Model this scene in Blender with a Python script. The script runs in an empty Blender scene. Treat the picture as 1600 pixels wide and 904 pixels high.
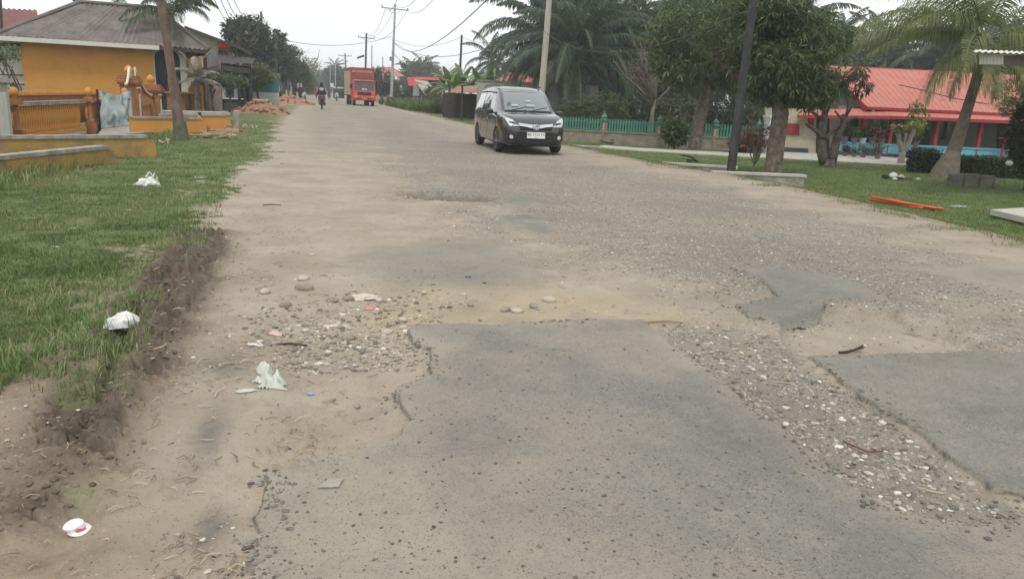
import bpy, math, random
import numpy as np
from mathutils import Vector, Matrix
random.seed(7); rng = np.random.default_rng(7)
S = bpy.context.scene
# ------------------------------------------------ camera
F_PX, ROLL, HC = 1186.0, math.radians(2.5), 1.45
_d = np.array([(487-800)/F_PX, -(137-452)/F_PX, -1.0]); _d /= np.linalg.norm(_d)
_t = np.array([math.cos(ROLL), -math.sin(ROLL), 0.0])
_u = np.cross(_t, _d); _u /= np.linalg.norm(_u)
_u = _u if _u[1] > 0 else -_u
RW = np.array([np.cross(_d, _u), _d, _u])          # camera axes -> world axes
cam = bpy.data.cameras.new('camera'); camo = bpy.data.objects.new('camera', cam)
S.collection.objects.link(camo)
camo.matrix_world = Matrix.Translation((0, 0, HC)) @ Matrix([list(r) for r in RW]).to_4x4()
cam.sensor_width = 36; cam.lens = 36*F_PX/1600; cam.clip_start = 0.05; cam.clip_end = 6000
S.camera = camo
def G(px, py, z=0.0):
    w = RW @ np.array([(px-800)/F_PX, -(py-452)/F_PX, -1.0])
    s = (z-HC)/w[2]; return Vector((w[0]*s, w[1]*s, z))
def Y(px, py, y):
    w = RW @ np.array([(px-800)/F_PX, -(py-452)/F_PX, -1.0])
    s = y/w[1]; return Vector((w[0]*s, y, HC+w[2]*s))
# ------------------------------------------------ world and sun (overcast)
SUN_EL, SUN_AZ = math.radians(58), math.radians(200)
wd = bpy.data.worlds.new('World'); S.world = wd; wd.use_nodes = True
nt = wd.node_tree; N = nt.nodes; L = nt.links; N.clear()
sky = N.new('ShaderNodeTexSky'); sky.sky_type = 'NISHITA'; sky.sun_disc = False
sky.sun_elevation = SUN_EL; sky.sun_rotation = SUN_AZ; sky.air_density = 1.2; sky.dust_density = 4.0
tc = N.new('ShaderNodeTexCoord'); mp = N.new('ShaderNodeMapping'); mp.inputs['Scale'].default_value = (1, 1, 2.6)
nz = N.new('ShaderNodeTexNoise'); nz.inputs['Scale'].default_value = 2.2; nz.inputs['Detail'].default_value = 6; nz.inputs['Roughness'].default_value = .55
cr = N.new('ShaderNodeValToRGB'); cr.color_ramp.elements[0].position = .3; cr.color_ramp.elements[1].position = .75
cr.color_ramp.elements[0].color = (7.9, 8.15, 8.3, 1); cr.color_ramp.elements[1].color = (9.9, 9.95, 9.9, 1)
mx = N.new('ShaderNodeMix'); mx.data_type = 'RGBA'; mx.inputs['Factor'].default_value = .93
bg = N.new('ShaderNodeBackground'); bg.inputs['Strength'].default_value = .116; wo = N.new('ShaderNodeOutputWorld')
L.new(tc.outputs['Generated'], mp.inputs['Vector']); L.new(mp.outputs[0], nz.inputs['Vector']); L.new(nz.outputs['Fac'], cr.inputs[0])
L.new(sky.outputs[0], mx.inputs[6]); L.new(cr.outputs[0], mx.inputs[7]); L.new(mx.outputs[2], bg.inputs['Color']); L.new(bg.outputs[0], wo.inputs['Surface'])
sl = bpy.data.lights.new('sun', 'SUN'); sl.energy = 1.5; sl.angle = math.radians(12); sl.color = (1, .96, .9)
so = bpy.data.objects.new('sun', sl); S.collection.objects.link(so)
so.rotation_euler = Vector((math.sin(SUN_AZ)*math.cos(SUN_EL), math.cos(SUN_AZ)*math.cos(SUN_EL), math.sin(SUN_EL))).to_track_quat('Z', 'Y').to_euler()
S.view_settings.view_transform = 'Standard'; S.view_settings.look = 'None'; S.view_settings.exposure = 0.29; S.view_settings.gamma = 1
# ------------------------------------------------ helpers
C = S.collection
def props(o, label=None, cat=None, group=None, kind=None):
    if label: o['label'] = label
    if cat: o['category'] = cat
    if group: o['group'] = group
    if kind: o['kind'] = kind
    return o
def thing(name, label, cat, loc=(0, 0, 0), rz=0, group=None):
    o = bpy.data.objects.new(name, None); C.objects.link(o); o.empty_display_size = .2
    o.location = loc; o.rotation_euler = (0, 0, rz)
    return props(o, label, cat, group)
def copy_tree(o, parent=None):
    c = o.copy(); C.objects.link(c); c.parent = parent
    for ch in list(o.children): copy_tree(ch, c)
    return c
def mesh_np(name, V, F, mats, parent=None, smooth=False, midx=None, attrs=None, loc=None):
    V = np.asarray(V, dtype=np.float32); me = bpy.data.meshes.new(name)
    if isinstance(F, np.ndarray):
        n, k = F.shape
        me.vertices.add(len(V)); me.vertices.foreach_set('co', V.ravel())
        me.loops.add(n*k); me.loops.foreach_set('vertex_index', F.ravel().astype(np.int32))
        me.polygons.add(n); me.polygons.foreach_set('loop_start', np.arange(0, n*k, k, dtype=np.int32))
        me.update(calc_edges=True)
    else:
        me.from_pydata([tuple(map(float, v)) for v in V], [], F)
    if not isinstance(mats, (list, tuple)): mats = [mats]
    for m in mats: me.materials.append(m)
    if midx is not None: me.polygons.foreach_set('material_index', np.asarray(midx, dtype=np.int32))
    me.polygons.foreach_set('use_smooth', np.full(len(me.polygons), bool(smooth)))
    for k, a in (attrs or {}).items():
        a = np.asarray(a, dtype=np.float32)
        if a.ndim == 2:
            at = me.attributes.new(k, 'FLOAT_COLOR', 'POINT'); at.data.foreach_set('color', a.ravel())
        else:
            at = me.attributes.new(k, 'FLOAT', 'POINT'); at.data.foreach_set('value', a)
    me.update()
    o = bpy.data.objects.new(name, me); C.objects.link(o); o.parent = parent
    if loc is not None: o.location = loc
    return o
class MB:
    def __init__(s): s.V = []; s.F = []; s.M = []
    def add(s, V, F, m=0):
        b = len(s.V); s.V += [tuple(v) for v in V]; s.F += [tuple(i+b for i in f) for f in F]; s.M += [m]*len(F); return s
    def box(s, c, d, rz=0, m=0, rot=None, taper=1.0):
        R_ = rot if rot is not None else Matrix.Rotation(rz, 3, 'Z')
        c = Vector(c); x, y, z = d[0]/2, d[1]/2, d[2]/2
        P = [(-x, -y, -z), (x, -y, -z), (x, y, -z), (-x, y, -z), (-x*taper, -y*taper, z), (x*taper, -y*taper, z), (x*taper, y*taper, z), (-x*taper, y*taper, z)]
        return s.add([c+R_@Vector(p) for p in P], [(0, 3, 2, 1), (4, 5, 6, 7), (0, 1, 5, 4), (1, 2, 6, 5), (2, 3, 7, 6), (3, 0, 4, 7)], m)
    def bbox(s, c, d, rz=0, b=.01, m=0, rot=None):      # bevelled box
        R_ = rot if rot is not None else Matrix.Rotation(rz, 3, 'Z'); c = Vector(c); x, y, z = d[0]/2, d[1]/2, d[2]/2
        b = min(b, x*.9, y*.9, z*.9); V = []
        for zz, i in ((-z, b), (-z+b, 0), (z-b, 0), (z, b)):
            X, Y_ = x-i, y-i
            V += [c+R_@Vector(p) for p in ((-X+b, -Y_, zz), (X-b, -Y_, zz), (X, -Y_+b, zz), (X, Y_-b, zz), (X-b, Y_, zz), (-X+b, Y_, zz), (-X, Y_-b, zz), (-X, -Y_+b, zz))]
        F = [tuple(range(7, -1, -1)), tuple(range(24, 32))]
        for k in range(3):
            for i in range(8): j = (i+1) % 8; F.append((k*8+i, k*8+j, k*8+8+j, k*8+8+i))
        return s.add(V, F, m)
    def beam(s, a, b, w, h, m=0):                        # box from a to b
        a = Vector(a); b = Vector(b); d = b-a; l = d.length
        R_ = d.to_track_quat('Y', 'Z').to_matrix(); return s.box((a+b)/2, (w, l, h), m=m, rot=R_)
    def tube(s, pts, rad, n=8, m=0, cap=True):
        pts = [Vector(p) for p in pts]
        if not hasattr(rad, '__len__'): rad = [rad]*len(pts)
        b = len(s.V); up = None
        for i, p in enumerate(pts):
            d = (pts[min(i+1, len(pts)-1)]-pts[max(i-1, 0)]).normalized()
            if up is None: up = Vector((0, 0, 1)) if abs(d.z) < .9 else Vector((1, 0, 0))
            x = d.cross(up).normalized(); up = x.cross(d).normalized()
            for k in range(n):
                a = 2*math.pi*k/n; s.V.append(tuple(p+(x*math.cos(a)+up*math.sin(a))*rad[i]))
        for i in range(len(pts)-1):
            for k in range(n):
                j = (k+1) % n; s.F.append((b+i*n+k, b+i*n+j, b+(i+1)*n+j, b+(i+1)*n+k)); s.M.append(m)
        if cap:
            s.F.append(tuple(b+k for k in range(n-1, -1, -1))); s.M.append(m)
            s.F.append(tuple(b+(len(pts)-1)*n+k for k in range(n))); s.M.append(m)
        return s
    def lathe(s, prof, c=(0, 0, 0), n=12, m=0, axis='Z', rot=None):
        b = len(s.V); c = Vector(c)
        for r, z in prof:
            for k in range(n):
                a = 2*math.pi*k/n; v = Vector((r*math.cos(a), r*math.sin(a), z))
                if rot is not None: v = rot@v
                s.V.append(tuple(c+v))
        for i in range(len(prof)-1):
            for k in range(n):
                j = (k+1) % n; s.F.append((b+i*n+k, b+i*n+j, b+(i+1)*n+j, b+(i+1)*n+k)); s.M.append(m)
        s.F.append(tuple(b+k for k in range(n-1, -1, -1))); s.F.append(tuple(b+(len(prof)-1)*n+k for k in range(n))); s.M += [m, m]
        return s
    def quad(s, a, b, c, d, m=0): return s.add([a, b, c, d], [(0, 1, 2, 3)], m)
    def prism(s, poly, ext, m=0):                        # planar polygon (3D points) extruded by vector
        n = len(poly); e = Vector(ext); V = [Vector(p) for p in poly]; V += [v+e for v in V]
        F = [tuple(range(n-1, -1, -1)), tuple(range(n, 2*n))]+[(i, (i+1) % n, n+(i+1) % n, n+i) for i in range(n)]
        return s.add(V, F, m)
    def sheet(s, a, b, c, d, nu, nv=1, amp=.02, th=.006, m=0, waves=None):  # corrugated sheet a-b eave, d-c ridge (ribs run a->d)
        a, b, c, d = map(Vector, (a, b, c, d)); nrm = (b-a).cross(d-a).normalized()
        w = waves or nu/4; base = len(s.V)
        for layer in (0, 1):
            for j in range(nv+1):
                t = j/nv
                for i in range(nu+1):
                    u = i/nu; p = (a.lerp(b, u)).lerp(d.lerp(c, u), t)
                    L_ = (b-a).length; ll = (p-a).dot((b-a).normalized())/L_
                    s.V.append(tuple(p+nrm*(amp*math.sin(2*math.pi*w*ll)-layer*th)))
        k = (nu+1)*(nv+1)
        for j in range(nv):
            for i in range(nu):
                q = base+j*(nu+1)+i; s.F.append((q, q+1, q+nu+2, q+nu+1)); s.M.append(m)
                q += k; s.F.append((q, q+nu+1, q+nu+2, q+1)); s.M.append(m)
        return s
    def blob(s, c, r, n=1, jit=.15, m=0, rot=None, seed=None):   # rough stone/clod: jittered ico
        rr = random.Random(seed) if seed is not None else random
        V, F = ICO[n]; c = Vector(c); R_ = rot or Matrix.Rotation(rr.random()*6.28, 3, 'Z')
        return s.add([c+R_@Vector((v[0]*r[0], v[1]*r[1], v[2]*r[2]))*(1+rr.uniform(-jit, jit)) for v in V], F, m)
    def build(s, name, mats, parent=None, smooth=False, loc=None):
        if parent is not None and isinstance(parent, bpy.types.Object) and parent.get('_wl'): pass
        o = mesh_np(name, s.V, s.F, mats, parent, smooth, s.M, None, loc); return o
def _ico():
    import bmesh
    out = {}
    for n in (1, 2, 3):
        bm = bmesh.new(); bmesh.ops.create_icosphere(bm, subdivisions=n, radius=1)
        bm.verts.index_update(); out[n] = ([tuple(v.co) for v in bm.verts], [tuple(v.index for v in f.verts) for f in bm.faces]); bm.free()
    return out
ICO = _ico()
def text_part(name, txt, size, mt, parent, loc, rot, depth=.004, xs=1.0):
    cu = bpy.data.curves.new(name, 'FONT'); cu.body = txt; cu.size = size; cu.extrude = depth; cu.align_x = 'CENTER'; cu.align_y = 'CENTER'; cu.resolution_u = 2
    t = bpy.data.objects.new('t', cu); C.objects.link(t); bpy.context.view_layer.update()
    me = bpy.data.meshes.new_from_object(t.evaluated_get(bpy.context.evaluated_depsgraph_get())); bpy.data.objects.remove(t)
    me.materials.clear(); me.materials.append(mt)
    o = bpy.data.objects.new(name, me); C.objects.link(o); o.parent = parent; o.location = loc; o.rotation_euler = rot; o.scale = (xs, 1, 1); return o
def smooth_angle(o, deg=40):
    me = o.data; me.polygons.foreach_set('use_smooth', np.ones(len(me.polygons), bool))
    me.set_sharp_from_angle(angle=math.radians(deg)); return o
# ------------------------------------------------ materials
def nodes(name):
    m = bpy.data.materials.new(name); m.use_nodes = True; t = m.node_tree
    return m, t.nodes, t.links, t.nodes['Principled BSDF']
def rgba(c): return (c[0], c[1], c[2], 1)
def mat(name, col, col2=None, scale=6, rough=.8, bump=0, bscale=None, metal=0, spec=.3, streak=0, coat=0, attr=None, grime=None, gs=2.0, ga=.6):
    m, n, l, b = nodes(name); col2 = col2 or tuple(c*.72 for c in col)
    tcn = n.new('ShaderNodeTexCoord'); mpn = n.new('ShaderNodeMapping'); l.new(tcn.outputs['Object'], mpn.inputs[0])
    mpn.inputs['Scale'].default_value = (1, 1, .15) if streak else (1, 1, 1)
    ns = n.new('ShaderNodeTexNoise'); ns.inputs['Scale'].default_value = scale; ns.inputs['Detail'].default_value = 6; ns.inputs['Roughness'].default_value = .65
    l.new(mpn.outputs[0], ns.inputs[0])
    r = n.new('ShaderNodeValToRGB'); r.color_ramp.elements[0].position = .35; r.color_ramp.elements[1].position = .65
    r.color_ramp.elements[0].color = rgba(col2); r.color_ramp.elements[1].color = rgba(col); l.new(ns.outputs['Fac'], r.inputs[0]); out = r.outputs[0]
    if attr:
        a = n.new('ShaderNodeAttribute'); a.attribute_name = 'rnd'; mr = n.new('ShaderNodeMapRange'); mr.inputs[3].default_value = 1-attr; mr.inputs[4].default_value = 1+attr
        l.new(a.outputs['Fac'], mr.inputs[0]); v = n.new('ShaderNodeMix'); v.data_type = 'RGBA'; v.blend_type = 'MULTIPLY'; v.inputs[0].default_value = 1
        l.new(out, v.inputs[6]); l.new(mr.outputs[0], v.inputs[7]); out = v.outputs[2]
    if grime:
        g = n.new('ShaderNodeTexNoise'); g.inputs['Scale'].default_value = gs; g.inputs['Detail'].default_value = 8; g.inputs['Roughness'].default_value = .7
        l.new(tcn.outputs['Object'], g.inputs[0]); gr = n.new('ShaderNodeMapRange'); gr.inputs[1].default_value = .48; gr.inputs[2].default_value = .68; gr.inputs[4].default_value = ga
        l.new(g.outputs['Fac'], gr.inputs[0]); v = n.new('ShaderNodeMix'); v.data_type = 'RGBA'; v.inputs[7].default_value = rgba(grime)
        l.new(gr.outputs[0], v.inputs[0]); l.new(out, v.inputs[6]); out = v.outputs[2]
    l.new(out, b.inputs['Base Color']); b.inputs['Roughness'].default_value = rough; b.inputs['Metallic'].default_value = metal
    b.inputs['Specular IOR Level'].default_value = spec; b.inputs['Coat Weight'].default_value = coat; b.inputs['Coat Roughness'].default_value = .05
    if bump:
        bn = n.new('ShaderNodeTexNoise'); bn.inputs['Scale'].default_value = bscale or scale*6; bn.inputs['Detail'].default_value = 5
        l.new(tcn.outputs['Object'], bn.inputs[0]); bp = n.new('ShaderNodeBump'); bp.inputs['Distance'].default_value = bump; bp.inputs['Strength'].default_value = 1
        l.new(bn.outputs['Fac'], bp.inputs['Height']); l.new(bp.outputs[0], b.inputs['Normal'])
    return m
def leafmat(name, c1, c2, trans=.35, rough=.5, spec=.35, c3=None):
    m, n, l, b = nodes(name); a = n.new('ShaderNodeAttribute'); a.attribute_name = 'rnd'
    oi = n.new('ShaderNodeObjectInfo'); r = n.new('ShaderNodeValToRGB'); r.color_ramp.elements[0].color = rgba(c1); r.color_ramp.elements[1].color = rgba(c2); r.color_ramp.elements[1].position = .85
    if c3: e = r.color_ramp.elements.new(.97); e.color = rgba(c3)
    l.new(a.outputs['Fac'], r.inputs[0])
    mr = n.new('ShaderNodeMapRange'); mr.inputs[3].default_value = .82; mr.inputs[4].default_value = 1.18; l.new(oi.outputs['Random'], mr.inputs[0])
    v = n.new('ShaderNodeMix'); v.data_type = 'RGBA'; v.blend_type = 'MULTIPLY'; v.inputs[0].default_value = 1; l.new(r.outputs[0], v.inputs[6]); l.new(mr.outputs[0], v.inputs[7])
    l.new(v.outputs[2], b.inputs['Base Color']); b.inputs['Roughness'].default_value = rough; b.inputs['Specular IOR Level'].default_value = spec
    if trans:
        tr = n.new('ShaderNodeBsdfTranslucent'); l.new(v.outputs[2], tr.inputs[0]); ms = n.new('ShaderNodeMixShader'); ms.inputs[0].default_value = trans
        l.new(b.outputs[0], ms.inputs[1]); l.new(tr.outputs[0], ms.inputs[2]); l.new(ms.outputs[0], n['Material Output'].inputs['Surface'])
    return m
def glassmat(name, col=(.02, .025, .03), rough=.04):
    m, n, l, b = nodes(name); b.inputs['Base Color'].default_value = rgba(col); b.inputs['Roughness'].default_value = rough; b.inputs['Specular IOR Level'].default_value = .8; return m
# ================================================ GROUND
def _h(ix, iy, s):
    n = (ix.astype(np.int64)*374761393+iy.astype(np.int64)*668265263+s*1442695041) & 0xffffffff
    n = ((n ^ (n >> 13))*1274126177) & 0xffffffff
    n = ((n ^ (n >> 16))*2246822519) & 0xffffffff
    return ((n ^ (n >> 15)) & 0xffffff)/16777215.0
def vn(x, y, s=0):
    ix = np.floor(x); iy = np.floor(y); fx = x-ix; fy = y-iy; fx = fx*fx*(3-2*fx); fy = fy*fy*(3-2*fy)
    a = _h(ix, iy, s); b = _h(ix+1, iy, s); c = _h(ix, iy+1, s); d = _h(ix+1, iy+1, s)
    return (a+(b-a)*fx)*(1-fy)+(c+(d-c)*fx)*fy
def fbm(x, y, f, o=4, s=0, g=.5):
    t = 0; a = 1; w = 0
    for i in range(o): t = t+a*vn(x*f+i*17.3, y*f-i*9.1, s+i); w += a; a *= g; f *= 2.03
    return t/w
def worley(x, y, s=0):
    ix = np.floor(x); iy = np.floor(y); f1 = np.full(x.shape, 9.0); f2 = f1.copy(); cid = np.zeros(x.shape)
    for dx in (-1, 0, 1):
        for dy in (-1, 0, 1):
            jx = ix+dx; jy = iy+dy; r = _h(jx, jy, s); d = np.hypot(jx+r*.8+.1-x, jy+_h(jx, jy, s+7)*.8+.1-y)
            c = d < f1; f2 = np.where(c, f1, np.minimum(f2, d)); cid = np.where(c, _h(jx, jy, s+13), cid); f1 = np.where(c, d, f1)
    return f1, f2, cid
def ss(a, b, x): t = np.clip((x-a)/(b-a), 0, 1); return t*t*(3-2*t)
def wpoly(pts): return [tuple(G(*p)[:2]) for p in pts]
def sd(poly, x, y):                                     # signed distance, positive inside (world metres)
    d = np.full(x.shape, 1e9); ins = np.zeros(x.shape, bool); n = len(poly)
    for i in range(n):
        ax, ay = poly[i]; bx, by = poly[(i+1) % n]; ex, ey = bx-ax, by-ay
        t = np.clip(((x-ax)*ex+(y-ay)*ey)/(ex*ex+ey*ey+1e-12), 0, 1)
        d = np.minimum(d, np.hypot(x-ax-t*ex, y-ay-t*ey))
        c = ((ay > y) != (by > y)); xi = ax+(y-ay)*ex/(ey if abs(ey) > 1e-9 else 1e-9)
        ins ^= c & (x < xi)
    return np.where(ins, d, -d)
def pline(pts, x, y):                                   # distance to polyline
    d = np.full(x.shape, 1e9)
    for (ax, ay), (bx, by) in zip(pts[:-1], pts[1:]):
        ex, ey = bx-ax, by-ay; t = np.clip(((x-ax)*ex+(y-ay)*ey)/(ex*ex+ey*ey), 0, 1); d = np.minimum(d, np.hypot(x-ax-t*ex, y-ay-t*ey))
    return d
PATCH = {k: wpoly(v) for k, v in dict(
    A=[(645, 516), (700, 510), (780, 513), (850, 507), (950, 503), (1010, 505), (1045, 538), (1110, 580), (1180, 645), (1250, 700), (1330, 765), (1400, 805), (1460, 818), (1540, 823), (1620, 812), (1900, 980), (1500, 1400), (300, 1400), (385, 930), (398, 860), (430, 745), (480, 728), (545, 712), (618, 690), (640, 664), (620, 640), (612, 612), (668, 588), (664, 556), (640, 535)],
    B=[(1258, 560), (1400, 556), (1540, 553), (1600, 554), (1800, 562), (2100, 800), (1640, 800), (1560, 768), (1500, 732), (1450, 692), (1400, 652), (1350, 625), (1300, 592)],
    C=[(1140, 420), (1250, 424), (1340, 446), (1392, 470), (1290, 473), (1282, 488), (1268, 500), (1225, 506), (1170, 500), (1142, 480), (1215, 468), (1190, 440)],
    D=[(1420, 420), (1600, 414), (1850, 430), (1800, 470), (1600, 456), (1500, 440)],
    K=[(585, 398), (680, 378), (770, 374), (812, 400), (825, 440), (640, 444), (606, 436), (565, 418)],
    H=[(768, 311), (830, 307), (885, 320), (800, 324)],
    I=[(782, 338), (830, 335), (878, 360), (850, 369), (815, 358)]).items()}
HOLE_E = wpoly([(1225, 505), (1280, 488), (1290, 475), (1400, 486), (1430, 506), (1480, 520), (1550, 550), (1400, 556), (1260, 556), (1228, 530)])
TONGUE = wpoly([(1020, 505), (1150, 505), (1230, 530), (1260, 562), (1300, 594), (1400, 655), (1500, 735), (1600, 798), (1545, 822), (1460, 815), (1330, 760), (1180, 640), (1050, 540)])
PIT = wpoly([(420, 500), (560, 455), (640, 448), (700, 470), (640, 510), (665, 590), (610, 620), (612, 690), (545, 708), (430, 735), (440, 600)])
GRAVEL = wpoly([(560, 180), (640, 190), (760, 225), (900, 250), (1150, 290), (1400, 360), (1640, 440), (1640, 560), (1540, 560), (1300, 505), (1060, 500), (930, 440), (820, 380), (640, 300), (560, 220)])
YEL = wpoly([(600, 500), (640, 452), (800, 445), (950, 455), (1060, 480), (1110, 505), (900, 503), (760, 508), (620, 512)])
GRASS_L = wpoly([(440, 162), (430, 200), (405, 250), (375, 262), (335, 300), (305, 345), (250, 380), (215, 405), (160, 455), (120, 500), (95, 530), (60, 562), (0, 585), (-300, 700), (-900, 500), (-900, 200), (200, 150)])
POTHOLE = [tuple(G(*p)[:2]) for p in ((655, 303), (690, 308), (735, 309))]
CRACKS = [[tuple(G(*p)[:2]) for p in q] for q in ([(1420, 426), (1470, 434), (1540, 446)], [(1430, 506), (1475, 516), (1555, 548)], [(560, 301), (640, 300), (780, 303)], [(440, 735), (500, 722), (610, 690)], [(118, 700), (150, 640), (165, 590), (215, 500), (262, 440), (300, 380)])]
BERM = [tuple(G(*p)[:2]) for p in ((-40, 860), (90, 730), (150, 640), (200, 560), (255, 480), (290, 420), (310, 370))]
OIL = [(G(350, 570)[0], G(350, 570)[1], .14, .2), (G(328, 680)[0], G(328, 680)[1], .07, .3), (G(330, 830)[0], G(330, 830)[1], .06, .12)]
def road_left(y): return np.interp(y, [0, 3, 6, 12, 20, 35, 60, 120, 600], [-.30, -.52, -.85, -1.25, -1.2, -1.2, -.9, -.8, -.8])
def road_right(y): return np.interp(y, [0, 4, 6.5, 10, 14, 20, 30, 50, 70, 600], [6.6, 7.2, 7.6, 8.1, 8.35, 7.6, 7.3, 7.2, 7.1, 7.1])
def macro(x, y):
    x = np.asarray(x, float); y = np.asarray(y, float)
    z = -.32*ss(.3, 2.6, x-road_right(y))*ss(2, 9, y)*(1-ss(45, 80, y))
    cx = -5.2+(y-10)*.055
    z = z-.75*np.exp(-((x-cx)/.45)**4)*ss(7, 9.5, y)*(1-ss(30, 34, y))
    z = z+.03*(1-((x-3.3)/4.6)**2).clip(0, 1)*ss(15, 30, y)
    z = z-.03*ss(9, 30, -x)
    return z
def fields(x, y, fine=True):
    o = {}; r = np.hypot(x, y); near = 1-ss(25, 40, r)
    n1 = fbm(x, y, 1.7, 4, 1)-.5; n2 = fbm(x, y, 9, 3, 5)-.5
    w = n1*.13+n2*.055+(fbm(x, y, 34, 2, 7)-.5)*.022
    asph = np.zeros(x.shape); edge = np.zeros(x.shape); pid = np.full(x.shape, -1)
    for i, (k, p) in enumerate(PATCH.items()):
        amp = {'A': 1.0, 'B': .7, 'C': .9, 'D': 3.0, 'K': 3.2, 'H': 2.2, 'I': 2.2}.get(k, 1.0)
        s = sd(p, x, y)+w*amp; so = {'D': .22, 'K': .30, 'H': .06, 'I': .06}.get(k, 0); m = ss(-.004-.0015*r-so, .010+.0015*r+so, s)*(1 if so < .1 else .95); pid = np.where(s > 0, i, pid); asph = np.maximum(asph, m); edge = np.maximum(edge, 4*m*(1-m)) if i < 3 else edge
        if k == 'A': sA = s
    soft = np.isin(pid, (4,)); o['asph'] = asph; o['pid'] = pid
    e = ss(-.02, .03, sd(HOLE_E, x, y)+w*.7); tg = ss(-.04, .06, sd(TONGUE, x, y)+w*.6); pit = ss(-.1, .12, sd(PIT, x, y)+w)
    gv = np.maximum(ss(-.6, .9, sd(GRAVEL, x, y)+n1*2.2+n2*.8), tg*.95); xl = road_left(y); xr = road_right(y)
    far = ss(14, 24, y)*ss(.2, 1.8, x-xl)*(1-ss(-1.5, -.2, x-xr)); gv = np.maximum(gv, far*(.45+.5*ss(-.2, .25, n1)))
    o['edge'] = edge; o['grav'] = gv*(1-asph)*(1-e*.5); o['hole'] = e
    gl = ss(-.10, .14, sd(GRASS_L, x, y)+n1*1.1+n2*.8)
    tuft = ss(.60, .70, fbm(x, y, 2.2, 3, 22))*ss(.15, .45, xl-x)*(1-ss(8, 12, y))*.5
    farl = ss(20, 40, y)*ss(.1, .8, xl-x+n1*1.5); gl = np.maximum(np.maximum(gl, tuft), farl*ss(-.2, .1, n1+.15))
    gr = ss(.25, 1.3, x-xr+n1*2.2+n2*1.3)
    o['grass'] = np.maximum(gl, gr); o['left'] = gl; o['right'] = gr
    db = pline(BERM, x, y); mud = np.exp(-(db/((.13+.07*ss(3, 5, y))+.14*fbm(x, y, 1.9, 2, 33)))**2)*(1-ss(8, 10, y))*ss(2.3, 3.6, y)*(.75+.9*fbm(x, y, 2.6, 3, 34)); o['mud'] = np.clip(mud*1.3+.4*np.exp(-(db/.4)**2)*ss(.45, .6, fbm(x, y, 3, 3, 31)), 0, 1)*(1-gl*.6)
    o['dirt'] = ss(-.08, .3, xl-x+n1*.5)*(1-gl)+ss(-.1, .5, x-xr+n1)*(1-gr)
    o['yel'] = ss(-.3, .3, sd(YEL, x, y)+n1)*(1-asph)
    o['dust'] = np.clip(ss(1.7, -.9, x+.42*(y-3)+n1*1.8)*1.0+ss(.50, .66, fbm(x, y, 1.3, 4, 44))*.45+ss(.25, .0, sA)*.5*(pid == 0), 0, 1)*asph; o['dust'] = np.where((pid == 1) | (pid == 2), o['dust']*.45, o['dust'])
    o['dust'] = np.where(np.isin(pid, (4,)), .42, o['dust']); o['dust'] = np.where(np.isin(pid, (3,)), .72, o['dust'])
    oil = 0
    for (ox, oy, a, b) in OIL: oil = np.maximum(oil, np.exp(-((x-ox)/a)**2-((y-oy)/b)**2))
    o['oil'] = oil*.6
    # ---------------- heights
    z = macro(x, y)
    lump = fbm(x, y, 6, 4, 51)-.5
    z = z+.028*asph*np.where(pid < 3, 1, .4)-.055*e-.02*tg*(1-asph)-.045*pit*(1-asph)
    z = z+(fbm(x, y, .8, 3, 61)-.5)*.04*ss(0, 1, np.maximum(xl-x, x-xr)+.5)*1.5
    z = z+(fbm(x*2.2, y*.5, 1.6, 4, 62)-.5)*.05*o['dirt']*(x < 0)
    z = z+near*(1-asph)*lump*(.012+.015*pit+.02*o['dirt'])+near*(fbm(x, y, 26, 3, 71)-.5)*(1-asph)*.008
    f1, f2, cid = worley(x*11+n2*1.2, y*11+n1, 3)
    clod = np.clip(1-f1*1.25, 0, 1)*(.4+cid); f1b, f2b, cb = worley(x*4.2+n2*2, y*4.2+n2, 9)
    z = z+o['mud']*(.012+.030*cid*ss(.03, .22, f2-f1)+.065*cb*ss(.02, .16, f2b-f1b)+.10*lump+.05*(fbm(x, y, 13, 4, 36)-.5))
    z = z-np.exp(-((pline(BERM, x-.22, y)-.0)/.1)**2)*.05*(y < 8)*(.5+n1)
    for i, c in enumerate(CRACKS):
        d = pline(c, x+n2*.08, y+n2*.10); wd_ = (.04, .07, .08, .02, .03)[i]; z = z-np.exp(-(d/wd_)**2)*(.05, .09, .07, .025, .06)[i]
    dp = pline(POTHOLE, x+n2*.1, y+n1*.25); hole = np.exp(-(dp/(.32+.3*n2))**8); z = z-(.19+.12*lump)*hole; o['pot'] = hole
    if fine:                                            # embedded stones, only where the mesh can carry them
        k = near*o['grav']; g1, g2, gc = worley(x*30, y*30, 17); z = z+k*(np.clip(.55-g1, 0, 1)*(gc > .45)*.020)*ss(16, 7, r)
        h1, h2, hc = worley(x*13, y*13, 19); z = z+np.maximum(tg, np.maximum(e, pit*.5))*(1-asph)*np.clip(.42-h1, 0, 1)*(hc > .72)*.03
        z = z+asph*near*((fbm(x, y, 60, 2, 81)-.5)*.004+(fbm(x, y, 3, 3, 82)-.5)*.012)
        pk = worley(x*9, y*9, 27); z = z-asph*np.clip(.2-pk[0], 0, 1)*(pk[2] > .8)*.05
    z = z+o['grass']*(fbm(x, y, 3, 3, 91)-.4)*.05
    o['z'] = z; return o
def ground_z(x, y):
    a = fields(np.array([float(x)]), np.array([float(y)])); return float(a['z'][0])
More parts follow.
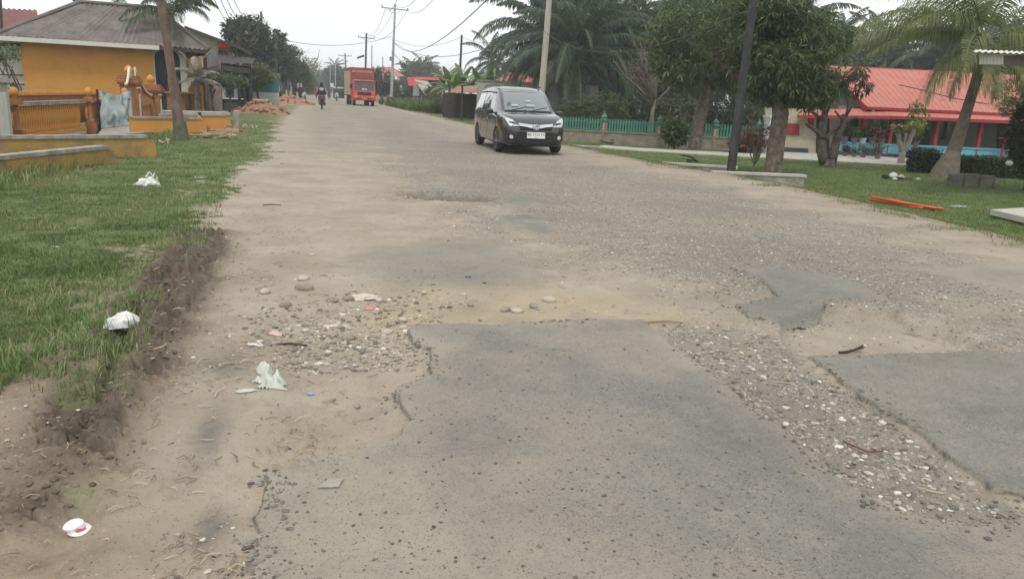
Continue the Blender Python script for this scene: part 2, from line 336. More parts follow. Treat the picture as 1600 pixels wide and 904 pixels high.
# fan grid: fine where the ground is near
dense = np.radians(np.arange(-27, 60, .125)); th = np.concatenate([np.radians(np.arange(-180, -60, 10)), np.radians(np.arange(-60, -27, .8)), dense, np.radians(np.arange(60, 100, 1.2)), np.radians(np.arange(100, 181, 10))])
rr = [.25]
while rr[-1] < 880:
    r_ = rr[-1]; rr.append(r_*(1.03 if r_ < 1.5 else 1.0046 if r_ < 16 else 1.008 if r_ < 45 else 1.035 if r_ < 200 else 1.12))
rr = np.array(rr); TH, RR = np.meshgrid(th, rr); GX = RR*np.sin(TH); GY = RR*np.cos(TH)
fx, fy = GX.ravel(), GY.ravel(); FD = fields(fx, fy)
GV = np.stack([fx, fy, FD['z']], 1); nc = len(th); nr = len(rr)
ii, jj = np.meshgrid(np.arange(nr-1), np.arange(nc-1), indexing='ij'); q0 = (ii*nc+jj).ravel()
QF = np.stack([q0, q0+1, q0+nc+1, q0+nc], 1)[:, ::-1]
cenx = fx[QF].mean(1); ceny = fy[QF].mean(1)
fm = {k: FD[k][QF].mean(1) for k in ('asph', 'grass', 'left', 'right')}
pidf = FD['pid'][QF[:, 0]]; xlf = road_left(ceny); xrf = road_right(ceny)
cls = np.where(cenx < xlf, 1, np.where(cenx > xrf, 2, 0))
cls = np.where((fm['left'] > .5) & (cenx < xlf+.6), 3, cls); cls = np.where((fm['right'] > .5) & (cenx > xrf-.5), 4, cls)
isA = (fm['asph'] > .5) & (pidf >= 0); cls = np.where(isA, 10+pidf, cls)
A1 = np.stack([FD['asph'], FD['grav'], FD['mud'], FD['grass']], 1); A2 = np.stack([FD['dust'], FD['yel'], FD['oil'], FD['dirt']], 1)
A1 = np.clip(A1, 0, 1); A2 = np.clip(A2, 0, 1)
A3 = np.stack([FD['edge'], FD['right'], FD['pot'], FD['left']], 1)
def ground_material():
    m, n, l, b = nodes('ground_surface')
    geo = n.new('ShaderNodeNewGeometry'); P = geo.outputs['Position']
    def sep(nm):
        a = n.new('ShaderNodeAttribute'); a.attribute_name = nm; s = n.new('ShaderNodeSeparateColor'); l.new(a.outputs['Color'], s.inputs[0]); return s.outputs[0], s.outputs[1], s.outputs[2], a.outputs['Alpha']
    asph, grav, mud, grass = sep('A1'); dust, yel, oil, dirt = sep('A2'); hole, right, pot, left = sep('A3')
    def noise(sc, det=5, ro=.6, vec=None, dist=0):
        t = n.new('ShaderNodeTexNoise'); t.inputs['Scale'].default_value = sc; t.inputs['Detail'].default_value = det; t.inputs['Roughness'].default_value = ro; t.inputs['Distortion'].default_value = dist; l.new(vec or P, t.inputs[0]); return t.outputs['Fac']
    def vor(sc, feat='F1'):
        t = n.new('ShaderNodeTexVoronoi'); t.feature = feat; t.inputs['Scale'].default_value = sc; l.new(P, t.inputs[0]); return t
    def ramp(f, *st):
        r = n.new('ShaderNodeValToRGB'); e = r.color_ramp.elements; e[0].position, e[0].color = st[0][0], rgba(st[0][1]); e[1].position, e[1].color = st[-1][0], rgba(st[-1][1])
        for p, c in st[1:-1]: k = e.new(p); k.color = rgba(c)
        l.new(f, r.inputs[0]); return r.outputs[0]
    def mr(f, a, b_, c=0, d=1):
        r = n.new('ShaderNodeMapRange'); r.inputs[1].default_value = a; r.inputs[2].default_value = b_; r.inputs[3].default_value = c; r.inputs[4].default_value = d; l.new(f, r.inputs[0]); return r.outputs[0]
    def mix(f, a, c, bl='MIX'):
        x = n.new('ShaderNodeMix'); x.data_type = 'RGBA'; x.blend_type = bl
        for s_, v in ((0, f), (6, a), (7, c)):
            if isinstance(v, (int, float)): x.inputs[s_].default_value = v
            elif isinstance(v, tuple): x.inputs[s_].default_value = rgba(v)
            else: l.new(v, x.inputs[s_])
        return x.outputs[2]
    def mth(op, a, c):
        x = n.new('ShaderNodeMath'); x.operation = op; x.use_clamp = False
        for s_, v in ((0, a), (1, c)):
            if isinstance(v, (int, float)): x.inputs[s_].default_value = v
            else: l.new(v, x.inputs[s_])
        return x.outputs[0]
    nb = noise(1.3, 6, .6); nm_ = noise(7, 5, .65); nf = noise(55, 4, .7); nvf = noise(220, 2, .7)
    spk = mr(nf, .3, .72)
    sand = ramp(nb, (.3, (.24, .20, .15)), (.55, (.305, .262, .203)), (.75, (.35, .308, .245)))
    sand = mix(mr(nm_, .5, .72, 0, .5), sand, (.215, .17, .125)); sand = mix(mr(nf, .55, .75, 0, .55), sand, (.17, .14, .105)); sand = mix(mr(nvf, .6, .8, 0, .5), sand, (.46, .42, .36))
    sand = mix(mth('MULTIPLY', mth('MULTIPLY', yel, mr(nb, .3, .62, .15, 1)), mr(nm_, .35, .62, .2, .8)), sand, (.36, .285, .175))
    dirtc = ramp(nm_, (.3, (.15, .108, .073)), (.5, (.215, .165, .118)), (.75, (.275, .22, .165)))
    dirtc = mix(mr(nf, .5, .75, 0, .5), dirtc, (.10, .072, .048))
    col = mix(mth('MULTIPLY', dirt, mr(nb, .35, .65, .5, 1.0)), sand, dirtc)
    # stones set in the worn surface
    v1 = vor(62); v2 = vor(34); vc = n.new('ShaderNodeSeparateColor'); l.new(v1.outputs['Color'], vc.inputs[0]); vc2 = n.new('ShaderNodeSeparateColor'); l.new(v2.outputs['Color'], vc2.inputs[0])
    st1 = mth('MULTIPLY', mr(v1.outputs['Distance'], .42, .3), mr(vc.outputs[0], .35, .4)); st2 = mth('MULTIPLY', mr(v2.outputs['Distance'], .36, .28), mr(vc2.outputs[0], .62, .66))
    stc1 = ramp(vc.outputs[1], (0, (.07, .068, .062)), (.45, (.16, .15, .135)), (.75, (.27, .25, .22)), (1, (.55, .53, .5)))
    stc2 = ramp(vc2.outputs[1], (0, (.09, .085, .08)), (.5, (.2, .185, .165)), (1, (.5, .48, .45)))
    gm = mth('MULTIPLY', grav, mr(nb, .25, .6, .55, 1)); bnd = mix(.85, sand, (.135, .13, .117)); n4 = noise(.55, 4, .6); binder = mix(mth('MULTIPLY', mr(nm_, .35, .65), mr(n4, .4, .6, .25, 1)), bnd, sand)
    gcol = mix(st1, binder, stc1); gcol = mix(st2, gcol, stc2); col = mix(gm, col, gcol)
    # a few loose specks on bare sand everywhere
    v3 = vor(95); v3c = n.new('ShaderNodeSeparateColor'); l.new(v3.outputs['Color'], v3c.inputs[0])
    sp3 = mth('MULTIPLY', mr(v3.outputs['Distance'], .34, .25), mr(v3c.outputs[0], .80, .83)); col = mix(mth('MULTIPLY', sp3, .7), col, ramp(v3c.outputs[1], (0, (.06, .055, .045)), (.6, (.12, .1, .08)), (1, (.5, .46, .4))))
    v4 = vor(15); v4c = n.new('ShaderNodeSeparateColor'); l.new(v4.outputs['Color'], v4c.inputs[0]); ch4 = mth('MULTIPLY', mth('MULTIPLY', mr(mth('ADD', v4.outputs['Distance'], mth('MULTIPLY', nf, .15)), .34, .22), mr(v4c.outputs[0], .42, .5)), gm)
    col = mix(mth('MULTIPLY', ch4, .9), col, ramp(v4c.outputs[1], (0, (.07, .066, .058)), (.55, (.13, .12, .105)), (.62, (.36, .33, .28)), (1, (.5, .47, .42))))
    # asphalt
    dn = n.new('ShaderNodeTexNoise'); dn.inputs['Scale'].default_value = 45; dn.inputs['Detail'].default_value = 3; l.new(P, dn.inputs[0]); dv = n.new('ShaderNodeVectorMath'); dv.operation = 'MULTIPLY_ADD'; dv.inputs[1].default_value = (.022, .022, 0); l.new(dn.outputs['Color'], dv.inputs[0]); l.new(P, dv.inputs[2])
    def vord(sc):
        t = n.new('ShaderNodeTexVoronoi'); t.inputs['Scale'].default_value = sc; l.new(dv.outputs[0], t.inputs[0]); q = n.new('ShaderNodeSeparateColor'); l.new(t.outputs['Color'], q.inputs[0]); return t, q
    n9 = noise(2.4, 5, .7); expo = mr(n9, .42, .6)
    va = vord(120)[0]; vac = n.new('ShaderNodeSeparateColor'); l.new(va.outputs['Color'], vac.inputs[0])
    ac = ramp(nb, (.3, (.138, .138, .124)), (.7, (.21, .20, .172))); ac = mix(mr(nm_, .45, .7, 0, .55), ac, (.245, .222, .182)); ac = mix(mr(nf, .48, .68, 0, .5), ac, (.115, .108, .092))
    pits = mth('MULTIPLY', mr(va.outputs['Distance'], .36, .22), mr(vac.outputs[0], .52, .57)); ac = mix(mth('MULTIPLY', pits, mth('MULTIPLY', mr(nm_, .32, .6, .15, .9), mr(expo, 0, 1, .35, 1))), ac, (.07, .065, .056)); vd, vdc = vord(58); pit2 = mth('MULTIPLY', mth('MULTIPLY', mr(vd.outputs['Distance'], .38, .24), mr(vdc.outputs[0], .68, .72)), mr(expo, 0, 1, .25, 1)); ac = mix(mth('MULTIPLY', pit2, .75), ac, (.085, .078, .066)); ve, vec_ = vord(75); bare = mth('MULTIPLY', mth('MULTIPLY', mr(ve.outputs['Distance'], .42, .3), mr(vec_.outputs[0], .55, .6)), mr(n9, .5, .66)); ac = mix(mth('MULTIPLY', bare, .7), ac, ramp(vec_.outputs[1], (0, (.12, .11, .095)), (.6, (.24, .22, .18)), (1, (.40, .38, .33))))
    chip = mth('MULTIPLY', mr(va.outputs['Distance'], .3, .2), mr(vac.outputs[0], .12, .09)); ac = mix(mth('MULTIPLY', chip, .75), ac, (.34, .325, .29))
    vb = vor(7); vbc = n.new('ShaderNodeSeparateColor'); l.new(vb.outputs['Color'], vbc.inputs[0]); blot = mth('MULTIPLY', mr(mth('ADD', vb.outputs['Distance'], mth('MULTIPLY', nm_, .12)), .22, .15), mr(vbc.outputs[0], .86, .9)); ac = mix(mth('MULTIPLY', blot, .55), ac, (.07, .068, .06))
    ac = mix(mr(nvf, .55, .8, 0, .35), ac, (.27, .26, .23)); ac = mix(mth('MULTIPLY', dust, mr(nm_, .2, .6, .45, .95)), ac, mix(.35, sand, (.26, .25, .21)))
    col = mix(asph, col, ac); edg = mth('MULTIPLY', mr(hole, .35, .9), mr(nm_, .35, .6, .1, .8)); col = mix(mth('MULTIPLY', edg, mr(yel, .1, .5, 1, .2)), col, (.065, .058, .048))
    # mud
    mc = ramp(nm_, (.3, (.062, .048, .036)), (.55, (.108, .085, .064)), (.78, (.175, .142, .109))); mc = mix(mr(nf, .5, .75, 0, .5), mc, (.045, .03, .02)); col = mix(mth('MULTIPLY', mud, mr(nm_, .2, .5, .6, 1)), col, mc)
    # grass sward (soil and thatch under the blades)
    gcl = ramp(nm_, (.25, (.075, .10, .032)), (.5, (.115, .15, .05)), (.75, (.175, .195, .085))); gcl = mix(mr(nb, .48, .68, 0, .7), gcl, (.19, .17, .10)); gcl = mix(mr(nf, .52, .7, 0, .5), gcl, (.04, .055, .018))
    gcr = mix(mr(noise(2.6, 5, .7), .5, .68, 0, .7), (.10, .145, .042), (.18, .185, .075)); gcr = mix(mr(nf, .5, .7, 0, .5), gcr, (.04, .06, .016)); gcl = mix(right, gcl, gcr)
    col = mix(grass, col, gcl); col = mix(mth('MULTIPLY', oil, mr(nm_, .25, .55, .5, 1)), col, (.06, .062, .062)); col = mix(mth('MULTIPLY', pot, mr(nm_, .3, .6, .3, .8)), col, (.11, .095, .075))  # last mix paints the pothole bowl darker to strengthen its shade
    l.new(col, b.inputs['Base Color']); b.inputs['Roughness'].default_value = .92; b.inputs['Specular IOR Level'].default_value = .25
    # relief
    hgt = mth('ADD', mth('MULTIPLY', nf, .004), mth('MULTIPLY', nvf, .0012)); hgt = mth('ADD', hgt, mth('MULTIPLY', nm_, .006))
    hgt = mth('ADD', hgt, mth('MULTIPLY', mth('MULTIPLY', gm, mth('ADD', mth('MULTIPLY', st1, mr(v1.outputs['Distance'], .45, 0, 0, .007)), mth('MULTIPLY', st2, mr(v2.outputs['Distance'], .4, 0, 0, .012)))), mr(asph, 0, 1, 1, 0)))
    hgt = mth('SUBTRACT', hgt, mth('MULTIPLY', mth('MULTIPLY', pits, asph), .003)); hgt = mth('ADD', hgt, mth('MULTIPLY', mud, mth('MULTIPLY', noise(26, 5, .6), .014)))
    hgt = mth('ADD', hgt, mth('MULTIPLY', grass, mth('MULTIPLY', noise(90, 3, .7), .02)))
    bp = n.new('ShaderNodeBump'); bp.inputs['Distance'].default_value = 1; bp.inputs['Strength'].default_value = .9; l.new(hgt, bp.inputs['Height']); l.new(bp.outputs[0], b.inputs['Normal'])
    return m
GMAT = ground_material()
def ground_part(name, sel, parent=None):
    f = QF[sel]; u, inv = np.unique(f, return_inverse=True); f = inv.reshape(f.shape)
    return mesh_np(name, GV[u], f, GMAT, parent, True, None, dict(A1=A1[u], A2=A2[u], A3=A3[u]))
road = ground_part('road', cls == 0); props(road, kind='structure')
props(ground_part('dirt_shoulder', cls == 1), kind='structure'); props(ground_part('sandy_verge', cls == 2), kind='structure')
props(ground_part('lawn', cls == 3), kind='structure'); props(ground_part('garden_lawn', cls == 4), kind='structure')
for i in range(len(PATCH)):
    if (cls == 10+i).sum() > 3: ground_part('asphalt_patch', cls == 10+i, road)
# ================================================ shared builders
WS = set()
def thingw(name, label, cat, loc, group=None):           # parts of this thing are given in world coordinates
    o = thing(name, label, cat, Vector(loc), 0, group); WS.add(o.name); return o
_mesh_np = mesh_np
def mesh_np(name, V, F, mats, parent=None, smooth=False, midx=None, attrs=None, loc=None):
    o = _mesh_np(name, V, F, mats, parent, smooth, midx, attrs, loc)
    if parent is not None and parent.name in WS and loc is None: o.location = -parent.location
    return o
def PL(px, py, p0, d):                                   # ray against the vertical plane through p0 along direction d
    w = RW @ np.array([(px-800)/F_PX, -(py-452)/F_PX, -1.0]); nx, ny = -d[1], d[0]
    s = (p0[0]*nx+p0[1]*ny)/(w[0]*nx+w[1]*ny); return Vector((w[0]*s, w[1]*s, HC+w[2]*s))
def leaf_quads(cen, k, ln, wd, droop=.5, spread=1.0, jl=.35):
    n = len(cen)*k; c = np.repeat(cen, k, 0); az = rng.uniform(0, 2*np.pi, n); el = rng.normal(.35-droop, .55*spread, n)
    d = np.stack([np.cos(az)*np.cos(el), np.sin(az)*np.cos(el), np.sin(el)], 1); l = ln*(1+rng.uniform(-jl, jl, n))[:, None]
    s = np.cross(d, np.array([0, 0, 1.0])+rng.normal(0, .35, (n, 3))); s /= np.linalg.norm(s, axis=1)[:, None]+1e-9
    w = wd*(1+rng.uniform(-.3, .3, n))[:, None]; b = c+d*l*.12; nrm = np.cross(s, d)
    V = np.stack([b, b+d*l*.45+s*w/2+nrm*l*.05, b+d*l*.95-np.array([0, 0, 1])*l*.12*droop, b+d*l*.45-s*w/2+nrm*l*.05], 1).reshape(-1, 3)
    r = np.repeat(np.clip(np.repeat(rng.uniform(0, 1, len(cen)), k)*.6+rng.uniform(0, .4, n), 0, 1), 4)
    return V, np.arange(n*4).reshape(n, 4), r
def leaves_obj(name, cen, k, ln, wd, mt, parent=None, **kw):
    V, F, r = leaf_quads(np.asarray(cen), k, ln, wd, **kw); return mesh_np(name, V, F, mt, parent, False, None, dict(rnd=r))
def ell_pts(n, c, r, shell=.55, lump=.22, zmin=-1):
    out = []; seeds = rng.normal(0, 1, (9, 3)); seeds /= np.linalg.norm(seeds, axis=1)[:, None]
    while len(out) < n:
        d = rng.normal(0, 1, (n*2, 3)); d /= np.linalg.norm(d, axis=1)[:, None]; rad = rng.uniform(shell**3, 1, n*2)**(1/3)
        m = 1-lump+lump*1.6*np.clip((d@seeds.T).max(1)-.4, 0, .7)
        keep = (fbm(d[:, 0]*2+c[0], d[:, 1]*2+d[:, 2]*2.7+c[1], 1.6, 2, 5) > .36) & (d[:, 2] > zmin)
        out += list((np.array(c)+d*(rad*m)[:, None]*np.array(r))[keep])
    return np.array(out[:n])
def limb(mb, a, b, r0, r1, bend=.15, n=5, sides=6, m=0):
    a = Vector(a); b = Vector(b); L_ = (b-a).length; P = []
    o = Vector((random.uniform(-1, 1), random.uniform(-1, 1), random.uniform(-.3, .6)))*L_*bend
    for i in range(n+1):
        t = i/n; P.append(a.lerp(b, t)+o*math.sin(math.pi*t)+Vector((random.uniform(-1, 1), random.uniform(-1, 1), 0))*L_*.02*(0 < i < n))
    mb.tube(P, [r0+(r1-r0)*i/n for i in range(n+1)], sides, m); return P
BARK = mat('bark', (.14, .112, .085), (.06, .047, .035), 9, .9, .02, 22, attr=0, grime=(.25, .25, .21), gs=5, ga=.5)
BARKP = mat('pale_bark', (.30, .27, .22), (.17, .145, .115), 8, .9, .015, 25)
LF_MANGO = leafmat('mango_leaf', (.045, .068, .028), (.125, .16, .068), c3=(.19, .155, .075))
LF_DARK = leafmat('dark_leaf', (.034, .054, .028), (.078, .112, .052))
LF_MID = leafmat('green_leaf', (.05, .088, .022), (.115, .17, .045))
LF_YEL = leafmat('yellow_green_leaf', (.10, .13, .03), (.24, .26, .06))
LF_OLIVE = leafmat('olive_leaf', (.06, .078, .032), (.145, .165, .07))
LF_FAR = leafmat('far_leaf', (.045, .07, .035), (.095, .13, .06))
LF_RED = leafmat('croton_leaf', (.10, .045, .035), (.24, .13, .09), c3=(.12, .16, .05))
LF_PALM = leafmat('oil_palm_leaflet', (.034, .056, .034), (.085, .118, .07), rough=.4, c3=(.15, .12, .06))
LF_COCO = leafmat('coconut_leaflet', (.10, .13, .045), (.24, .255, .10), rough=.4, c3=(.34, .27, .13))
LF_DRY = leafmat('dry_leaf', (.16, .135, .105), (.30, .26, .21), trans=.1)
LF_BANANA = leafmat('banana_leaf', (.07, .13, .03), (.15, .23, .06), rough=.4)
RACHIS = mat('palm_rib', (.17, .18, .08), (.12, .13, .055), 8, .6)
def tree(name, label, cat, base, trunk, crowns, leaf, k=8, ln=.2, wd=.06, n=1500, bark=None, droop=.5, limbs=9, group=None, shell=.5, r0=.2, r1=.1, lump=.25, lsides=6):
    base = Vector(base); t = thing(name, label, cat, base, 0, group); bark = bark or BARK; mb = MB()
    tp = [Vector(p) for p in trunk]; nn = len(tp); mb.tube([tp[0]-Vector((0, 0, .25))]+tp, [r0*1.35]+[r0+(r1-r0)*i/max(1, nn-1) for i in range(nn)], 10)
    o = mb.build('trunk', bark, t, True)
    cen = np.concatenate([ell_pts(int(n*f), c, r, shell, lump) for (c, r, f) in crowns]) if crowns else np.zeros((0, 3))
    if limbs:
        lb = MB(); top = tp[-1]
        for i in range(limbs):
            if len(cen): e = Vector(cen[random.randrange(len(cen))]); 
            else: e = top+Vector((random.uniform(-1, 1), random.uniform(-1, 1), 1.4))
            s_ = tp[-1].lerp(tp[max(0, nn-2)], random.random()*.5); P = limb(lb, s_, e, r1*.75, r1*.12, sides=lsides)
            for q in range(2):
                if len(cen): e2 = Vector(cen[random.randrange(len(cen))]); p2 = P[random.randrange(2, 5)]
                else: p2 = P[2+q]; e2 = p2+Vector((random.uniform(-.6, .6), random.uniform(-.6, .6), .5))
                if (e2-p2).length < max(1.0, (e-s_).length*.8): limb(lb, p2, e2, r1*.3, r1*.06, sides=5)
        lb.build('limb', bark, t, True)
    if len(cen): leaves_obj('crown', cen, k, ln, wd, leaf, t, droop=droop)
    return t
def frond_mesh(name, L, e0, e1, nl, ll, lw, mt, droop=.8, split=3, seed=0, dens=1.0, sway=0):
    r_ = np.random.default_rng(seed); V = []; F = []; R = []; M = []; n = 14; p = np.array([0, 0, 0.]); P = [p]; D = []
    for i in range(n):
        t = i/n; e = e0+(e1-e0)*t**1.2; d = np.array([math.cos(e), sway*t, math.sin(e)]); d /= np.linalg.norm(d); D.append(d); p = p+d*L/n; P.append(p)
    D.append(D[-1]); P = np.array(P); D = np.array(D); rad = np.interp(np.linspace(0, 1, n+1), [0, .15, 1], [L*.012, L*.007, L*.0015])
    for i in range(n+1):
        s = np.cross(D[i], [0, 0, 1]); s /= np.linalg.norm(s); u = np.cross(s, D[i])
        for a, b in ((1, 0), (0, 1), (-1, 0), (0, -1)): V.append(P[i]+(s*a+u*b*.7)*rad[i]); R.append(.6)
    for i in range(n):
        for k in range(4): j = (k+1) % 4; F.append((i*4+k, i*4+j, i*4+4+j, i*4+4+k)); M.append(1)
    for q in range(nl):
        t = .12+.88*(q+r_.uniform(-.3, .3))/nl; t = min(max(t, .1), .995); x = t*n; i = min(int(x), n-1); f = x-i
        c = P[i]*(1-f)+P[i+1]*f; d = D[i]*(1-f)+D[i+1]*f; s = np.cross(d, [0, 0, 1]); s /= np.linalg.norm(s); u = np.cross(s, d)
        for sg in (-1, 1):
            if r_.random() > dens: continue
            l = ll*(math.sin(math.pi*min(1, (t*.86+.12)))**.6)*r_.uniform(.8, 1.1); fw = .35+.6*t; dr = droop*r_.uniform(.7, 1.3)
            a0 = d*fw+s*sg*(1.0-.35*t)+u*.30*r_.uniform(.4, 1.6); a0 /= np.linalg.norm(a0); a1 = a0+np.array([0, 0, -1])*dr; a1 /= np.linalg.norm(a1); a2 = a1+np.array([0, 0, -1])*dr*1.4; a2 /= np.linalg.norm(a2)
            p0 = c; p1 = p0+a0*l*.3; p2 = p1+a1*l*.4; p3 = p2+a2*l*.3; wv = np.cross(a0, [0, 0, 1.0])+.6*u; wv /= np.linalg.norm(wv)
            wv = d*.75+wv*.25; wv /= np.linalg.norm(wv); b = len(V); h = lw/2
            V += [p0-wv*h*.6, p0+wv*h*.6, p1+wv*h, p1-wv*h, p2+wv*h*.75, p2-wv*h*.75, p3+wv*h*.08, p3-wv*h*.08]; rv = r_.uniform(0, 1)*.7+.3*t*r_.uniform(0, 1); R += [rv]*8
            F += [(b, b+1, b+2, b+3), (b+3, b+2, b+4, b+5), (b+5, b+4, b+6, b+7)]; M += [0, 0, 0]
    me_o = _mesh_np(name, np.array(V), np.array(F), [mt, RACHIS], None, False, M, dict(rnd=np.array(R))); me = me_o.data; bpy.data.objects.remove(me_o); return me
def put_mesh(name, me, parent, loc=(0, 0, 0), rz=0, sc=1.0, tilt=0):
    o = bpy.data.objects.new(name, me); C.objects.link(o); o.parent = parent; o.location = Vector(loc); o.rotation_euler = (tilt, 0, rz); o.scale = (sc, sc, sc); return o
def trunk_rings(mb, pts, rad, n=10, m=0, ring=.12, amp=.06):
    pts = [Vector(p) for p in pts]; P = []; R_ = []
    for a, b, ra, rb in zip(pts[:-1], pts[1:], rad[:-1], rad[1:]):
        k = max(2, int((b-a).length/ring))
        for i in range(k):
            t = i/k; P += [a.lerp(b, t), a.lerp(b, t+.6/k)]; r_ = ra+(rb-ra)*t; R_ += [r_*(1+amp), r_*(1-amp)]
    P.append(pts[-1]); R_.append(rad[-1]); mb.tube(P, R_, n, m)
WOODPOLE = mat('pole_brown', (.17, .115, .085), (.09, .06, .045), 5, .8, .004, 40, grime=(.22, .2, .17), gs=3, ga=.5, streak=1)
BLACKPOLE = mat('pole_black', (.035, .036, .034), (.022, .022, .022), 5, .7, .003, 30, grime=(.10, .11, .09), gs=3, ga=.4)
CONCP = mat('pole_concrete', (.40, .37, .31), (.28, .26, .22), 3, .85, .004, 30, streak=1)
GREYPOLE = mat('pole_galvanised', (.42, .43, .43), (.3, .31, .31), 3, .6, metal=.3)
WIREM = mat('wire_black', (.05, .05, .05), None, 3, .6)
CERAM = mat('insulator_brown', (.12, .06, .04), None, 3, .3)
def pole(label, base, top, r0, r1, mt, arms=(), group='poles along the road', name='utility_pole', extra=None):
    base = Vector(base); t = thingw(name, label, 'pole', base, group); mb = MB(); top = Vector(top)
    mb.tube([base-Vector((0, 0, .3)), base.lerp(top, .5), top], [r0, (r0+r1)/2, r1], 12); smooth_angle(mb.build('shaft', mt, t))
    for (f, w, d) in arms:
        c = base.lerp(top, f); b = MB(); d = Vector(d).normalized(); b.beam(c-d*w/2, c+d*w/2, .1, .12)
        b.tube([c-d*w*.28, c-Vector((0, 0, .55))], .025, 5); b.tube([c+d*w*.28, c-Vector((0, 0, .55))], .025, 5); a = b.build('crossarm', mt, t)
        for s in (-.47, 0, .47):
            i = MB(); i.lathe([(.02, .05), (.06, .08), (.05, .14), (.075, .17), (.05, .24), (.02, .26)], c+d*w*s, 8); i.build('insulator', CERAM, a)
    return t
def wire(a, b, sag, r=.018, label=None, n=20):
    a = Vector(a); b = Vector(b); mb = MB(); base = a
    P = [a.lerp(b, i/n)-Vector((0, 0, sag*4*(i/n)*(1-i/n)))-base for i in range(n+1)]; mb.tube(P, r, 5)
    o = mb.build('power_line', WIREM); o.location = base
    return props(o, label or 'thin black power line sagging between the roadside poles', 'power line', 'power lines strung along the road')
# ================================================ LEFT SIDE
ORANGE = mat('orange_paint', (.53, .25, .052), (.48, .225, .05), 1.6, .8, .004, 20, grime=(.30, .17, .075), gs=1.3, ga=.4)
OCHRE = mat('ochre_paint_weathered', (.40, .235, .055), (.28, .19, .075), 2.5, .85, .01, 18, grime=(.12, .11, .09), gs=2.2, ga=.85)
CONC = mat('concrete_weathered', (.34, .32, .275), (.2, .19, .165), 4, .9, .008, 25, grime=(.10, .1, .085), gs=2.5, ga=.7)
CONCL = mat('concrete_light', (.44, .42, .365), (.34, .32, .28), 5, .9, .006, 25, grime=(.2, .19, .16), gs=3, ga=.5)
ROOFG = mat('corrugated_roof_grey', (.185, .165, .15), (.125, .11, .10), 2.2, .85, .003, 30, grime=(.075, .068, .062), gs=1.7, ga=.7)
WHITEP = mat('white_paint_dirty', (.62, .61, .57), (.48, .47, .43), 3, .7, grime=(.3, .28, .24), gs=3, ga=.4)
DARKM = mat('dark_metal', (.028, .03, .036), (.018, .02, .024), 4, .5)
MAROON = mat('maroon_roof', (.19, .075, .075), (.15, .06, .06), 2, .7)
DKWOOD = mat('dark_timber', (.075, .06, .048), (.04, .033, .028), 5, .85)
BROWNTRIM = mat('terracotta_trim', (.33, .14, .055), (.24, .1, .045), 5, .75, grime=(.14, .07, .04), gs=4, ga=.4)
TINM = mat('tin_sheet_grey', (.36, .37, .38), (.22, .22, .22), 3, .6, metal=.2, streak=1)
# --- orange house
HA = G(30, 57, 2.9); HB = G(237, 70, 2.9); HA.z = HB.z = 0; hu = (HB-HA).normalized(); hn = Vector((hu.y, -hu.x, 0)); hw = (HB-HA).length
def H(u, v, z): return HA+hu*u-hn*v+Vector((0, 0, z))     # v = depth into the house
hs = thingw('orange_house', 'low orange house with grey corrugated hip roof behind the balustrade fence', 'house', HA)
b = MB(); b.prism([H(0, 0, -.3), H(hw, 0, -.3), H(hw, 0, 2.92), H(0, 0, 2.92)], -hn*.15); b.prism([H(.15, .15, -.3), H(.15, 5, -.3), H(.15, 5, 2.9), H(.15, .15, 2.9)], -hu*.15)
b.prism([H(0, 5.15, -.3), H(hw+2.4, 5.15, -.3), H(hw+2.4, 5.15, 2.9), H(0, 5.15, 2.9)], -hn*.15)
b.prism([H(0, .003, .55), H(hw, .003, .55), H(hw, .003, .62), H(0, .003, .62)], hn*.05); b.build('wall', ORANGE, hs)
x0 = hw; b = MB(); b.prism([H(x0+.005, .01, 0), H(x0+.07, .01, 0), H(x0+.07, .01, 2.9), H(x0+.005, .01, 2.9)], -hn*.3)
b.prism([H(x0+1.05, .01, 0), H(x0+1.3, .01, 0), H(x0+1.3, .01, 2.9), H(x0+1.05, .01, 2.9)], -hn*.3)
arch = [H(x0+.07, 0, 2.88)]+[H(x0+.07+.49*(1-math.cos(math.pi*i/8)), 0, 2.35+.38*math.sin(math.pi*i/8)**.6) for i in range(9)]+[H(x0+1.05, 0, 2.88)]
b.prism(arch, -hn*.28); b.build('porch_arch', CONCL, hs)
b = MB(); b.prism([H(x0+.05, .31, .2), H(x0+1.07, .31, .2), H(x0+1.07, .31, 2.78), H(x0+.05, .31, 2.78)], -hn*.06)
for i in range(6): b.beam(H(x0+.14+i*.16, .30, .22), H(x0+.14+i*.16, .30, 2.7), .02, .02)
b.build('screen_door', DARKM, hs)
ov = .62; ez = 2.86; rz_ = 4.55; e0 = H(-.75, -ov, ez); e1 = H(hw+.25, -ov, ez); r0_ = H(2.1, 2.9, rz_); r1_ = H(hw+.35, 2.9, rz_+.02); e2 = H(hw+2.2, -ov+.2, ez-.05); eb0 = H(-.75, 6.2, ez); eb1 = H(hw+2.2, 6.2, ez)
def roofpart(nm, a, b_, c, d, nu, par, mt, amp=.035, pitch=.19):
    L_ = (Vector(b_)-Vector(a)).length; q = MB(); w = L_/pitch; q.sheet(a, b_, c, d, int(w*4), 4, amp, .01, waves=w); return q.build(nm, mt, par, True)
roofpart('roof_sheet', e0, e1, r1_, r0_, 0, hs, ROOFG)
roofpart('roof_sheet', e1, e2, r1_+Vector((.02, 0, 0)), r1_, 0, hs, ROOFG)
roofpart('roof_sheet', eb0, e0, r0_+Vector((.01, 0, 0)), r0_, 0, hs, ROOFG)
roofpart('roof_sheet', e2, eb1, r1_+Vector((.02, .02, 0)), r1_, 0, hs, ROOFG)
roofpart('roof_sheet', eb1, eb0, r0_, r1_, 0, hs, ROOFG)
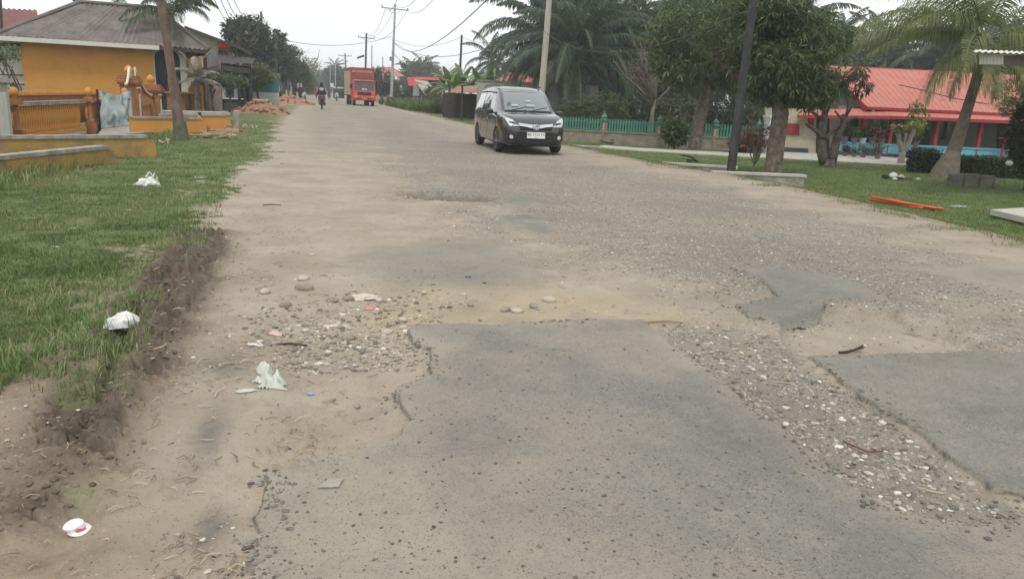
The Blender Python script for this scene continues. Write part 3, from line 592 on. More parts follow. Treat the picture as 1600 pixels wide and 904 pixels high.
b = MB(); b.tube([e0+Vector((0, 0, .04)), r0_+Vector((0, 0, .05))], .08, 6); b.tube([r0_+Vector((-.25, 0, .12)), r0_+Vector((0, 0, .05)), r1_+Vector((0, 0, .05))], .09, 6); b.tube([r1_+Vector((0, 0, .05)), e2+Vector((0, 0, .04))], .08, 6); b.build('ridge_cap', ROOFG, hs)
b = MB(); b.beam(e0+Vector((0, 0, -.09)), e1+Vector((0, 0, -.09)), .03, .17); b.build('fascia', WHITEP, hs)
b = MB(); b.beam(e1+hu*.03+Vector((0, 0, -.10)), e2+Vector((0, 0, -.10)), .03, .14); b.beam(e2+Vector((0, 0, -.1)), eb1+Vector((0, 0, -.1)), .03, .14)
b.beam(H(hw+2.05, 0, 0), H(hw+2.05, 0, 2.8), .14, .14); b.build('porch_beam', DKWOOD, hs)
b = MB(); b.quad(H(-.7, -.55, 2.78), H(hw+2.1, -.45, 2.78), H(hw+2.1, 6.1, 2.78), H(-.7, 6.1, 2.78)); b.build('soffit', DKWOOD, hs)
b = MB()
for i in range(3): b.beam(H(-.95, -.1+i*.8, 2.55), H(-.05, -.1+i*.8, 2.6), .05, .1)
b.build('rafter', DKWOOD, hs)
# neighbour with maroon roof and white wall
nb_ = thingw('white_house', 'white walled house with maroon roof showing left of the orange house', 'house', H(-6, 9, 0))
p = [Y(-60, 130, 36), Y(48, 130, 36)]; b = MB(); b.prism([(p[0].x, 36, -.3), (p[1].x+.6, 36, -.3), (p[1].x+.6, 36, Y(20, 50, 36).z), (p[0].x, 36, Y(20, 50, 36).z)], (0, .2, 0)); b.build('wall', WHITEP, nb_)
a = Y(-70, 60, 35.2); c = Y(66, 52, 35.2); d = Y(57, 16, 37.5); e = Y(-70, 10, 37.5); roofpart('roof_sheet', a, c, d, e, 0, nb_, MAROON)
b = MB(); b.beam(Y(-70, 116, 35.9), Y(60, 118, 35.9), .05, .05); b.beam(Y(-70, 128, 35.9), Y(60, 133, 35.9), .05, .05); b.build('railing', DARKM, nb_)
b = MB(); b.tube([Y(3, 60, 35), Y(-1, -20, 35)], .06, 6); mast = b.build('antenna_mast', DKWOOD); props(mast, 'thin dark mast rising over the maroon roof at the far left', 'mast')
tr = tree('small_tree', 'thin bare-stemmed tree in front of the white wall left of the orange house', 'tree', Vector((Y(36, 150, 31).x, 31, 0)), [(0, 0, 0), (-.1, 0, .9)], [((-.55, 0, 2.2), (.8, .6, .45), 1)], LF_MID, 6, .14, .05, 130, limbs=8, r0=.06, r1=.05)
# --- grey gate pillar at the frame's left edge
FN0 = Vector((-6.3, 18.8, 0)); fu = Vector((.33, 4.5, 0)).normalized(); fn_ = Vector((fu.y, -fu.x, 0))
FZ = .9
def FP(s, z=0, o=0): return FN0+fu*s+fn_*o+Vector((0, 0, z))
t = thingw('gate_pillar', 'weathered grey concrete pillar standing at the left end of the orange balustrade', 'pillar', FP(-1.0)); b = MB()
b.box(FP(-1.0, .55), (.62, .9, 1.5), m=0); b.box(FP(-1.0, 1.33), (.78, 1.06, .09)); b.box(FP(-1.0, 1.40), (.66, .94, .05)); b.build('shaft', CONCL, t)
b = MB(); b.bbox(FP(-1.0, .55)+Vector((.315, 0, 0)), (.03, .5, 1.1), b=.01); b.build('panel', WHITEP, t)
# --- balustrade fence
fl = thingw('balustrade_fence', 'long orange balustrade fence with turned balusters and ball-topped columns', 'fence', FP(0))
def column(s, par, hgt=1.12):
    global FP; FQ = FP; FP = lambda s_, z=0, o=0: FQ(s_, z*FZ, o+.16)
    c = MB(); c.box(FP(s, .0), (.24, .24, .5)); c.box(FP(s, .29), (.21, .21, .06)); c.lathe([(.10, .32), (.085, .36), (.065, .4), (.058, .8), (.065, .84), (.09, .88), (.10, .92)], FP(s), 12)
    c.box(FP(s, .96), (.25, .25, .07)); c.box(FP(s, 1.03), (.2, .2, .06)); o = c.build('column', BROWNTRIM, par); smooth_angle(o, 30)
    f = MB(); f.lathe([(.05, .96), (.04, .985), (.07, 1.01), (.095, 1.06), (.095, 1.11), (.07, 1.165), (.02, 1.2)], FP(s), 12); k = f.build('ball_finial', ORANGE, o, True); FP = FQ; return o
for s in (0, 4.45, 7.6): column(s, fl)
bl = MB(); bl.lathe([(.035, .18), (.045, .2), (.03, .26), (.025, .34), (.048, .48), (.035, .62), (.025, .7), (.04, .74), (.035, .78)], (0, 0, 0), 7); blm = bl.build('baluster', ORANGE, fl, True); blm.location = FP(.25)-fl.location
k = 0
for s0, s1 in ((.25, 4.2), (4.7, 7.4)):
    n = int((s1-s0)/.135)
    for i in range(n):
        if k == 0: k = 1; continue
        o = blm.copy(); C.objects.link(o); o.parent = fl; o.location = FP(s0+(s1-s0)*i/n)-fl.location; k += 1
for s0, s1 in ((.15, 4.3), (4.6, 7.5)):
    b = MB(); b.beam(FP(s0, .83), FP(s1, .83), .16, .09); b.build('top_rail', CONC, fl); b = MB(); b.beam(FP(s0, .13), FP(s1, .13), .2, .09); b.build('bottom_rail', ORANGE, fl)
    b = MB(); b.beam(FP(s0, -.12), FP(s1, -.12), .16, .4); b.build('plinth', WHITEP, fl)
b = MB(); b.prism([FP(-.4, .2, -.55), FP(7.4, .2, -.55), FP(7.4, .98, -.55), FP(-.4, .98, -.55)], -fn_*.12); b.build('back_wall', BROWNTRIM, fl)
b = MB(); b.beam(FP(-.4, 1.0, -.6), FP(7.4, 1.0, -.6), .2, .05)
for i in range(52): b.box(FP(-.3+i*.15, 1.045, -.6), (.14, .09, .05))
b.build('coping', ORANGE, fl)
# banner hung on the fence
bn = MB(); nu, nv = 26, 22
bs0 = 5.0; bs1 = 8.0
for j in range(nv+1):
    for i in range(nu+1):
        u, v = i/nu, j/nv; s = bs0+(bs1-bs0)*u; z = 1.12+.03*math.sin(u*9)-v*(1.17)+.06*(u-.5)*v; sag = .10*math.sin(math.pi*u)*(1-v); fold = .035*math.sin(14*math.hypot(u-.5, v*.7+.1)+2*u)+.02*math.sin(23*u+9*v)
        bn.V.append(tuple(FP(s, z-sag, .24+fold)))
for j in range(nv):
    for i in range(nu): q = j*(nu+1)+i; bn.F.append((q, q+nu+1, q+nu+2, q+1)); bn.M.append(0)
mb_, n_, l_, b_ = nodes('faded_banner'); tcn = n_.new('ShaderNodeTexCoord'); ns = n_.new('ShaderNodeTexNoise'); ns.inputs['Scale'].default_value = 2.0; ns.inputs['Detail'].default_value = 5; ns.inputs['Distortion'].default_value = 1.6; l_.new(tcn.outputs['Object'], ns.inputs[0])
r_ = n_.new('ShaderNodeValToRGB'); e_ = r_.color_ramp.elements; e_[0].position = .36; e_[0].color = (.16, .22, .22, 1); e_[1].position = .72; e_[1].color = (.66, .68, .66, 1); q = e_.new(.46); q.color = (.36, .47, .46, 1); q = e_.new(.56); q.color = (.50, .55, .54, 1); l_.new(ns.outputs['Fac'], r_.inputs[0]); l_.new(r_.outputs[0], b_.inputs['Base Color']); b_.inputs['Roughness'].default_value = .55
ban = bn.build('banner', mb_, None, True); props(ban, 'faded wrinkled teal and white banner tied over the orange balustrade', 'banner')
b = MB(); b.beam(FP(bs0+.02, -.15, .2), FP(bs0+.02, 1.15, .2), .05, .05); props(b.build('banner_post', DARKM), 'dark thin post holding the left edge of the faded banner', 'post')
# ornate gate
WT = mat('white_trim', (.66, .63, .57), (.5, .46, .4), 6, .7)
gt = thingw('ornate_gate', 'ornate orange gate with white scrolled trim between stepped posts', 'gate', FP(8.5))
def gpost(s, w, zt):
    c = MB(); c.box(FP(s, zt/2-.05), (w, w, zt+.1)); 
    for k_, (dz, ww) in enumerate(((0, .12), (.07, .2), (.14, .12), (.21, .05))): c.box(FP(s, zt+dz+.03), (w+ww, w+ww, .06))
    o = c.build('gate_post', BROWNTRIM, gt); f = MB(); f.lathe([(.1, zt+.27), (.06, zt+.32), (.13, zt+.38), (.15, zt+.45), (.1, zt+.53), (.02, zt+.6)], FP(s), 10); f.build('finial', ORANGE, o, True)
    f = MB(); f.box(FP(s, zt*.5)+fn_*(w/2+.01), (.03, w*.35, zt*.55)); f.box(FP(s, zt*.93)+fn_*(w/2+.012), (.03, w*.95, .05)); f.build('white_panel', WT, o)
gpost(8.75, .5, 1.3); gpost(11.2, .55, 1.05)
b = MB()
for i in range(10): s = 9.15+i*.19; b.beam(FP(s, .1), FP(s, 1.25-.45*(i/9)**.6), .03, .03)
b.beam(FP(9.1, .15), FP(10.9, .15), .05, .05); b.beam(FP(9.1, .6), FP(10.9, .6), .05, .05); b.build('gate_leaf', BROWNTRIM, gt)
for (off, m_) in ((.06, WT), (0, BROWNTRIM)):
    b = MB(); P = [FP(9.05+1.9*t, 1.75-.85*(1-(1-t)**2.2)+off, .1) for t in [i/10 for i in range(11)]]; b.tube(P, .04, 6); P = [FP(8.45-.5*t, 1.75-.5*(1-(1-t)**2.2)+off, .1) for t in [i/6 for i in range(7)]]; b.tube(P, .04, 6); b.build('scroll', m_, gt, True)
b = MB(); b.tube([FP(8.98, 1.45, .12), FP(9.02, 1.85, .12)], .03, 6); b.tube([FP(8.5, 1.45, .12), FP(8.45, 1.85, .12)], .03, 6); b.build('white_spike', WT, gt)
# --- low walls by the drain
def lowwall(label, a, c, z0, z1, th, name='low_wall', cap=.06, mt=None):
    a = Vector((a[0], a[1], 0)); c = Vector((c[0], c[1], 0)); d = (c-a).normalized(); n_ = Vector((-d.y, d.x, 0))*th; L_ = (c-a).length
    t = thingw(name, label, 'low wall', a); r = .16; prof = [a+Vector((0, 0, z0)), c+Vector((0, 0, z0))]+[c-d*r*(1-math.cos(math.pi/2*k/5))*1.0+Vector((0, 0, z1-cap-r+r*math.sin(math.pi/2*k/5))) for k in range(6)]+[a+Vector((0, 0, z1-cap))]
    b = MB(); b.prism(prof, n_); b.build('wall_body', mt or OCHRE, t); b = MB()
    b.beam(a-d*0+n_/2+Vector((0, 0, z1-cap/2+.003)), c-d*r*.9+n_/2+Vector((0, 0, z1-cap/2+.003)), th+.05, cap); b.build('coping', CONC, t); return t
lowwall('stained yellow ochre low wall cracked by the drain, nearest the lawn', (-5.35, 9.4), (-3.38, 14.8), -.12, .33, .17)
lowwall('low orange parapet with rounded end just behind the cracked ochre wall', (-5.25, 14.9), (-2.95, 16.2), -.1, .43, .17)
lowwall('orange low parapet right of the gate, in front of its twin', tuple(G(203, 182, .5)[:2]), tuple(G(322, 184, .5)[:2]), .08, .5, .15, mt=ORANGE)
lowwall('farther orange low parapet ending at the grey concrete post', tuple(G(250, 177.5, .5)[:2]), tuple(G(360, 179.5, .5)[:2]), -.1, .5, .15, mt=ORANGE)
pp = [G(x, y_, .1) for x, y_ in ((150, 214), (236, 206), (262, 199), (215, 188), (160, 200))]; b = MB(); b.prism([p-Vector((0, 0, .16)) for p in pp], (0, 0, .16)); b.build('t', CONC).name = 'driveway_slab'; props(bpy.data.objects['driveway_slab'], kind='structure')
b = MB(); q = [G(203, 200, .0), G(322, 202, .0)]; b.beam(q[0]+Vector((0, 0, .03)), q[1]+Vector((0, 0, .03)), .5, .10); props(b.build('culvert_slab', CONC), kind='structure')
b = MB(); a = G(245, 176, .35); c = G(352, 178.5, .35); b.beam(a+Vector((0, .9, 0)), c+Vector((0, .9, 0)), .7, .10); props(b.build('terrace_edge', CONCL), kind='structure')
# posts, stake
t = G(371, 203); b = MB(); b.bbox(t+Vector((0, 0, .28)), (.2, .2, .68), b=.03); props(b.build('concrete_post', CONC), 'short grey concrete post at the end of the orange parapets', 'post')
YB_, n_, l_, b_ = nodes('yellow_black_stripes'); g_ = n_.new('ShaderNodeTexCoord'); w_ = n_.new('ShaderNodeTexWave'); w_.bands_direction = 'DIAGONAL'; w_.inputs['Scale'].default_value = 2.2; l_.new(g_.outputs['Object'], w_.inputs[0]); r_ = n_.new('ShaderNodeValToRGB'); r_.color_ramp.interpolation = 'CONSTANT'; r_.color_ramp.elements[0].color = (.03, .03, .03, 1); r_.color_ramp.elements[1].position = .55; r_.color_ramp.elements[1].color = (.55, .40, .04, 1); l_.new(w_.outputs['Fac'], r_.inputs[0]); l_.new(r_.outputs[0], b_.inputs['Base Color'])
t = G(314, 211); b = MB(); b.box(Vector((0, 0, .28)), (.09, .09, .72)); o = b.build('marker_stake', YB_, None, loc=t); props(o, 'short black and yellow striped stake beside the cut branches', 'stake')
# leaning brown pole
bs = G(285, 220); bs.z = -.02; tp = Y(247, -25, bs.y-.1)
t = thingw('leaning_pole', 'thick rusty brown pole leaning left in front of the orange house', 'pole', bs); b = MB(); mid = bs.lerp(tp, .42); b.tube([bs-Vector((0, 0, .4)), mid], [.145, .12], 14); b.tube([mid-Vector((0, 0, .05)), tp], [.10, .095], 14); smooth_angle(b.build('shaft', WOODPOLE, t))
b = MB(); b.tube([bs-Vector((0, 0, .1)), bs+(tp-bs).normalized()*.5], [.185, .16], 14); smooth_angle(b.build('footing', mat('mossy_concrete', (.13, .14, .095), (.07, .08, .05), 6, .95, .01), t))
# cut branches and wood debris
STICKM = mat('cut_wood', (.42, .33, .22), (.27, .2, .13), 8, .85)
def pile(label, c, n, L_, w, h, mt, name='branch_pile', cat='branches', part='branch', group=None):
    c = Vector(c); t = thing(name, label, cat, c, 0, group)
    for i in range(n):
        a = Vector((random.uniform(-w, w), random.uniform(-w, w)*.6, random.uniform(.02, h))); d = Vector((random.uniform(-1, 1), random.uniform(-1, 1), random.uniform(-.15, .2))).normalized()*L_*random.uniform(.4, 1)
        b = MB(); b.tube([a-d/2, a+Vector((0, 0, random.uniform(-.03, .03))), a+d/2], [random.uniform(.015, .03)]*3, 5); b.build(part, mt, t)
    return t
pile('pile of pale cut branches by the striped stake', G(335, 216), 16, .8, .45, .14, STICKM)
pile('few pale cut sticks at the foot of the leaning brown pole', G(262, 226), 7, .5, .25, .08, STICKM)
BRICKM = mat('rubble_brick', (.40, .19, .115), (.27, .125, .08), 7, .9, .01, grime=(.3, .25, .2), gs=6, ga=.5)
SOILR = mat('red_soil', (.33, .19, .12), (.23, .135, .085), 5, .95, .02)
def rubble(label, c, w, h, n, sz=.1, mt=BRICKM, dep=.7, group=None, base=SOILR):
    c = Vector(c); t = thing('rubble_heap', label, 'rubble', c, 0, group); m = MB(); N_ = 18; 
    for j in range(N_+1):
        for i in range(N_+1):
            x = (i/N_*2-1); y_ = (j/N_*2-1); rr_ = math.hypot(x, y_); z = h*max(0, math.cos(min(rr_, 1)*math.pi/2))*(.75+.5*random.random())-.06
            m.V.append((x*w, y_*w*dep, z))
    for j in range(N_):
        for i in range(N_): q = j*(N_+1)+i; m.F.append((q, q+1, q+N_+2, q+N_+1)); m.M.append(0)
    m.build('soil_heap', base, t, True)
    for i in range(n):
        a = random.random()*6.28; r_ = random.random()**.5; x, y_ = r_*math.cos(a), r_*math.sin(a); z = h*math.cos(r_*math.pi/2)
        b = MB(); q = random.random(); R_ = Matrix.Rotation(random.random()*3.1, 3, Vector((random.uniform(-1, 1), random.uniform(-1, 1), 1)).normalized())
        b.blob((0, 0, 0), (sz*random.uniform(.7, 1.5), sz*random.uniform(.5, .9), sz*random.uniform(.35, .6)), 1, .18, rot=R_); b.build('brick_lump', mt, t, False, loc=Vector((x*w, y_*w*dep, z+.01)))
    return t
rubble('tall heap of broken red brick rubble on the left verge', G(408, 177), 1.5, .62, 75, .12)
rubble('low heap of red brick rubble near the standing motorcycle', G(452, 163), 2.2, .75, 45, .17, dep=1.4)
rubble('flat scatter of red soil and brick beside the concrete post', G(352, 205), .9, .16, 18, .07)
rubble('small heap of stony rubble beside the drain wall', G(385, 200), .5, .1, 8, .06, mt=CONCL)
# traveller's palm (dry) and palm behind the orange house
def palm(label, base, h, fr, variants, lean=(0, 0), r0=.16, r1=.12, sc=1, name='palm_tree', bark=None, group=None, ring=.14):
    base = Vector(base); t = thing(name, label, 'palm tree', base, 0, group); m = MB(); top = Vector((lean[0], lean[1], h)); trunk_rings(m, [(0, 0, -.2), (lean[0]*.35, lean[1]*.35, h*.5), top], [r0*1.2, r0, r1], ring=ring); m.build('trunk', bark or BARK, t, True)
    for (az, vi, s) in fr: put_mesh('frond', variants[vi], t, top+Vector((0, 0, random.uniform(-.1, .1))), math.radians(az), s*sc)
    return t
FRV = [frond_mesh('small_frond', 2.4, math.radians(a), math.radians(b_), 46, .55, .045, LF_DARK, 1.1, seed=i) for i, (a, b_) in enumerate(((75, 5), (55, -40), (35, -65), (10, -75)))]
fr = [(random.uniform(0, 360), v, random.uniform(.85, 1.15)) for v in (0, 0, 0, 1, 1, 1, 1, 1, 1, 2, 2, 2, 2, 2, 3, 3)]
q = Y(268, 24, 37); palm('feathery palm rising behind the grey roof of the orange house', (q.x, 37, 0), q.z, fr, FRV, r0=.14)
q = Y(203, 22, 40); palm('second palm whose top just clears the orange house ridge', (q.x, 40, 0), q.z-.5, fr[:9], FRV, r0=.12)
FRD = [frond_mesh('dry_frond', 1.9, math.radians(a), math.radians(b_), 26, .5, .07, LF_DRY, .5, seed=i+9) for i, (a, b_) in enumerate(((80, 40), (50, -30), (20, -70)))]
q = Y(306, 118, 33); palm('dry grey-brown fan palm beside the porch of the orange house', (q.x, 33, 0), 1.5, [(a_, v, 1) for a_, v in ((10, 0), (40, 1), (80, 1), (150, 1), (190, 0), (220, 1), (260, 2), (300, 1), (330, 2), (170, 2), (100, 0), (20, 2))], FRD, sc=.62, r0=.1, name='dry_palm')
# porch furniture: low brown terrace wall of the orange house and planters
q0 = Y(262, 176, 33.5); q1 = Y(316, 176, 33.5); b = MB(); b.prism([(q0.x, 33.5, -.1), (q1.x, 33.5, -.1), (q1.x, 33.5, 1.0), (q0.x, 33.5, 1.0)], (0, .2, 0)); b.box(((q0.x+q1.x)/2, 33.55, 1.03), (q1.x-q0.x+.1, .35, .08)); t = thingw('terrace_wall', 'low brown terrace wall behind the leaning pole', 'low wall', (q0.x, 33.5, 0)); b.build('wall_body', BROWNTRIM, t)
for xx in (.2, .6, .9): m = MB(); m.box((q0.x+(q1.x-q0.x)*xx, 33.5, .5), (.14, .36, 1.0)); m.build('pier', DKWOOD, t)
# --- two storey house behind, with red awning
yy = 52; t = thingw('two_storey_house', 'cream two storey house with red awning behind the dark shed', 'house', (Y(320, 100, yy).x, yy, 0)); b = MB()
x0 = Y(262, 80, yy).x; x1 = Y(342, 80, yy).x; zt = Y(300, 52, yy).z; b.prism([(x0, yy, -.2), (x1, yy, -.2), (x1, yy, Y(342, 62, yy).z), (x0+1, yy, Y(290, 45, yy).z), (x0, yy, Y(265, 50, yy).z)], (0, 6, 0)); b.build('wall', mat('cream_wall', (.48, .46, .38), (.38, .36, .3), 3, .85, grime=(.25, .23, .2), gs=1, ga=.6), t)
a = Y(288, 40, yy-1); c = Y(378, 74, yy-1); b = MB(); b.prism([a, c, c+Vector((0, 0, -.16)), a+Vector((0, 0, -.16))], (0, 8, 0)); b.build('roof', DKWOOD, t)
x2 = Y(376, 80, yy).x; b = MB(); zf = Y(345, 104, yy).z; b.box(((x1+x2)/2, yy+2, zf), (x2-x1, 4.5, .15)); 
for i in range(8): b.beam((x1+(x2-x1)*i/7, yy-.2, zf), (x1+(x2-x1)*i/7, yy-.2, zf+.9), .04, .04)
b.beam((x1, yy-.2, zf+.9), (x2, yy-.2, zf+.9), .06, .06); b.box((x2-.1, yy, (zf+Y(376, 78, yy).z)/2), (.12, .12, 3)); b.build('balcony', DKWOOD, t)
REDM = mat('red_awning', (.62, .04, .05), (.5, .03, .04), 3, .5); b = MB(); a = Y(341, 71, yy-.6); c = Y(361, 72, yy-.6); b.tube([a, c], .19, 10); b.build('awning_roll', REDM, t); b = MB(); b.quad(Y(345, 92, yy-.3), Y(349, 92, yy-.3), Y(349, 105, yy-.3), Y(345, 105, yy-.3)); b.build('hanging_cloth', mat('pink_cloth', (.5, .3, .32), None, 4), t)
# tin sheets + pinkish pillar
t = thingw('tin_lean_to', 'grey tin sheets hanging over a brown wall left of the dark shed', 'lean-to', (Y(330, 100, 42).x, 42, 0))
for i in range(5): m = MB(); xa = 321+i*3.6; m.sheet(Y(xa, 106-i, 42+i*.01), Y(xa+3.4, 106-i*.6, 42+i*.01), Y(xa+3.4, 72+i*2.6, 42), Y(xa, 71+i*2.6, 42), 10, 1, .012, .008, waves=2.5); m.build('tin_sheet', TINM, t)
b = MB(); xa = Y(325, 130, 42.3).x; xb = Y(345, 130, 42.3).x; b.prism([(xa, 42.3, -.1), (xb, 42.3, -.1), (xb, 42.3, 2.6), (xa, 42.3, 2.6)], (0, .3, 0)); b.build('wall', mat('pink_brown_wall', (.30, .225, .19), (.2, .15, .13), 4, .9, grime=(.13, .11, .1), gs=2, ga=.6), t)
b = MB(); xa = Y(312, 130, 42.6).x; b.prism([(xa, 42.6, -.1), (xb, 42.6, -.1), (xb, 42.6, 2.2), (xa, 42.6, 2.2)], (0, .1, 0)); b.build('back_wall', DKWOOD, t)
# dark shed with blue wall
yy = 47; t = thingw('dark_shed', 'black-roofed open shed with blue wall behind the small trees', 'shed', (Y(366, 168, yy).x, yy, 0))
a = Y(328, 96, yy-.6); c = Y(390, 104, yy-.6); roofpart('roof_sheet', a, c, c+Vector((0, 5, .6)), a+Vector((0, 5, .6)), 0, t, mat('black_roof', (.05, .045, .042), (.03, .028, .027), 3, .8), .03, .3)
b = MB(); b.beam(a+Vector((0, .1, -.25)), c+Vector((0, .1, -.25)), .06, .3); b.beam(a+Vector((0, .12, -.8)), c+Vector((0, .12, -.7)), .05, .12); b.build('beam', DKWOOD, t)
for xx in (345, 374, 385, 390): m = MB(); p_ = Y(xx, 150, yy-.3); m.box((p_.x, yy-.3, 1.25), (.16 if xx < 380 else .3, .16, 2.7)); m.build('post', DARKM, t)
b = MB(); a = Y(352, 158, yy+1.5); c = Y(371, 158, yy+1.5); b.prism([(a.x, a.y, .2), (c.x, c.y, .2), (c.x, c.y, 2.1), (a.x, a.y, 2.1)], (0, .1, 0)); b.build('blue_wall', mat('blue_paint', (.035, .13, .21), (.025, .09, .15), 3, .7), t)
b = MB(); a = Y(330, 158, yy+2.2); c = Y(395, 158, yy+2.2); b.prism([(a.x, a.y, -.2), (c.x, c.y, -.2), (c.x, c.y, 2.6), (a.x, a.y, 2.6)], (0, .1, 0)); b.build('back_wall', DARKM, t)
for xx in (350, 369): m = MB(); p_ = Y(xx, 150, yy+.8); m.lathe([(.09, .2), (.12, .35), (.1, .8), (.13, .9), (.05, 1.1)], (p_.x, p_.y, .35), 8); m.build('white_pillar', WT, t)
b = MB(); a = Y(347, 158, yy-.2); c = Y(420, 160, yy-.2); b.prism([(a.x, a.y, -.1), (c.x, c.y, -.1), (c.x, c.y, .62), (a.x, a.y, .62)], (0, .15, 0)); b.build('low_wall', mat('dark_green_wall', (.05, .07, .06), (.035, .05, .045), 3), t)
b = MB(); b.beam((a.x, a.y, .66), (c.x, c.y, .66), .25, .06); b.build('wall_coping', WHITEP, t)
a = Y(388, 150, 56); c = Y(436, 150, 56); t = thingw('teal_wall', 'pale low house wall with teal band behind the yellow-green tree', 'wall', (a.x, 56, 0)); b = MB(); b.prism([(a.x, 56, -.1), (c.x, 56, -.1), (c.x, 56, 1.0), (a.x, 56, 1.0)], (0, .15, 0)); b.build('wall_body', WHITEP, t); b = MB(); b.prism([(a.x, 56.02, 1.0), (c.x, 56.02, 1.0), (c.x, 56.02, 1.9), (a.x, 56.02, 1.9)], (0, .1, 0)); b.build('teal_band', mat('teal_paint', (.05, .22, .2), None, 3), t)
yy = 68; t = thingw('roadside_stall', 'dark open timber stall beyond the yellow-green tree', 'stall', (Y(428, 160, yy).x, yy, 0)); a = Y(418, 121, yy); c = Y(436, 124, yy)
roofpart('roof_sheet', a, c+Vector((.1, 0, 0)), c+Vector((0, 4, .5)), a+Vector((0, 4, .5)), 0, t, DKWOOD, .03, .3)
for xx in (420, 428, 435): m = MB(); p_ = Y(xx, 150, yy+.1); m.box((p_.x, yy+.1, 1.1), (.12, .12, 2.3)); m.build('post', DKWOOD, t)
b = MB(); p_ = Y(427, 150, yy+1); b.box((p_.x, yy+1, .5), (1.4, .5, 1.0)); b.build('counter', DARKM, t)
# small trees of the left verge
def xat(px, y, py=150): return Y(px, py, y).x
tree('small_tree', 'small yellow-green tree with forked trunk beside the dark shed', 'tree', (xat(406, 55), 55, 0), [(0, 0, 0), (-.15, 0, .9), (-.1, 0, 1.3)], [((-.2, 0, 2.1), (1.35, 1.1, .95), 1)], LF_YEL, 7, .2, .09, 420, limbs=8, r0=.09, r1=.07)
tree('small_tree', 'little green tree with flat crown in front of the dark shed', 'tree', (xat(358, 44), 44, 0), [(0, 0, 0), (.1, 0, 1.2)], [((0, 0, 1.6), (1.3, .8, .38), 1)], LF_MID, 6, .16, .07, 260, limbs=7, r0=.05, r1=.035)
tree('small_tree', 'thin olive tree before the tin sheets', 'tree', (xat(333, 40), 40, 0), [(0, 0, 0), (-.1, 0, 1.2)], [((-.2, 0, 1.75), (.95, .7, .5), 1)], LF_OLIVE, 6, .15, .06, 220, limbs=6, r0=.05, r1=.035)
big = [('tall dark tree crown above the black-roofed shed', 388, 74, 7.6, 2.3, LF_DARK, 2.0), ('broad dark tree behind the first left pole', 417, 86, 7.6, 2.9, LF_DARK, 2.7), ('rounded dark tree right of the second left pole', 442, 100, 7.0, 3.0, LF_DARK, 2.6), ('bright green tree beside the roadside sign', 459, 112, 5.0, 2.2, LF_MID, 2.0), ('green tree leaning over the road far down the left side', 472, 150, 5.6, 2.6, LF_MID, 2.5)]
for (lab, px, y_, H_, rad, lf, rz2) in big:
    tree('broadleaf_tree', lab, 'tree', (xat(px, y_), y_, 0), [(0, 0, 0), (.2, 0, H_*.3), (.1, 0, H_*.5)], [((0, 0, H_-rz2), (rad, rad*.9, rz2), .75), ((rad*.5, -.5, H_-rz2*1.5), (rad*.7, rad*.6, rz2*.6), .25)], lf, 7, .42 if y_ < 110 else .55, .2, 1100, limbs=10, r0=.3, r1=.2)
tree('bare_tree', 'leafless pale tree beyond the dark trees on the left', 'tree', (xat(476, 118), 118, 0), [(0, 0, 0), (0, 0, 3)], [((.2, 0, 6.0), (3.2, 2.5, 2.4), 1)], BARKP, 1, .3, .02, 60, bark=BARKP, limbs=26, r0=.22, r1=.16)
# poles
PB = G(412, 158); pt = Y(408, 18, PB.y); P410 = pt; pole('tall slim brown pole left of the dark trees', PB, pt, .16, .10, WOODPOLE)
PB = G(434, 158.5); P432 = Y(431, 60, PB.y); pole('shorter slim dark pole, second on the left', PB, P432, .13, .09, BLACKPOLE)
for px, y_, tpx, lab in ((499+17, 190, 92, 'slim pale pole far down the road right of the motorcyclist'), (524, 150, 95, 'slim pole in front of the far palm'), (455, 105, 112, 'slim pole carrying the roadside sign')):
    p0 = Y(px, 150, y_); pole(lab, (p0.x, y_, 0), Y(px, tpx, y_), .1, .08, GREYPOLE)
# signs on the left
SIGNR = mat('faded_red_sign', (.45, .22, .19), (.5, .3, .26), 3, .6); t = thingw('roadside_sign', 'faded reddish sign board on posts over the left verge', 'sign', (xat(447, 92), 92, 0)); b = MB(); a = Y(436, 117, 92); c = Y(450, 124, 92); b.prism([(a.x, 92, c.z), (c.x, 92, c.z), (c.x, 92, a.z), (a.x, 92, a.z)], (0, .1, 0)); b.build('board', SIGNR, t); b = MB(); b.box((c.x, 92.15, c.z/2), (.25, .12, c.z*1.1)); b.box((a.x+.1, 92.15, c.z/2), (.15, .12, c.z*1.1)); b.build('post', BARK, t)
yy = 88; t = thingw('small_sign', 'small square white and red sign above the standing motorcycle', 'sign', (xat(468, yy), yy, 0)); b = MB(); a = Y(464, 130, yy); c = Y(472, 138, yy); b.prism([(a.x, yy, c.z), (c.x, yy, c.z), (c.x, yy, a.z), (a.x, yy, a.z)], (0, .06, 0)); b.build('board', mat('sign_pinkish', (.62, .45, .38), (.5, .5, .45), 6, .6), t); b = MB(); b.box(((a.x+c.x)/2, yy+.1, c.z/2), (.09, .09, c.z+.6)); b.build('post', DARKM, t)
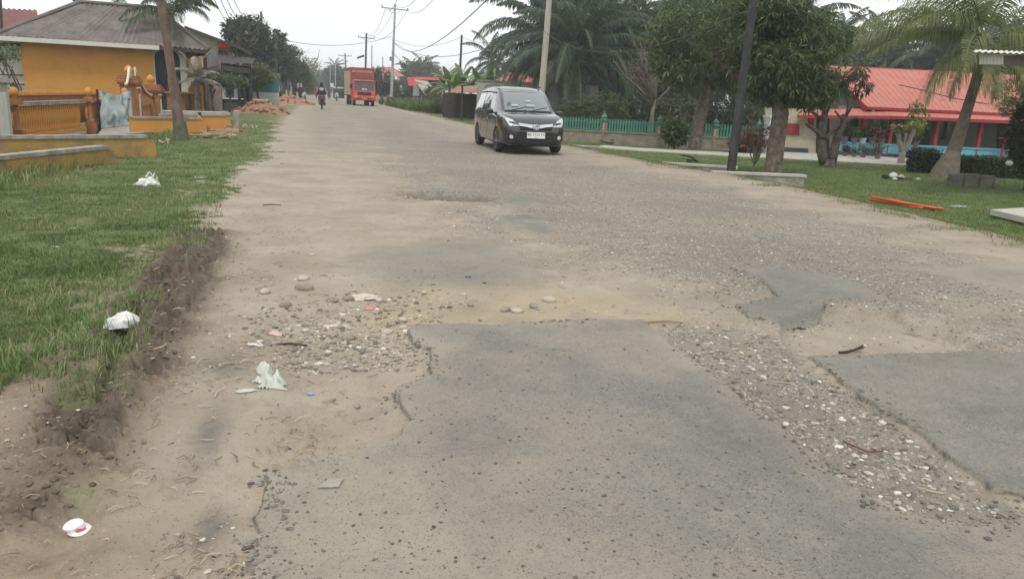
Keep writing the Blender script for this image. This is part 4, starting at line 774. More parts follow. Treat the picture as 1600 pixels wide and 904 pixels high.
# ================================================ RIGHT SIDE
ZL = -.32
GREENP = mat('green_paint', (.065, .225, .165), (.05, .17, .125), 6, .6, grime=(.10, .13, .1), gs=5, ga=.4)
GREEND = mat('green_paint_dark', (.03, .14, .095), (.025, .1, .075), 6, .6)
PLINTH = mat('fence_plinth', (.27, .235, .18), (.18, .155, .12), 3, .9, .006, 20, grime=(.09, .08, .06), gs=2, ga=.6)
F0 = G(872, 221.5, ZL); F1 = G(1183, 238.5, ZL); fd = (F1-F0).normalized(); F0 = F0-fd*2.0; FL = (F1-F0).length; fnr = Vector((fd.y, -fd.x, 0))
def FG(s, z=0, o=0): return F0+fd*s+fnr*o+Vector((0, 0, z))
t = thingw('green_fence', 'green picket fence on a low mouldy wall in front of the palms', 'fence', FG(0)); b = MB(); b.beam(FG(0, .2), FG(FL, .2), .16, .6); b.build('plinth', PLINTH, t)
b = MB(); b.beam(FG(0, .51), FG(FL, .51), .22, .05); b.build('plinth_coping', PLINTH, t)
def s_at(px): 
    p = PL(px, 205, F0, fd); return (p-F0).dot(fd)
posts = [s_at(943-87), s_at(943), s_at(1030), s_at(1117)]+[FL-.05]
for s in posts:
    b = MB(); b.beam(FG(s, -.1), FG(s, .95), .2, .2); o = b.build('fence_post', PLINTH, t); b = MB(); b.box(FG(s, .98), (.3, .3, .05)); b.box(FG(s, 1.04), (.2, .2, .07)); b.lathe([(.10, 1.07), (.14, 1.11), (.09, 1.17), (.03, 1.25), (.012, 1.36)], FG(s), 8); b.build('finial', GREENP, o)
    b = MB(); b.box(FG(s, .7, .115), (.07, .02, .28)); b.build('panel', SIGNR, o)
pk = None
lim = [0]+posts
for a_, c_ in zip(lim[:-1], lim[1:]):
    if c_-a_ < .4: continue
    b = MB(); b.beam(FG(a_+.1, .90), FG(c_-.1, .90), .04, .045); b.beam(FG(a_+.1, .60), FG(c_-.1, .60), .04, .045); b.build('rail', GREEND, t)
    n = int((c_-a_-.2)/.115)
    for i in range(n+1):
        s = a_+.13+(c_-a_-.26)*i/n
        if pk is None:
            m = MB(); w, h = .035, .46; ax = fd*w; th = fnr*.018
            m.prism([-ax, ax, ax+Vector((0, 0, h)), Vector((0, 0, h+.06)), -ax+Vector((0, 0, h))], th); pk = m.build('picket', GREENP, t); pk.location = FG(s, .54, .025)-t.location
        else: o = pk.copy(); C.objects.link(o); o.parent = t; o.location = FG(s, .54+random.uniform(-.008, .008), .025)-t.location
t = thingw('white_gate_pillar', 'white painted pillar at the right end of the green fence', 'pillar', FG(FL+.5)); b = MB(); b.box(FG(FL+.55, .65), (.75, .4, 1.5)); b.box(FG(FL+.55, 1.43), (.85, .5, .08)); b.build('shaft', mat('white_wall_paint', (.62, .64, .64), (.5, .52, .52), 2, .7), t)
# concrete paths and culvert kerbs
def slab(name, pts, z, th, mt, kind='structure'):
    P = [G(x, y_, z) for x, y_ in pts]; b = MB(); b.prism([p-Vector((0, 0, th)) for p in P], (0, 0, th)); return props(b.build(name, mt), kind=kind)
PATHM = mat('path_concrete', (.44, .42, .37), (.36, .34, .30), 3, .9, .003, 40, grime=(.24, .23, .2), gs=2, ga=.5)
slab('garden_path', [(930, 229), (1000, 235), (1180, 245), (1330, 253), (1600, 268), (1700, 272), (1700, 262), (1420, 246), (1240, 236), (1180, 240), (1000, 231), (945, 227)], ZL+.05, .08, PATHM)
slab('kiosk_pavement', [(1548, 327), (1640, 348), (1760, 350), (1760, 322), (1640, 322)], -.17, .1, PATHM)
def culvert(label, px0, px1, z, th, h, cap=True):
    a = G(*px0, z); c = G(*px1, z); t = thingw('culvert_wall', label, 'culvert wall', a); b = MB(); d = (c-a).normalized(); n_ = Vector((-d.y, d.x, 0)); b.beam(a-Vector((0, 0, h/2+.04))+n_*th/2, c-Vector((0, 0, h/2+.04))+n_*th/2, th*.85, h); b.build('wall_body', CONC, t)
    b = MB(); b.beam(a-d*.03-Vector((0, 0, .02))+n_*th/2, c+d*.05-Vector((0, 0, .02))+n_*th/2, th, .05); b.build('coping', PATHM, t); return t
culvert('light topped low culvert wall at the foot of the black pole', (1118, 268.5), (1258, 274), -.02, .28, .36)
culvert('long grey low culvert wall left of the black pole', (1036, 254), (1150, 261), -.06, .28, .3)
culvert('grey low wall in front of the green fence beside the car', (876, 216+10), (935, 229), -.1, .2, .3)
# black leaning pole
bs = G(1141, 272, -.12); tp = Y(1184, -45, bs.y+.1); pole('thick black pole leaning right at the garden edge', bs, tp, .105, .085, BLACKPOLE, name='black_pole')
# --- red roofed house
REDR = mat('red_roof_sheet', (.42, .14, .105), (.37, .118, .09), 1.2, .7, grime=(.36, .19, .15), gs=.8, ga=.65); REDD = mat('dark_red_paint', (.30, .04, .045), (.24, .03, .035), 4, .6)
CREAMW = mat('cream_house_wall', (.42, .39, .29), (.35, .32, .24), 2, .8, grime=(.26, .24, .2), gs=1.5, ga=.5); GREYW = mat('grey_house_wall', (.19, .19, .165), (.15, .15, .13), 2, .85)  # GREYW is darkened so the colour itself deepens the porch shade
BLUEW = mat('light_blue_paint', (.13, .40, .50), (.1, .33, .43), 4, .7, grime=(.2, .3, .33), gs=3, ga=.5); NAVY = mat('navy_band', (.05, .06, .085), (.035, .045, .06), 4, .8)
GLS = glassmat('window_glass', (.03, .035, .04), .08)
K0 = G(1296, 243, ZL); hr = Vector((math.cos(math.radians(15.2)), -math.sin(math.radians(15.2)), 0)); hd_ = Vector((-hr.y, hr.x, 0))
def K(px, py, dep=0): return PL(px, py, K0+hd_*dep, hr)   # point on the facade plane set back by dep
hz = thingw('red_roof_house', 'low house with salmon red metal roof and blue porch wall behind the garden', 'house', K0)
def quadp(nm, pts, dep, th, mt, par=hz):
    b = MB(); b.prism([K(x, y_, dep) for x, y_ in pts], hd_*th); return b.build(nm, mt, par)
quadp('porch_wall', [(1305, 237), (1600, 253), (1700, 258), (1700, 240), (1600, 236), (1450, 229), (1305, 222.5)], 0, .12, BLUEW)
quadp('porch_coping', [(1303, 223.2), (1450, 229.8), (1700, 241), (1700, 238.8), (1450, 227.8), (1303, 221)], -.04, .2, BLUEW)
quadp('base_band', [(1303, 243), (1700, 264), (1700, 256), (1600, 252), (1303, 235.5)], -.03, .12, NAVY)
for x, y_ in ((1317, 228), (1357, 232)): quadp('porch_vent', [(x, y_), (x+12, y_+.6), (x+12, y_+9.6), (x, y_+9)], -.02, .05, DARKM)
quadp('porch_vent', [(1412, 236), (1442, 237.5), (1442, 241), (1412, 239.8)], -.02, .05, DARKM)
quadp('house_wall', [(1310, 250), (1700, 265), (1700, 180), (1310, 165)], 1.5, .15, GREYW)
quadp('wing_wall', [(1196, 240), (1300, 246), (1300, 172), (1196, 168)], .4, .15, CREAMW)
for i in range(6): quadp('cladding_board', [(1255, 216-i*6.3), (1296, 218-i*6.3), (1296, 212.4-i*6.3), (1255, 210.4-i*6.3)], .37, .03, CREAMW)
quadp('wing_base_band', [(1214, 238), (1263, 241), (1263, 232), (1214, 230)], .36, .06, NAVY)
quadp('shutter', [(1222, 209), (1249, 211.5), (1249, 194), (1222, 192)], .34, .06, REDD); quadp('shutter', [(1262, 200), (1272, 201), (1272, 176), (1262, 175)], .36, .02, REDD)
quadp('side_door', [(1276, 240), (1296, 241), (1296, 180), (1276, 179)], .33, .06, DARKM)
for x0, x1 in ((1322, 1344), (1350, 1391), (1462, 1485)):
    w = quadp('window', [(x0-1.5, 219), (x1+1.5, 221), (x1+1.5, 181), (x0-1.5, 180)], 1.42, .07, REDD if x0 < 1400 else GREYW); quadp('pane', [(x0, 217), (x1, 218.8), (x1, 183), (x0, 182)], 1.38, .03, GLS, w).location = (0, 0, 0)
    if x0 == 1350:
        for xx in (1363, 1377): quadp('mullion', [(xx, 217), (xx+1.2, 217), (xx+1.2, 183), (xx, 183)], 1.35, .03, GREYW, w).location = (0, 0, 0)
quadp('doorway', [(1560, 245), (1596, 247), (1596, 190), (1560, 188)], 1.4, .07, DARKM)
quadp('doorway', [(1434, 225), (1452, 226), (1452, 184), (1434, 183)], 1.4, .07, DARKM)
for px in (1345, 1389, 1460, 1528, 1600, 1662): b = MB(); p0 = K(px, 240, .1); top = K(px, 183+(px-1300)*.03, .1); b.box(((p0.x+top.x)/2, p0.y, (ZL+top.z)/2), (.14, .14, top.z-ZL)); b.build('porch_post', REDD, hz)
# awning (front strip), main roof
ea, eb = K(1392, 181, -.35), K(1700, 193, -.35); ta, tb = K(1392, 168.5, .9), K(1700, 182, .9)
def ribbed(nm, a, b_, c, d, mt, nr=30, par=hz):
    q = MB(); a, b_, c, d = map(Vector, (a, b_, c, d)); nrm = (b_-a).cross(d-a).normalized(); q.prism([a, b_, c, d], -nrm*.03)
    for i in range(nr+1): u = i/nr; q.beam(a.lerp(b_, u)+nrm*.002, d.lerp(c, u)+nrm*.002, .03, .016)
    return q.build(nm, mt, par)
ribbed('awning_roof', ea, eb, tb, ta, REDR, 34)
el_, tl_ = K(1246, 180, -.1), K(1256, 172, .9); ribbed('awning_roof', el_, ea, ta, tl_, REDR, 14)
b = MB(); b.beam(ea-Vector((0, 0, .06)), eb-Vector((0, 0, .06)), .03, .12); b.beam(el_-Vector((0, 0, .06)), ea-Vector((0, 0, .06)), .03, .12); b.build('awning_fascia', REDD, hz)
m0, m1 = K(1354, 166.5, .3), K(1720, 184, .3); r0q, r1q = K(1284, 103, 5.5), K(1720, 124, 5.5)
ribbed('main_roof', m0, m1, r1q, r0q, REDR, 44)
b = MB(); b.beam(m0-Vector((0, 0, .08)), r0q-Vector((0, 0, .08)), .05, .2); b.build('barge_board', REDD, hz); b = MB(); b.beam(m0-Vector((0, 0, .06)), m1-Vector((0, 0, .06)), .04, .1); b.build('eave_board', REDD, hz)
bk0 = K(1354, 166.5, .3)+hd_*10.4; b = MB(); b.prism([m0+hr*.25-Vector((0, 0, .1)), r0q+hr*.25-Vector((0, 0, .1)), bk0+hr*.25-Vector((0, 0, .1)), Vector((bk0.x+.25*hr.x, bk0.y, ZL)), Vector((m0.x+.25*hr.x, m0.y, ZL))], hr*.12); b.build('gable_wall', GREYW, hz)
b = MB(); q = m1+hd_*10.4; b.prism([r0q, r1q, Vector((q.x, q.y, m1.z)), bk0], (0, 0, .04)); b.build('rear_roof', REDR, hz)
b = MB(); P_ = [K(x, y_, 2.2) for x, y_ in ((1388, 143), (1420, 150), (1470, 163), (1530, 173))]; b.tube([p+Vector((0, 0, .25))-hd_*.9 for p in P_], .018, 4); props(b.build('roof_cable', WIREM), 'thin dark cable running down across the red roof', 'cable')
# porch things: pots on the ground and plants on the porch wall
POTM = mat('pot_grey', (.2, .17, .15), (.13, .11, .1), 5, .8); POTC = mat('pot_clay', (.33, .17, .1), (.25, .12, .07), 5, .8); POTW = mat('pot_pale', (.42, .5, .48), (.36, .42, .4), 5, .6)
def plant_pot(label, p, s, leaf, pm=POTM, pl=1.0, group='potted plants along the blue porch', k=7, sh=(1, 1, 1)):
    t = thing('potted_plant', label, 'potted plant', p, 0, group); m = MB(); m.lathe([(.1*s, 0), (.14*s, .04*s), (.17*s, .24*s), (.19*s, .25*s), (.19*s, .3*s), (.15*s, .3*s), (.14*s, .26*s)], (0, 0, 0), 12); smooth_angle(m.build('pot', pm, t))
    leaves_obj('foliage', ell_pts(34, (0, 0, .3*s+.22*s*pl), (.3*s*sh[0], .3*s*sh[1], .28*s*pl), .3), k, .2*s, .06*s, leaf, t, droop=.3); return t
labs = ['squat grey pot with reddish leaves left on the porch floor edge', 'grey pot with thin foliage second along the blue wall', 'spiky leaved plant in grey pot before the blue wall', 'rounded bushy potted plant right of the vent']
for (px, py, s, lf, lb) in ((1320, 244, .55, LF_RED, labs[0]), (1334, 245, .5, LF_MID, labs[1]), (1348, 246, .65, LF_OLIVE, labs[2]), (1371, 248, .7, LF_OLIVE, labs[3])): plant_pot(lb, G(px, py, ZL+.05), s, lf)
for i, (px, lf, s, lb) in enumerate(((1318, LF_DARK, 1.5, 'dark green potted plant first on the blue porch wall'), (1333, LF_MID, 1.3, 'mid green potted plant second on the blue porch wall'), (1347, LF_DARK, 1.3, 'pale green pot with pink tinged plant on the porch wall'), (1362, LF_RED, 1.5, 'reddish potted plant beside the pale pot on the porch wall'), (1376, LF_RED, 1.4, 'dusky red potted plant before the big window'), (1418, LF_RED, 1.2, 'reddish plant seen above the frangipani stump'), (1430, LF_DARK, 1.2, 'dark plant on the porch wall by the middle door'))):
    p = K(px, 223+(px-1305)*.05, .02); plant_pot(lb, (p.x, p.y, p.z), s*.62, lf, POTW if i == 2 else POTM, 1.1)
q = K(1428, 222, -1.2); tree('porch_shrub', 'thin bright yellow-green shrub growing up before the porch', 'shrub', (q.x, q.y, ZL), [(0, 0, 0), (.05, 0, .9), (0, 0, 1.3)], [((0, 0, 1.65), (.42, .4, .75), 1)], LF_YEL, 6, .13, .07, 110, limbs=6, r0=.03, r1=.02)
t = thingw('red_table', 'red topped small table at the right end of the porch', 'table', K(1572, 250, -.5)); b = MB(); b.box(K(1576, 216.5, -.5), (.6, .4, .04)); b.build('table_top', REDD, t)
for dx in (-6, 6): p = K(1576+dx, 216, -.5); b = MB(); b.box((p.x, p.y, (p.z+ZL)/2), (.06, .06, p.z-ZL)); b.build('leg', REDD, t)
# kiosk roof corner at top right (stands on posts outside the frame)
ky = 13.0; t = thingw('kiosk', 'kiosk with corrugated white roof edge and white plank board poking in at right', 'kiosk', (Y(1660, 300, ky).x, ky, -.25)); a = Y(1518, 81, ky); c = Y(1760, 90, ky)
b = MB(); bk_ = Vector((a.x*.2+.12, 2.6, .30)); b.sheet(a, c, c+bk_, a+bk_, 130, 2, .014, .006, waves=26); b.build('roof_sheet', WHITEP, t, True)
for i in range(7): b = MB(); x = 1531+i*5.3; b.prism([Y(x, 100.5+(i*.1), ky+.2), Y(x+5.0, 100.6+i*.1, ky+.2), Y(x+5.0+.3, 84.5, ky+.2), Y(x+.6, 84.2, ky+.2)], (0, .02, 0)); b.build('board_plank', WHITEP, t)
b = MB(); b.prism([Y(1567, 102, ky+.3), Y(1760, 108, ky+.3), Y(1760, 90, ky+.3), Y(1567, 87, ky+.3)], (0, .06, 0)); b.build('roof_beam', mat('weathered_beam', (.19, .165, .135), (.12, .105, .085), 5, .9, streak=1), t)
for xx, yy in ((1660, ky+.4), (1750, ky+.4), (1700, ky+2.4)): p = Y(xx, 90, yy); b = MB(); b.box((p.x, yy, p.z/2-.15), (.1, .1, p.z+.3)); b.build('post', DKWOOD, t)
# --- garden trees
tz = G(1208, 270, -.2); mg = tree('mango_tree', 'mango tree with stout cut trunk right behind the culvert wall', 'mango tree', tz, [(0, 0, 0), (-.02, 0, .7), (0, 0, 1.5), (-.03, .1, 1.9)], [((.05, .1, 2.7), (1.25, 1.2, 1.1), .55), ((-.35, .3, 4.0), (1.0, 1.0, .9), .25), ((.8, 0, 2.2), (.75, .7, .6), .15), ((-.7, .8, 3.5), (1.5, 1.1, 1.5), .3), ((1.0, .4, 3.4), (1.1, .9, 1.0), .2)], LF_MANGO, 9, .21, .045, 1300, r0=.235, r1=.20, limbs=16, droop=.75, lump=.45, shell=.35)
tz = G(1084, 233, ZL); tree('mango_tree', 'tall dark mango tree leaning over the green fence', 'mango tree', tz, [(0, 0, 0), (.12, 0, 1.2), (.3, 0, 2.2), (.35, 0, 3.0)], [((.3, 0, 4.6), (2.9, 2.2, 1.9), .5), ((2.6, .3, 4.4), (1.7, 1.4, 1.7), .2), ((-1.2, -.3, 3.2), (1.4, 1.2, .9), .18), ((1.6, -.3, 3.1), (1.3, 1.2, .9), .22)], LF_MANGO, 9, .30, .065, 1900, r0=.30, r1=.2, limbs=16, droop=.75, lump=.45, shell=.35)
tz = G(1103, 228, ZL); tree('mango_tree', 'second brown-tinged mango trunk just right of the tall dark one', 'mango tree', (tz.x+.6, tz.y+2.5, ZL), [(0, 0, 0), (.3, 0, 1.5), (.9, 0, 2.8)], [((1.4, 0, 4.5), (2.0, 2, 2.2), 1)], LF_OLIVE, 9, .30, .065, 900, r0=.2, r1=.13, limbs=12, droop=.75, lump=.4, shell=.35)
LF_TIP = leafmat('mango_dry_leaf', (.10, .08, .05), (.22, .17, .10), c3=(.25, .26, .08))
tz = G(1292, 261, ZL); t = tree('pruned_tree', 'pruned tree with two stout stubs and few leaf tufts in front of the porch', 'tree', tz, [(0, 0, 0), (0, 0, .25)], [((-.55, 0, 2.55), (.8, .6, .55), .5), ((.35, 0, 2.75), (.95, .6, .55), .5)], LF_MANGO, 10, .24, .05, 150, r0=.26, r1=.22, limbs=0, droop=.9, bark=BARK)
b = MB(); limb(b, (-.1, 0, .1), (-.32, .05, 1.75), .17, .10, .05, sides=9); limb(b, (.12, 0, .1), (.42, .05, 1.65), .17, .10, .06, sides=9); limb(b, (-.2, 0, .9), (-1.0, 0, 1.35), .08, .05, .08); limb(b, (-.28, 0, 1.4), (-.9, .1, 1.75), .06, .04); limb(b, (-.2, 0, .85), (.3, 0, 1.35), .07, .05); limb(b, (.36, 0, 1.3), (.0, 0, 1.75), .05, .03); limb(b, (.4, 0, 1.4), (.85, 0, 1.6), .05, .03)
for e in ((-.5, 0, 2.6), (-.9, .1, 2.4), (-.2, 0, 2.9), (.5, 0, 2.9), (.9, 0, 2.8), (.1, .1, 2.6)): limb(b, (-.3, 0, 1.6) if e[0] < 0 else (.4, 0, 1.55), e, .045, .012)
b.build('limb', BARK, t, True)
tz = G(1407, 257, ZL); t = tree('frangipani_stump', 'pale forked frangipani stump with leaf tufts on the lawn', 'frangipani', tz, [(0, 0, 0), (0, 0, .5)], [((-.3, 0, 1.25), (.25, .2, .14), .5), ((.3, 0, 1.4), (.3, .2, .14), .5)], LF_YEL, 7, .16, .06, 34, r0=.13, r1=.1, limbs=0, bark=BARKP)
b = MB(); limb(b, (0, 0, .35), (-.35, 0, 1.15), .09, .07, .03, sides=8); limb(b, (0, 0, .35), (.32, 0, 1.3), .09, .07, .03, sides=8); limb(b, (0, 0, .5), (.02, 0, 1.1), .06, .05, .02); b.build('limb', BARKP, t, True)
tz = G(1178, 262, -.25); tree('croton_bush', 'leggy bare stemmed bush with sparse reddish leaves left of the mango trunk', 'bush', tz, [(0, 0, 0), (0, 0, .1)], [((-.1, 0, .95), (.45, .4, .5), 1)], LF_RED, 6, .12, .045, 90, r0=.03, r1=.03, limbs=14, bark=BARKP)
tz = G(1165, 240, ZL); tree('croton_bush', 'low pink and russet bush against the white pillar', 'bush', tz, [(0, 0, 0), (0, 0, .1)], [((0, 0, .4), (.95, .6, .42), 1)], LF_RED, 8, .16, .06, 230, r0=.03, r1=.03, limbs=6)
tz = G(1052, 235, ZL); tree('bright_shrub', 'bright green leafy shrub in front of the green fence', 'shrub', tz, [(0, 0, 0), (0, 0, .1)], [((0, 0, .75), (.65, .4, .6), 1)], LF_MID, 8, .2, .08, 190, r0=.03, r1=.02, limbs=5)
# behind the fence
tree('olive_bush', 'big olive green bush behind the left end of the green fence', 'bush', (xat(928, 37, 200), 37, ZL), [(0, 0, 0), (0, 0, .4)], [((0, 0, 1.1), (2.0, 1.4, 1.35), .8), ((-1.4, -.2, .8), (1.1, .9, .9), .2)], LF_OLIVE, 9, .16, .05, 1700, r0=.06, r1=.05, limbs=10, lump=.3)
tree('grey_bush', 'grey-green shrub at the end of the long pale wall', 'bush', (xat(874, 40, 180), 40, ZL), [(0, 0, 0), (0, 0, .3)], [((0, 0, 1.0), (1.0, .8, 1.0), 1)], leafmat('grey_leaf', (.11, .12, .09), (.22, .23, .17)), 7, .14, .05, 400, r0=.05, r1=.04, limbs=8)
bt = tree('bare_tree', 'twisted bare grey-branched tree behind the green fence', 'tree', (xat(1018, 38, 190), 38, ZL), [(0, 0, 0), (0, 0, 1.0), (.05, 0, 1.9)], [((-.5, 0, 3.6), (2.2, 1.0, 1.8), 1)], LF_TIP, 3, .18, .05, 90, r0=.13, r1=.09, limbs=22, bark=mat('dead_bark', (.21, .185, .15), (.12, .10, .08), 8, .9))
for px, y_, h in ((1000, 41, 1.6), (1060, 40, 1.9), (1135, 42, 2.4), (1100, 45, 2.8), (1165, 41, 1.6)):
    tree('undergrowth_bush', {1000: 'dark bush under the bare tree', 1060: 'mid height bush left of the tall mango trunk', 1135: 'dark bush between the mango trunk and black pole', 1100: 'tallest dark bush behind the mango trunk', 1165: 'dark bush just left of the white pillar'}[px], 'bush', (xat(px, y_, 190), y_, ZL), [(0, 0, 0), (0, 0, .3)], [((0, 0, h*.6), (1.9, 1.2, h*.65), 1)], LF_DARK if px != 1060 else LF_OLIVE, 7, .26, .08, 420, r0=.05, r1=.04, limbs=5, group='bushes behind the green fence')
# oil palms
OPV = [frond_mesh('oil_palm_frond', 5.6, math.radians(a), math.radians(b_), 84, 1.05, .065, LF_PALM, 1.3, seed=20+i, sway=sw) for i, (a, b_, sw) in enumerate(((78, 10, .1), (62, -30, -.15), (45, -60, .12), (25, -80, -.1), (-5, -88, .1), (-35, -90, 0)))]
def oilfr(n=30, seedv=0):
    rr_ = random.Random(seedv); return [((i*137.5+rr_.uniform(-12, 12)) % 360, min(5, int(i/n*6)), rr_.uniform(.85, 1.1)) for i in range(n)]
labs = ['leftmost big oil palm with fronds spreading over the pale wall', 'oil palm right of the concrete pole', 'dense oil palm behind the olive bush', 'oil palm behind the bare grey tree', 'oil palm over the tall mango', 'dark oil palm behind the black pole', 'oil palm behind the stout mango crown', 'oil palm over the left gable of the red house', 'oil palm behind the middle of the red roof', 'oil palm behind the coconut crown', 'rightmost oil palm behind the red house', 'front oil palm low over the bushes', 'oil palm seen low between bushes and wall']
OP = [(850, 48, 5.2), (898, 43, 4.2), (955, 49, 5.2), (1012, 50, 5.8), (1085, 52, 6.6), (1150, 50, 6.2), (1222, 56, 7.2), (1290, 62, 6.6), (1372, 60, 6.4), (1462, 56, 6.2), (1560, 54, 6.2), (930, 56, 3.6), (1180, 62, 4.6)]
for i, (px, y_, h) in enumerate(OP): palm(labs[i], (xat(px, y_, 160), y_, ZL), h-ZL*0, oilfr(40 if i < 6 else 28, i), OPV, r0=.38, r1=.34, name='oil_palm', group='oil palms behind the gardens', ring=.3)
# background broadleaf wall of green behind the red house / garden
BGT = [(1110, 66, 12, 5.0), (1190, 70, 12.6, 5.2), (1262, 74, 11.8, 5.2), (1335, 76, 10.4, 5.4), (1420, 72, 9.8, 5.2), (1510, 70, 12.5, 5.4), (1600, 66, 13, 5.5), (1040, 72, 11.5, 5.0), (1240, 48, 5.6, 3.2), (1330, 52, 5.8, 3.6), (960, 66, 10, 5), (870, 64, 6.4, 4.2), (1690, 60, 12.5, 5.0)]
for i, (px, y_, h, rd) in enumerate(BGT):
    tree('background_tree', 'dark broadleaf tree in the mass behind the gardens, '+('behind the tall mango', 'behind the black pole', 'left of the red house gable', 'above the red ridge', 'behind the coconut fronds', 'behind the coconut crown', 'at the right frame edge', 'behind the bare tree', 'low beside the red gable', 'low behind the red ridge', 'behind the third oil palm', 'behind the pale wall', 'beyond the right frame edge')[i], 'tree', (xat(px, y_, 165), y_, ZL), [(0, 0, 0), (0, 0, h*.5)], [((0, 0, h*.55), (rd, rd*.8, h*.48), 1)], (LF_DARK, LF_MANGO, LF_FAR)[i % 3], 8, .5, .2, 1100, r0=.25, r1=.15, limbs=6, group='background trees behind the gardens', lump=.35, shell=.4)
# coconut palm
CCV = [frond_mesh('coconut_frond', L_, math.radians(a), math.radians(b_), 70, ll, .035, LF_COCO, dr, seed=40+i, sway=sw) for i, (L_, a, b_, ll, dr, sw) in enumerate(((3.6, 70, 0, .9, .9, .1), (4.2, 48, -28, .95, 1.1, -.1), (4.6, 26, -35, 1.0, 1.5, 0), (3.6, 10, -62, .95, 1.5, .15), (2.6, -20, -80, .8, 1.2, -.1), (2.0, -50, -88, .7, 1.0, 0), (5.3, 12, -40, 1.0, 1.6, .06), (2.5, -25, -86, .9, .8, 0)))]
cb = G(1476, 277, ZL); ct = Y(1536, 62, cb.y+.2); dl = ct-cb
t = thing('coconut_palm', 'leaning coconut palm with ringed trunk in the garden', 'coconut palm', cb); m = MB(); trunk_rings(m, [(-.05, 0, -.3), (0, 0, .12), Vector((dl.x*.22, 0, dl.z*.18)), Vector((dl.x*.5, 0, dl.z*.45)), Vector((dl.x*.8, 0, dl.z*.78)), dl], [.50, .38, .20, .15, .13, .12], 14, ring=.085, amp=.035); m.build('trunk', mat('coconut_bark', (.19, .158, .122), (.11, .09, .07), 9, .9, .012, 25, grime=(.09, .085, .065), gs=4, ga=.6), t, True)
for az, v, s in ((166, 6, 1.0), (158, 6, .9), (176, 7, 1.0), (200, 7, .9), (-20, 7, 1.0), (150, 7, .8), (250, 7, 1.0), (178, 6, .75), (183, 2, 1.0), (172, 1, .95), (197, 2, .85), (205, 1, 1.0), (160, 0, .9), (215, 3, .95), (238, 4, .9), (262, 5, 1.0), (285, 4, .85), (300, 3, .9), (330, 2, .8), (350, 1, .9), (20, 0, .9), (60, 1, .9), (100, 1, .9), (130, 2, .9), (80, 0, 1), (5, 3, .9), (250, 0, .8), (225, 5, .85)): put_mesh('frond', CCV[v], t, dl, math.radians(az), s)
# hedge with planter
tz = G(1500, 292, -.33); t = thingw('block_planter', 'row of grey concrete blocks edging the hedge', 'planter', tz)
a = G(1484, 290, ZL); c = G(1556, 295, ZL); 
MOSSY = mat('mossy_block', (.17, .16, .13), (.10, .10, .075), 6, .95, .01, 25, grime=(.06, .07, .04), gs=5, ga=.7)
for i in range(3): u = (i+.5)/3; p = a.lerp(c, u); b = MB(); b.bbox(p+Vector((0, .1, .13)), ((c-a).length/3-.008, .25, .38+.02*(i % 2)), math.atan2((c-a).y, (c-a).x), .02); b.build('block', MOSSY, t)
def hedge(label, cen, size, n, lf=LF_DARK, rz=0):
    cen = Vector(cen); t = thing('hedge', label, 'hedge', cen, rz); x = rng.uniform(-1, 1, (n, 3)); ax = rng.integers(0, 3, n); x[np.arange(n), ax] = np.sign(x[np.arange(n), ax])*rng.uniform(.82, 1.03, n); x[:, 2] = np.abs(x[:, 2]); x = x*np.array(size)/2*np.array([1, 1, 2]); leaves_obj('foliage', x, 6, .09, .045, lf, t, droop=.1)
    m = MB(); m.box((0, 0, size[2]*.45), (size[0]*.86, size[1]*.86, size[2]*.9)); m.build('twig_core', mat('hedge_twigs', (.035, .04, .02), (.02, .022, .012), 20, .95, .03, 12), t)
q = G(1560, 277, ZL); hedge('long clipped dark green hedge between the coconut trunk and the right edge', (q.x+.2, q.y, ZL), (3.1, .8, .56), 1800, rz=-.2)
q = G(1455, 272, ZL); hedge('square clipped bush left of the coconut trunk', (q.x+.1, q.y+.5, ZL), (.8, .6, .68), 450)
tree('garden_bush', 'tall dark bush filling the right frame edge above the hedge', 'bush', (xat(1612, 15.5, 250), 15.5, ZL), [(0, 0, 0), (0, 0, .6)], [((.1, 0, 1.5), (.75, .7, 1.3), 1)], LF_DARK, 8, .16, .06, 900, r0=.07, r1=.05, limbs=9)
tree('garden_tree', 'small leafy tree half hiding the right end of the red roof', 'tree', (xat(1585, 22, 250), 22, ZL), [(0, 0, 0), (-.1, 0, 1.2), (-.3, 0, 1.9)], [((-.1, 0, 2.5), (1.2, 1.0, .8), 1)], LF_OLIVE, 7, .14, .045, 420, r0=.07, r1=.05, limbs=10)
t = thing('pale_stone', 'pale round object lying on top of the hedge', 'ball', Vector((Y(1577, 255, 15.4)))); b = MB(); b.blob((0, 0, 0), (.09, .08, .07), 2, .05); b.build('ball', WHITEP, t, True)
# --- long pale wall, red roofs, shed behind the car
yy = 46; t = thingw('boundary_wall', 'long pale mildewed concrete wall behind the black car', 'wall', (xat(746, yy), yy, ZL)); xa, xb = xat(746, yy, 140), xat(935, yy, 140); zt = Y(800, 129, yy).z; b = MB(); b.prism([(xa, yy, -.5), (xb, yy, -.5), (xb, yy, zt), (xa, yy, zt)], (0, .15, 0)); b.build('wall_body', mat('mildew_wall', (.40, .385, .34), (.3, .29, .255), 3, .9, .004, 20, streak=1, grime=(.17, .16, .14), gs=1.6, ga=.5), t); b = MB(); b.box(((xa+xb)/2, yy+.07, zt+.03), (xb-xa+.1, .25, .07)); b.build('wall_coping', CONC, t)
yy = 60; t = thingw('red_roofed_hut', 'hut with faded red corrugated roof just above the pale wall', 'hut', (xat(812, yy), yy, 0)); a, c, d, e = Y(772, 128, yy), Y(850, 130, yy), Y(835, 118, yy+3), Y(793, 112, yy+3); REDC = mat('red_corrugated', (.42, .12, .105), (.34, .1, .09), 2, .7, grime=(.5, .38, .34), gs=1.5, ga=.5)
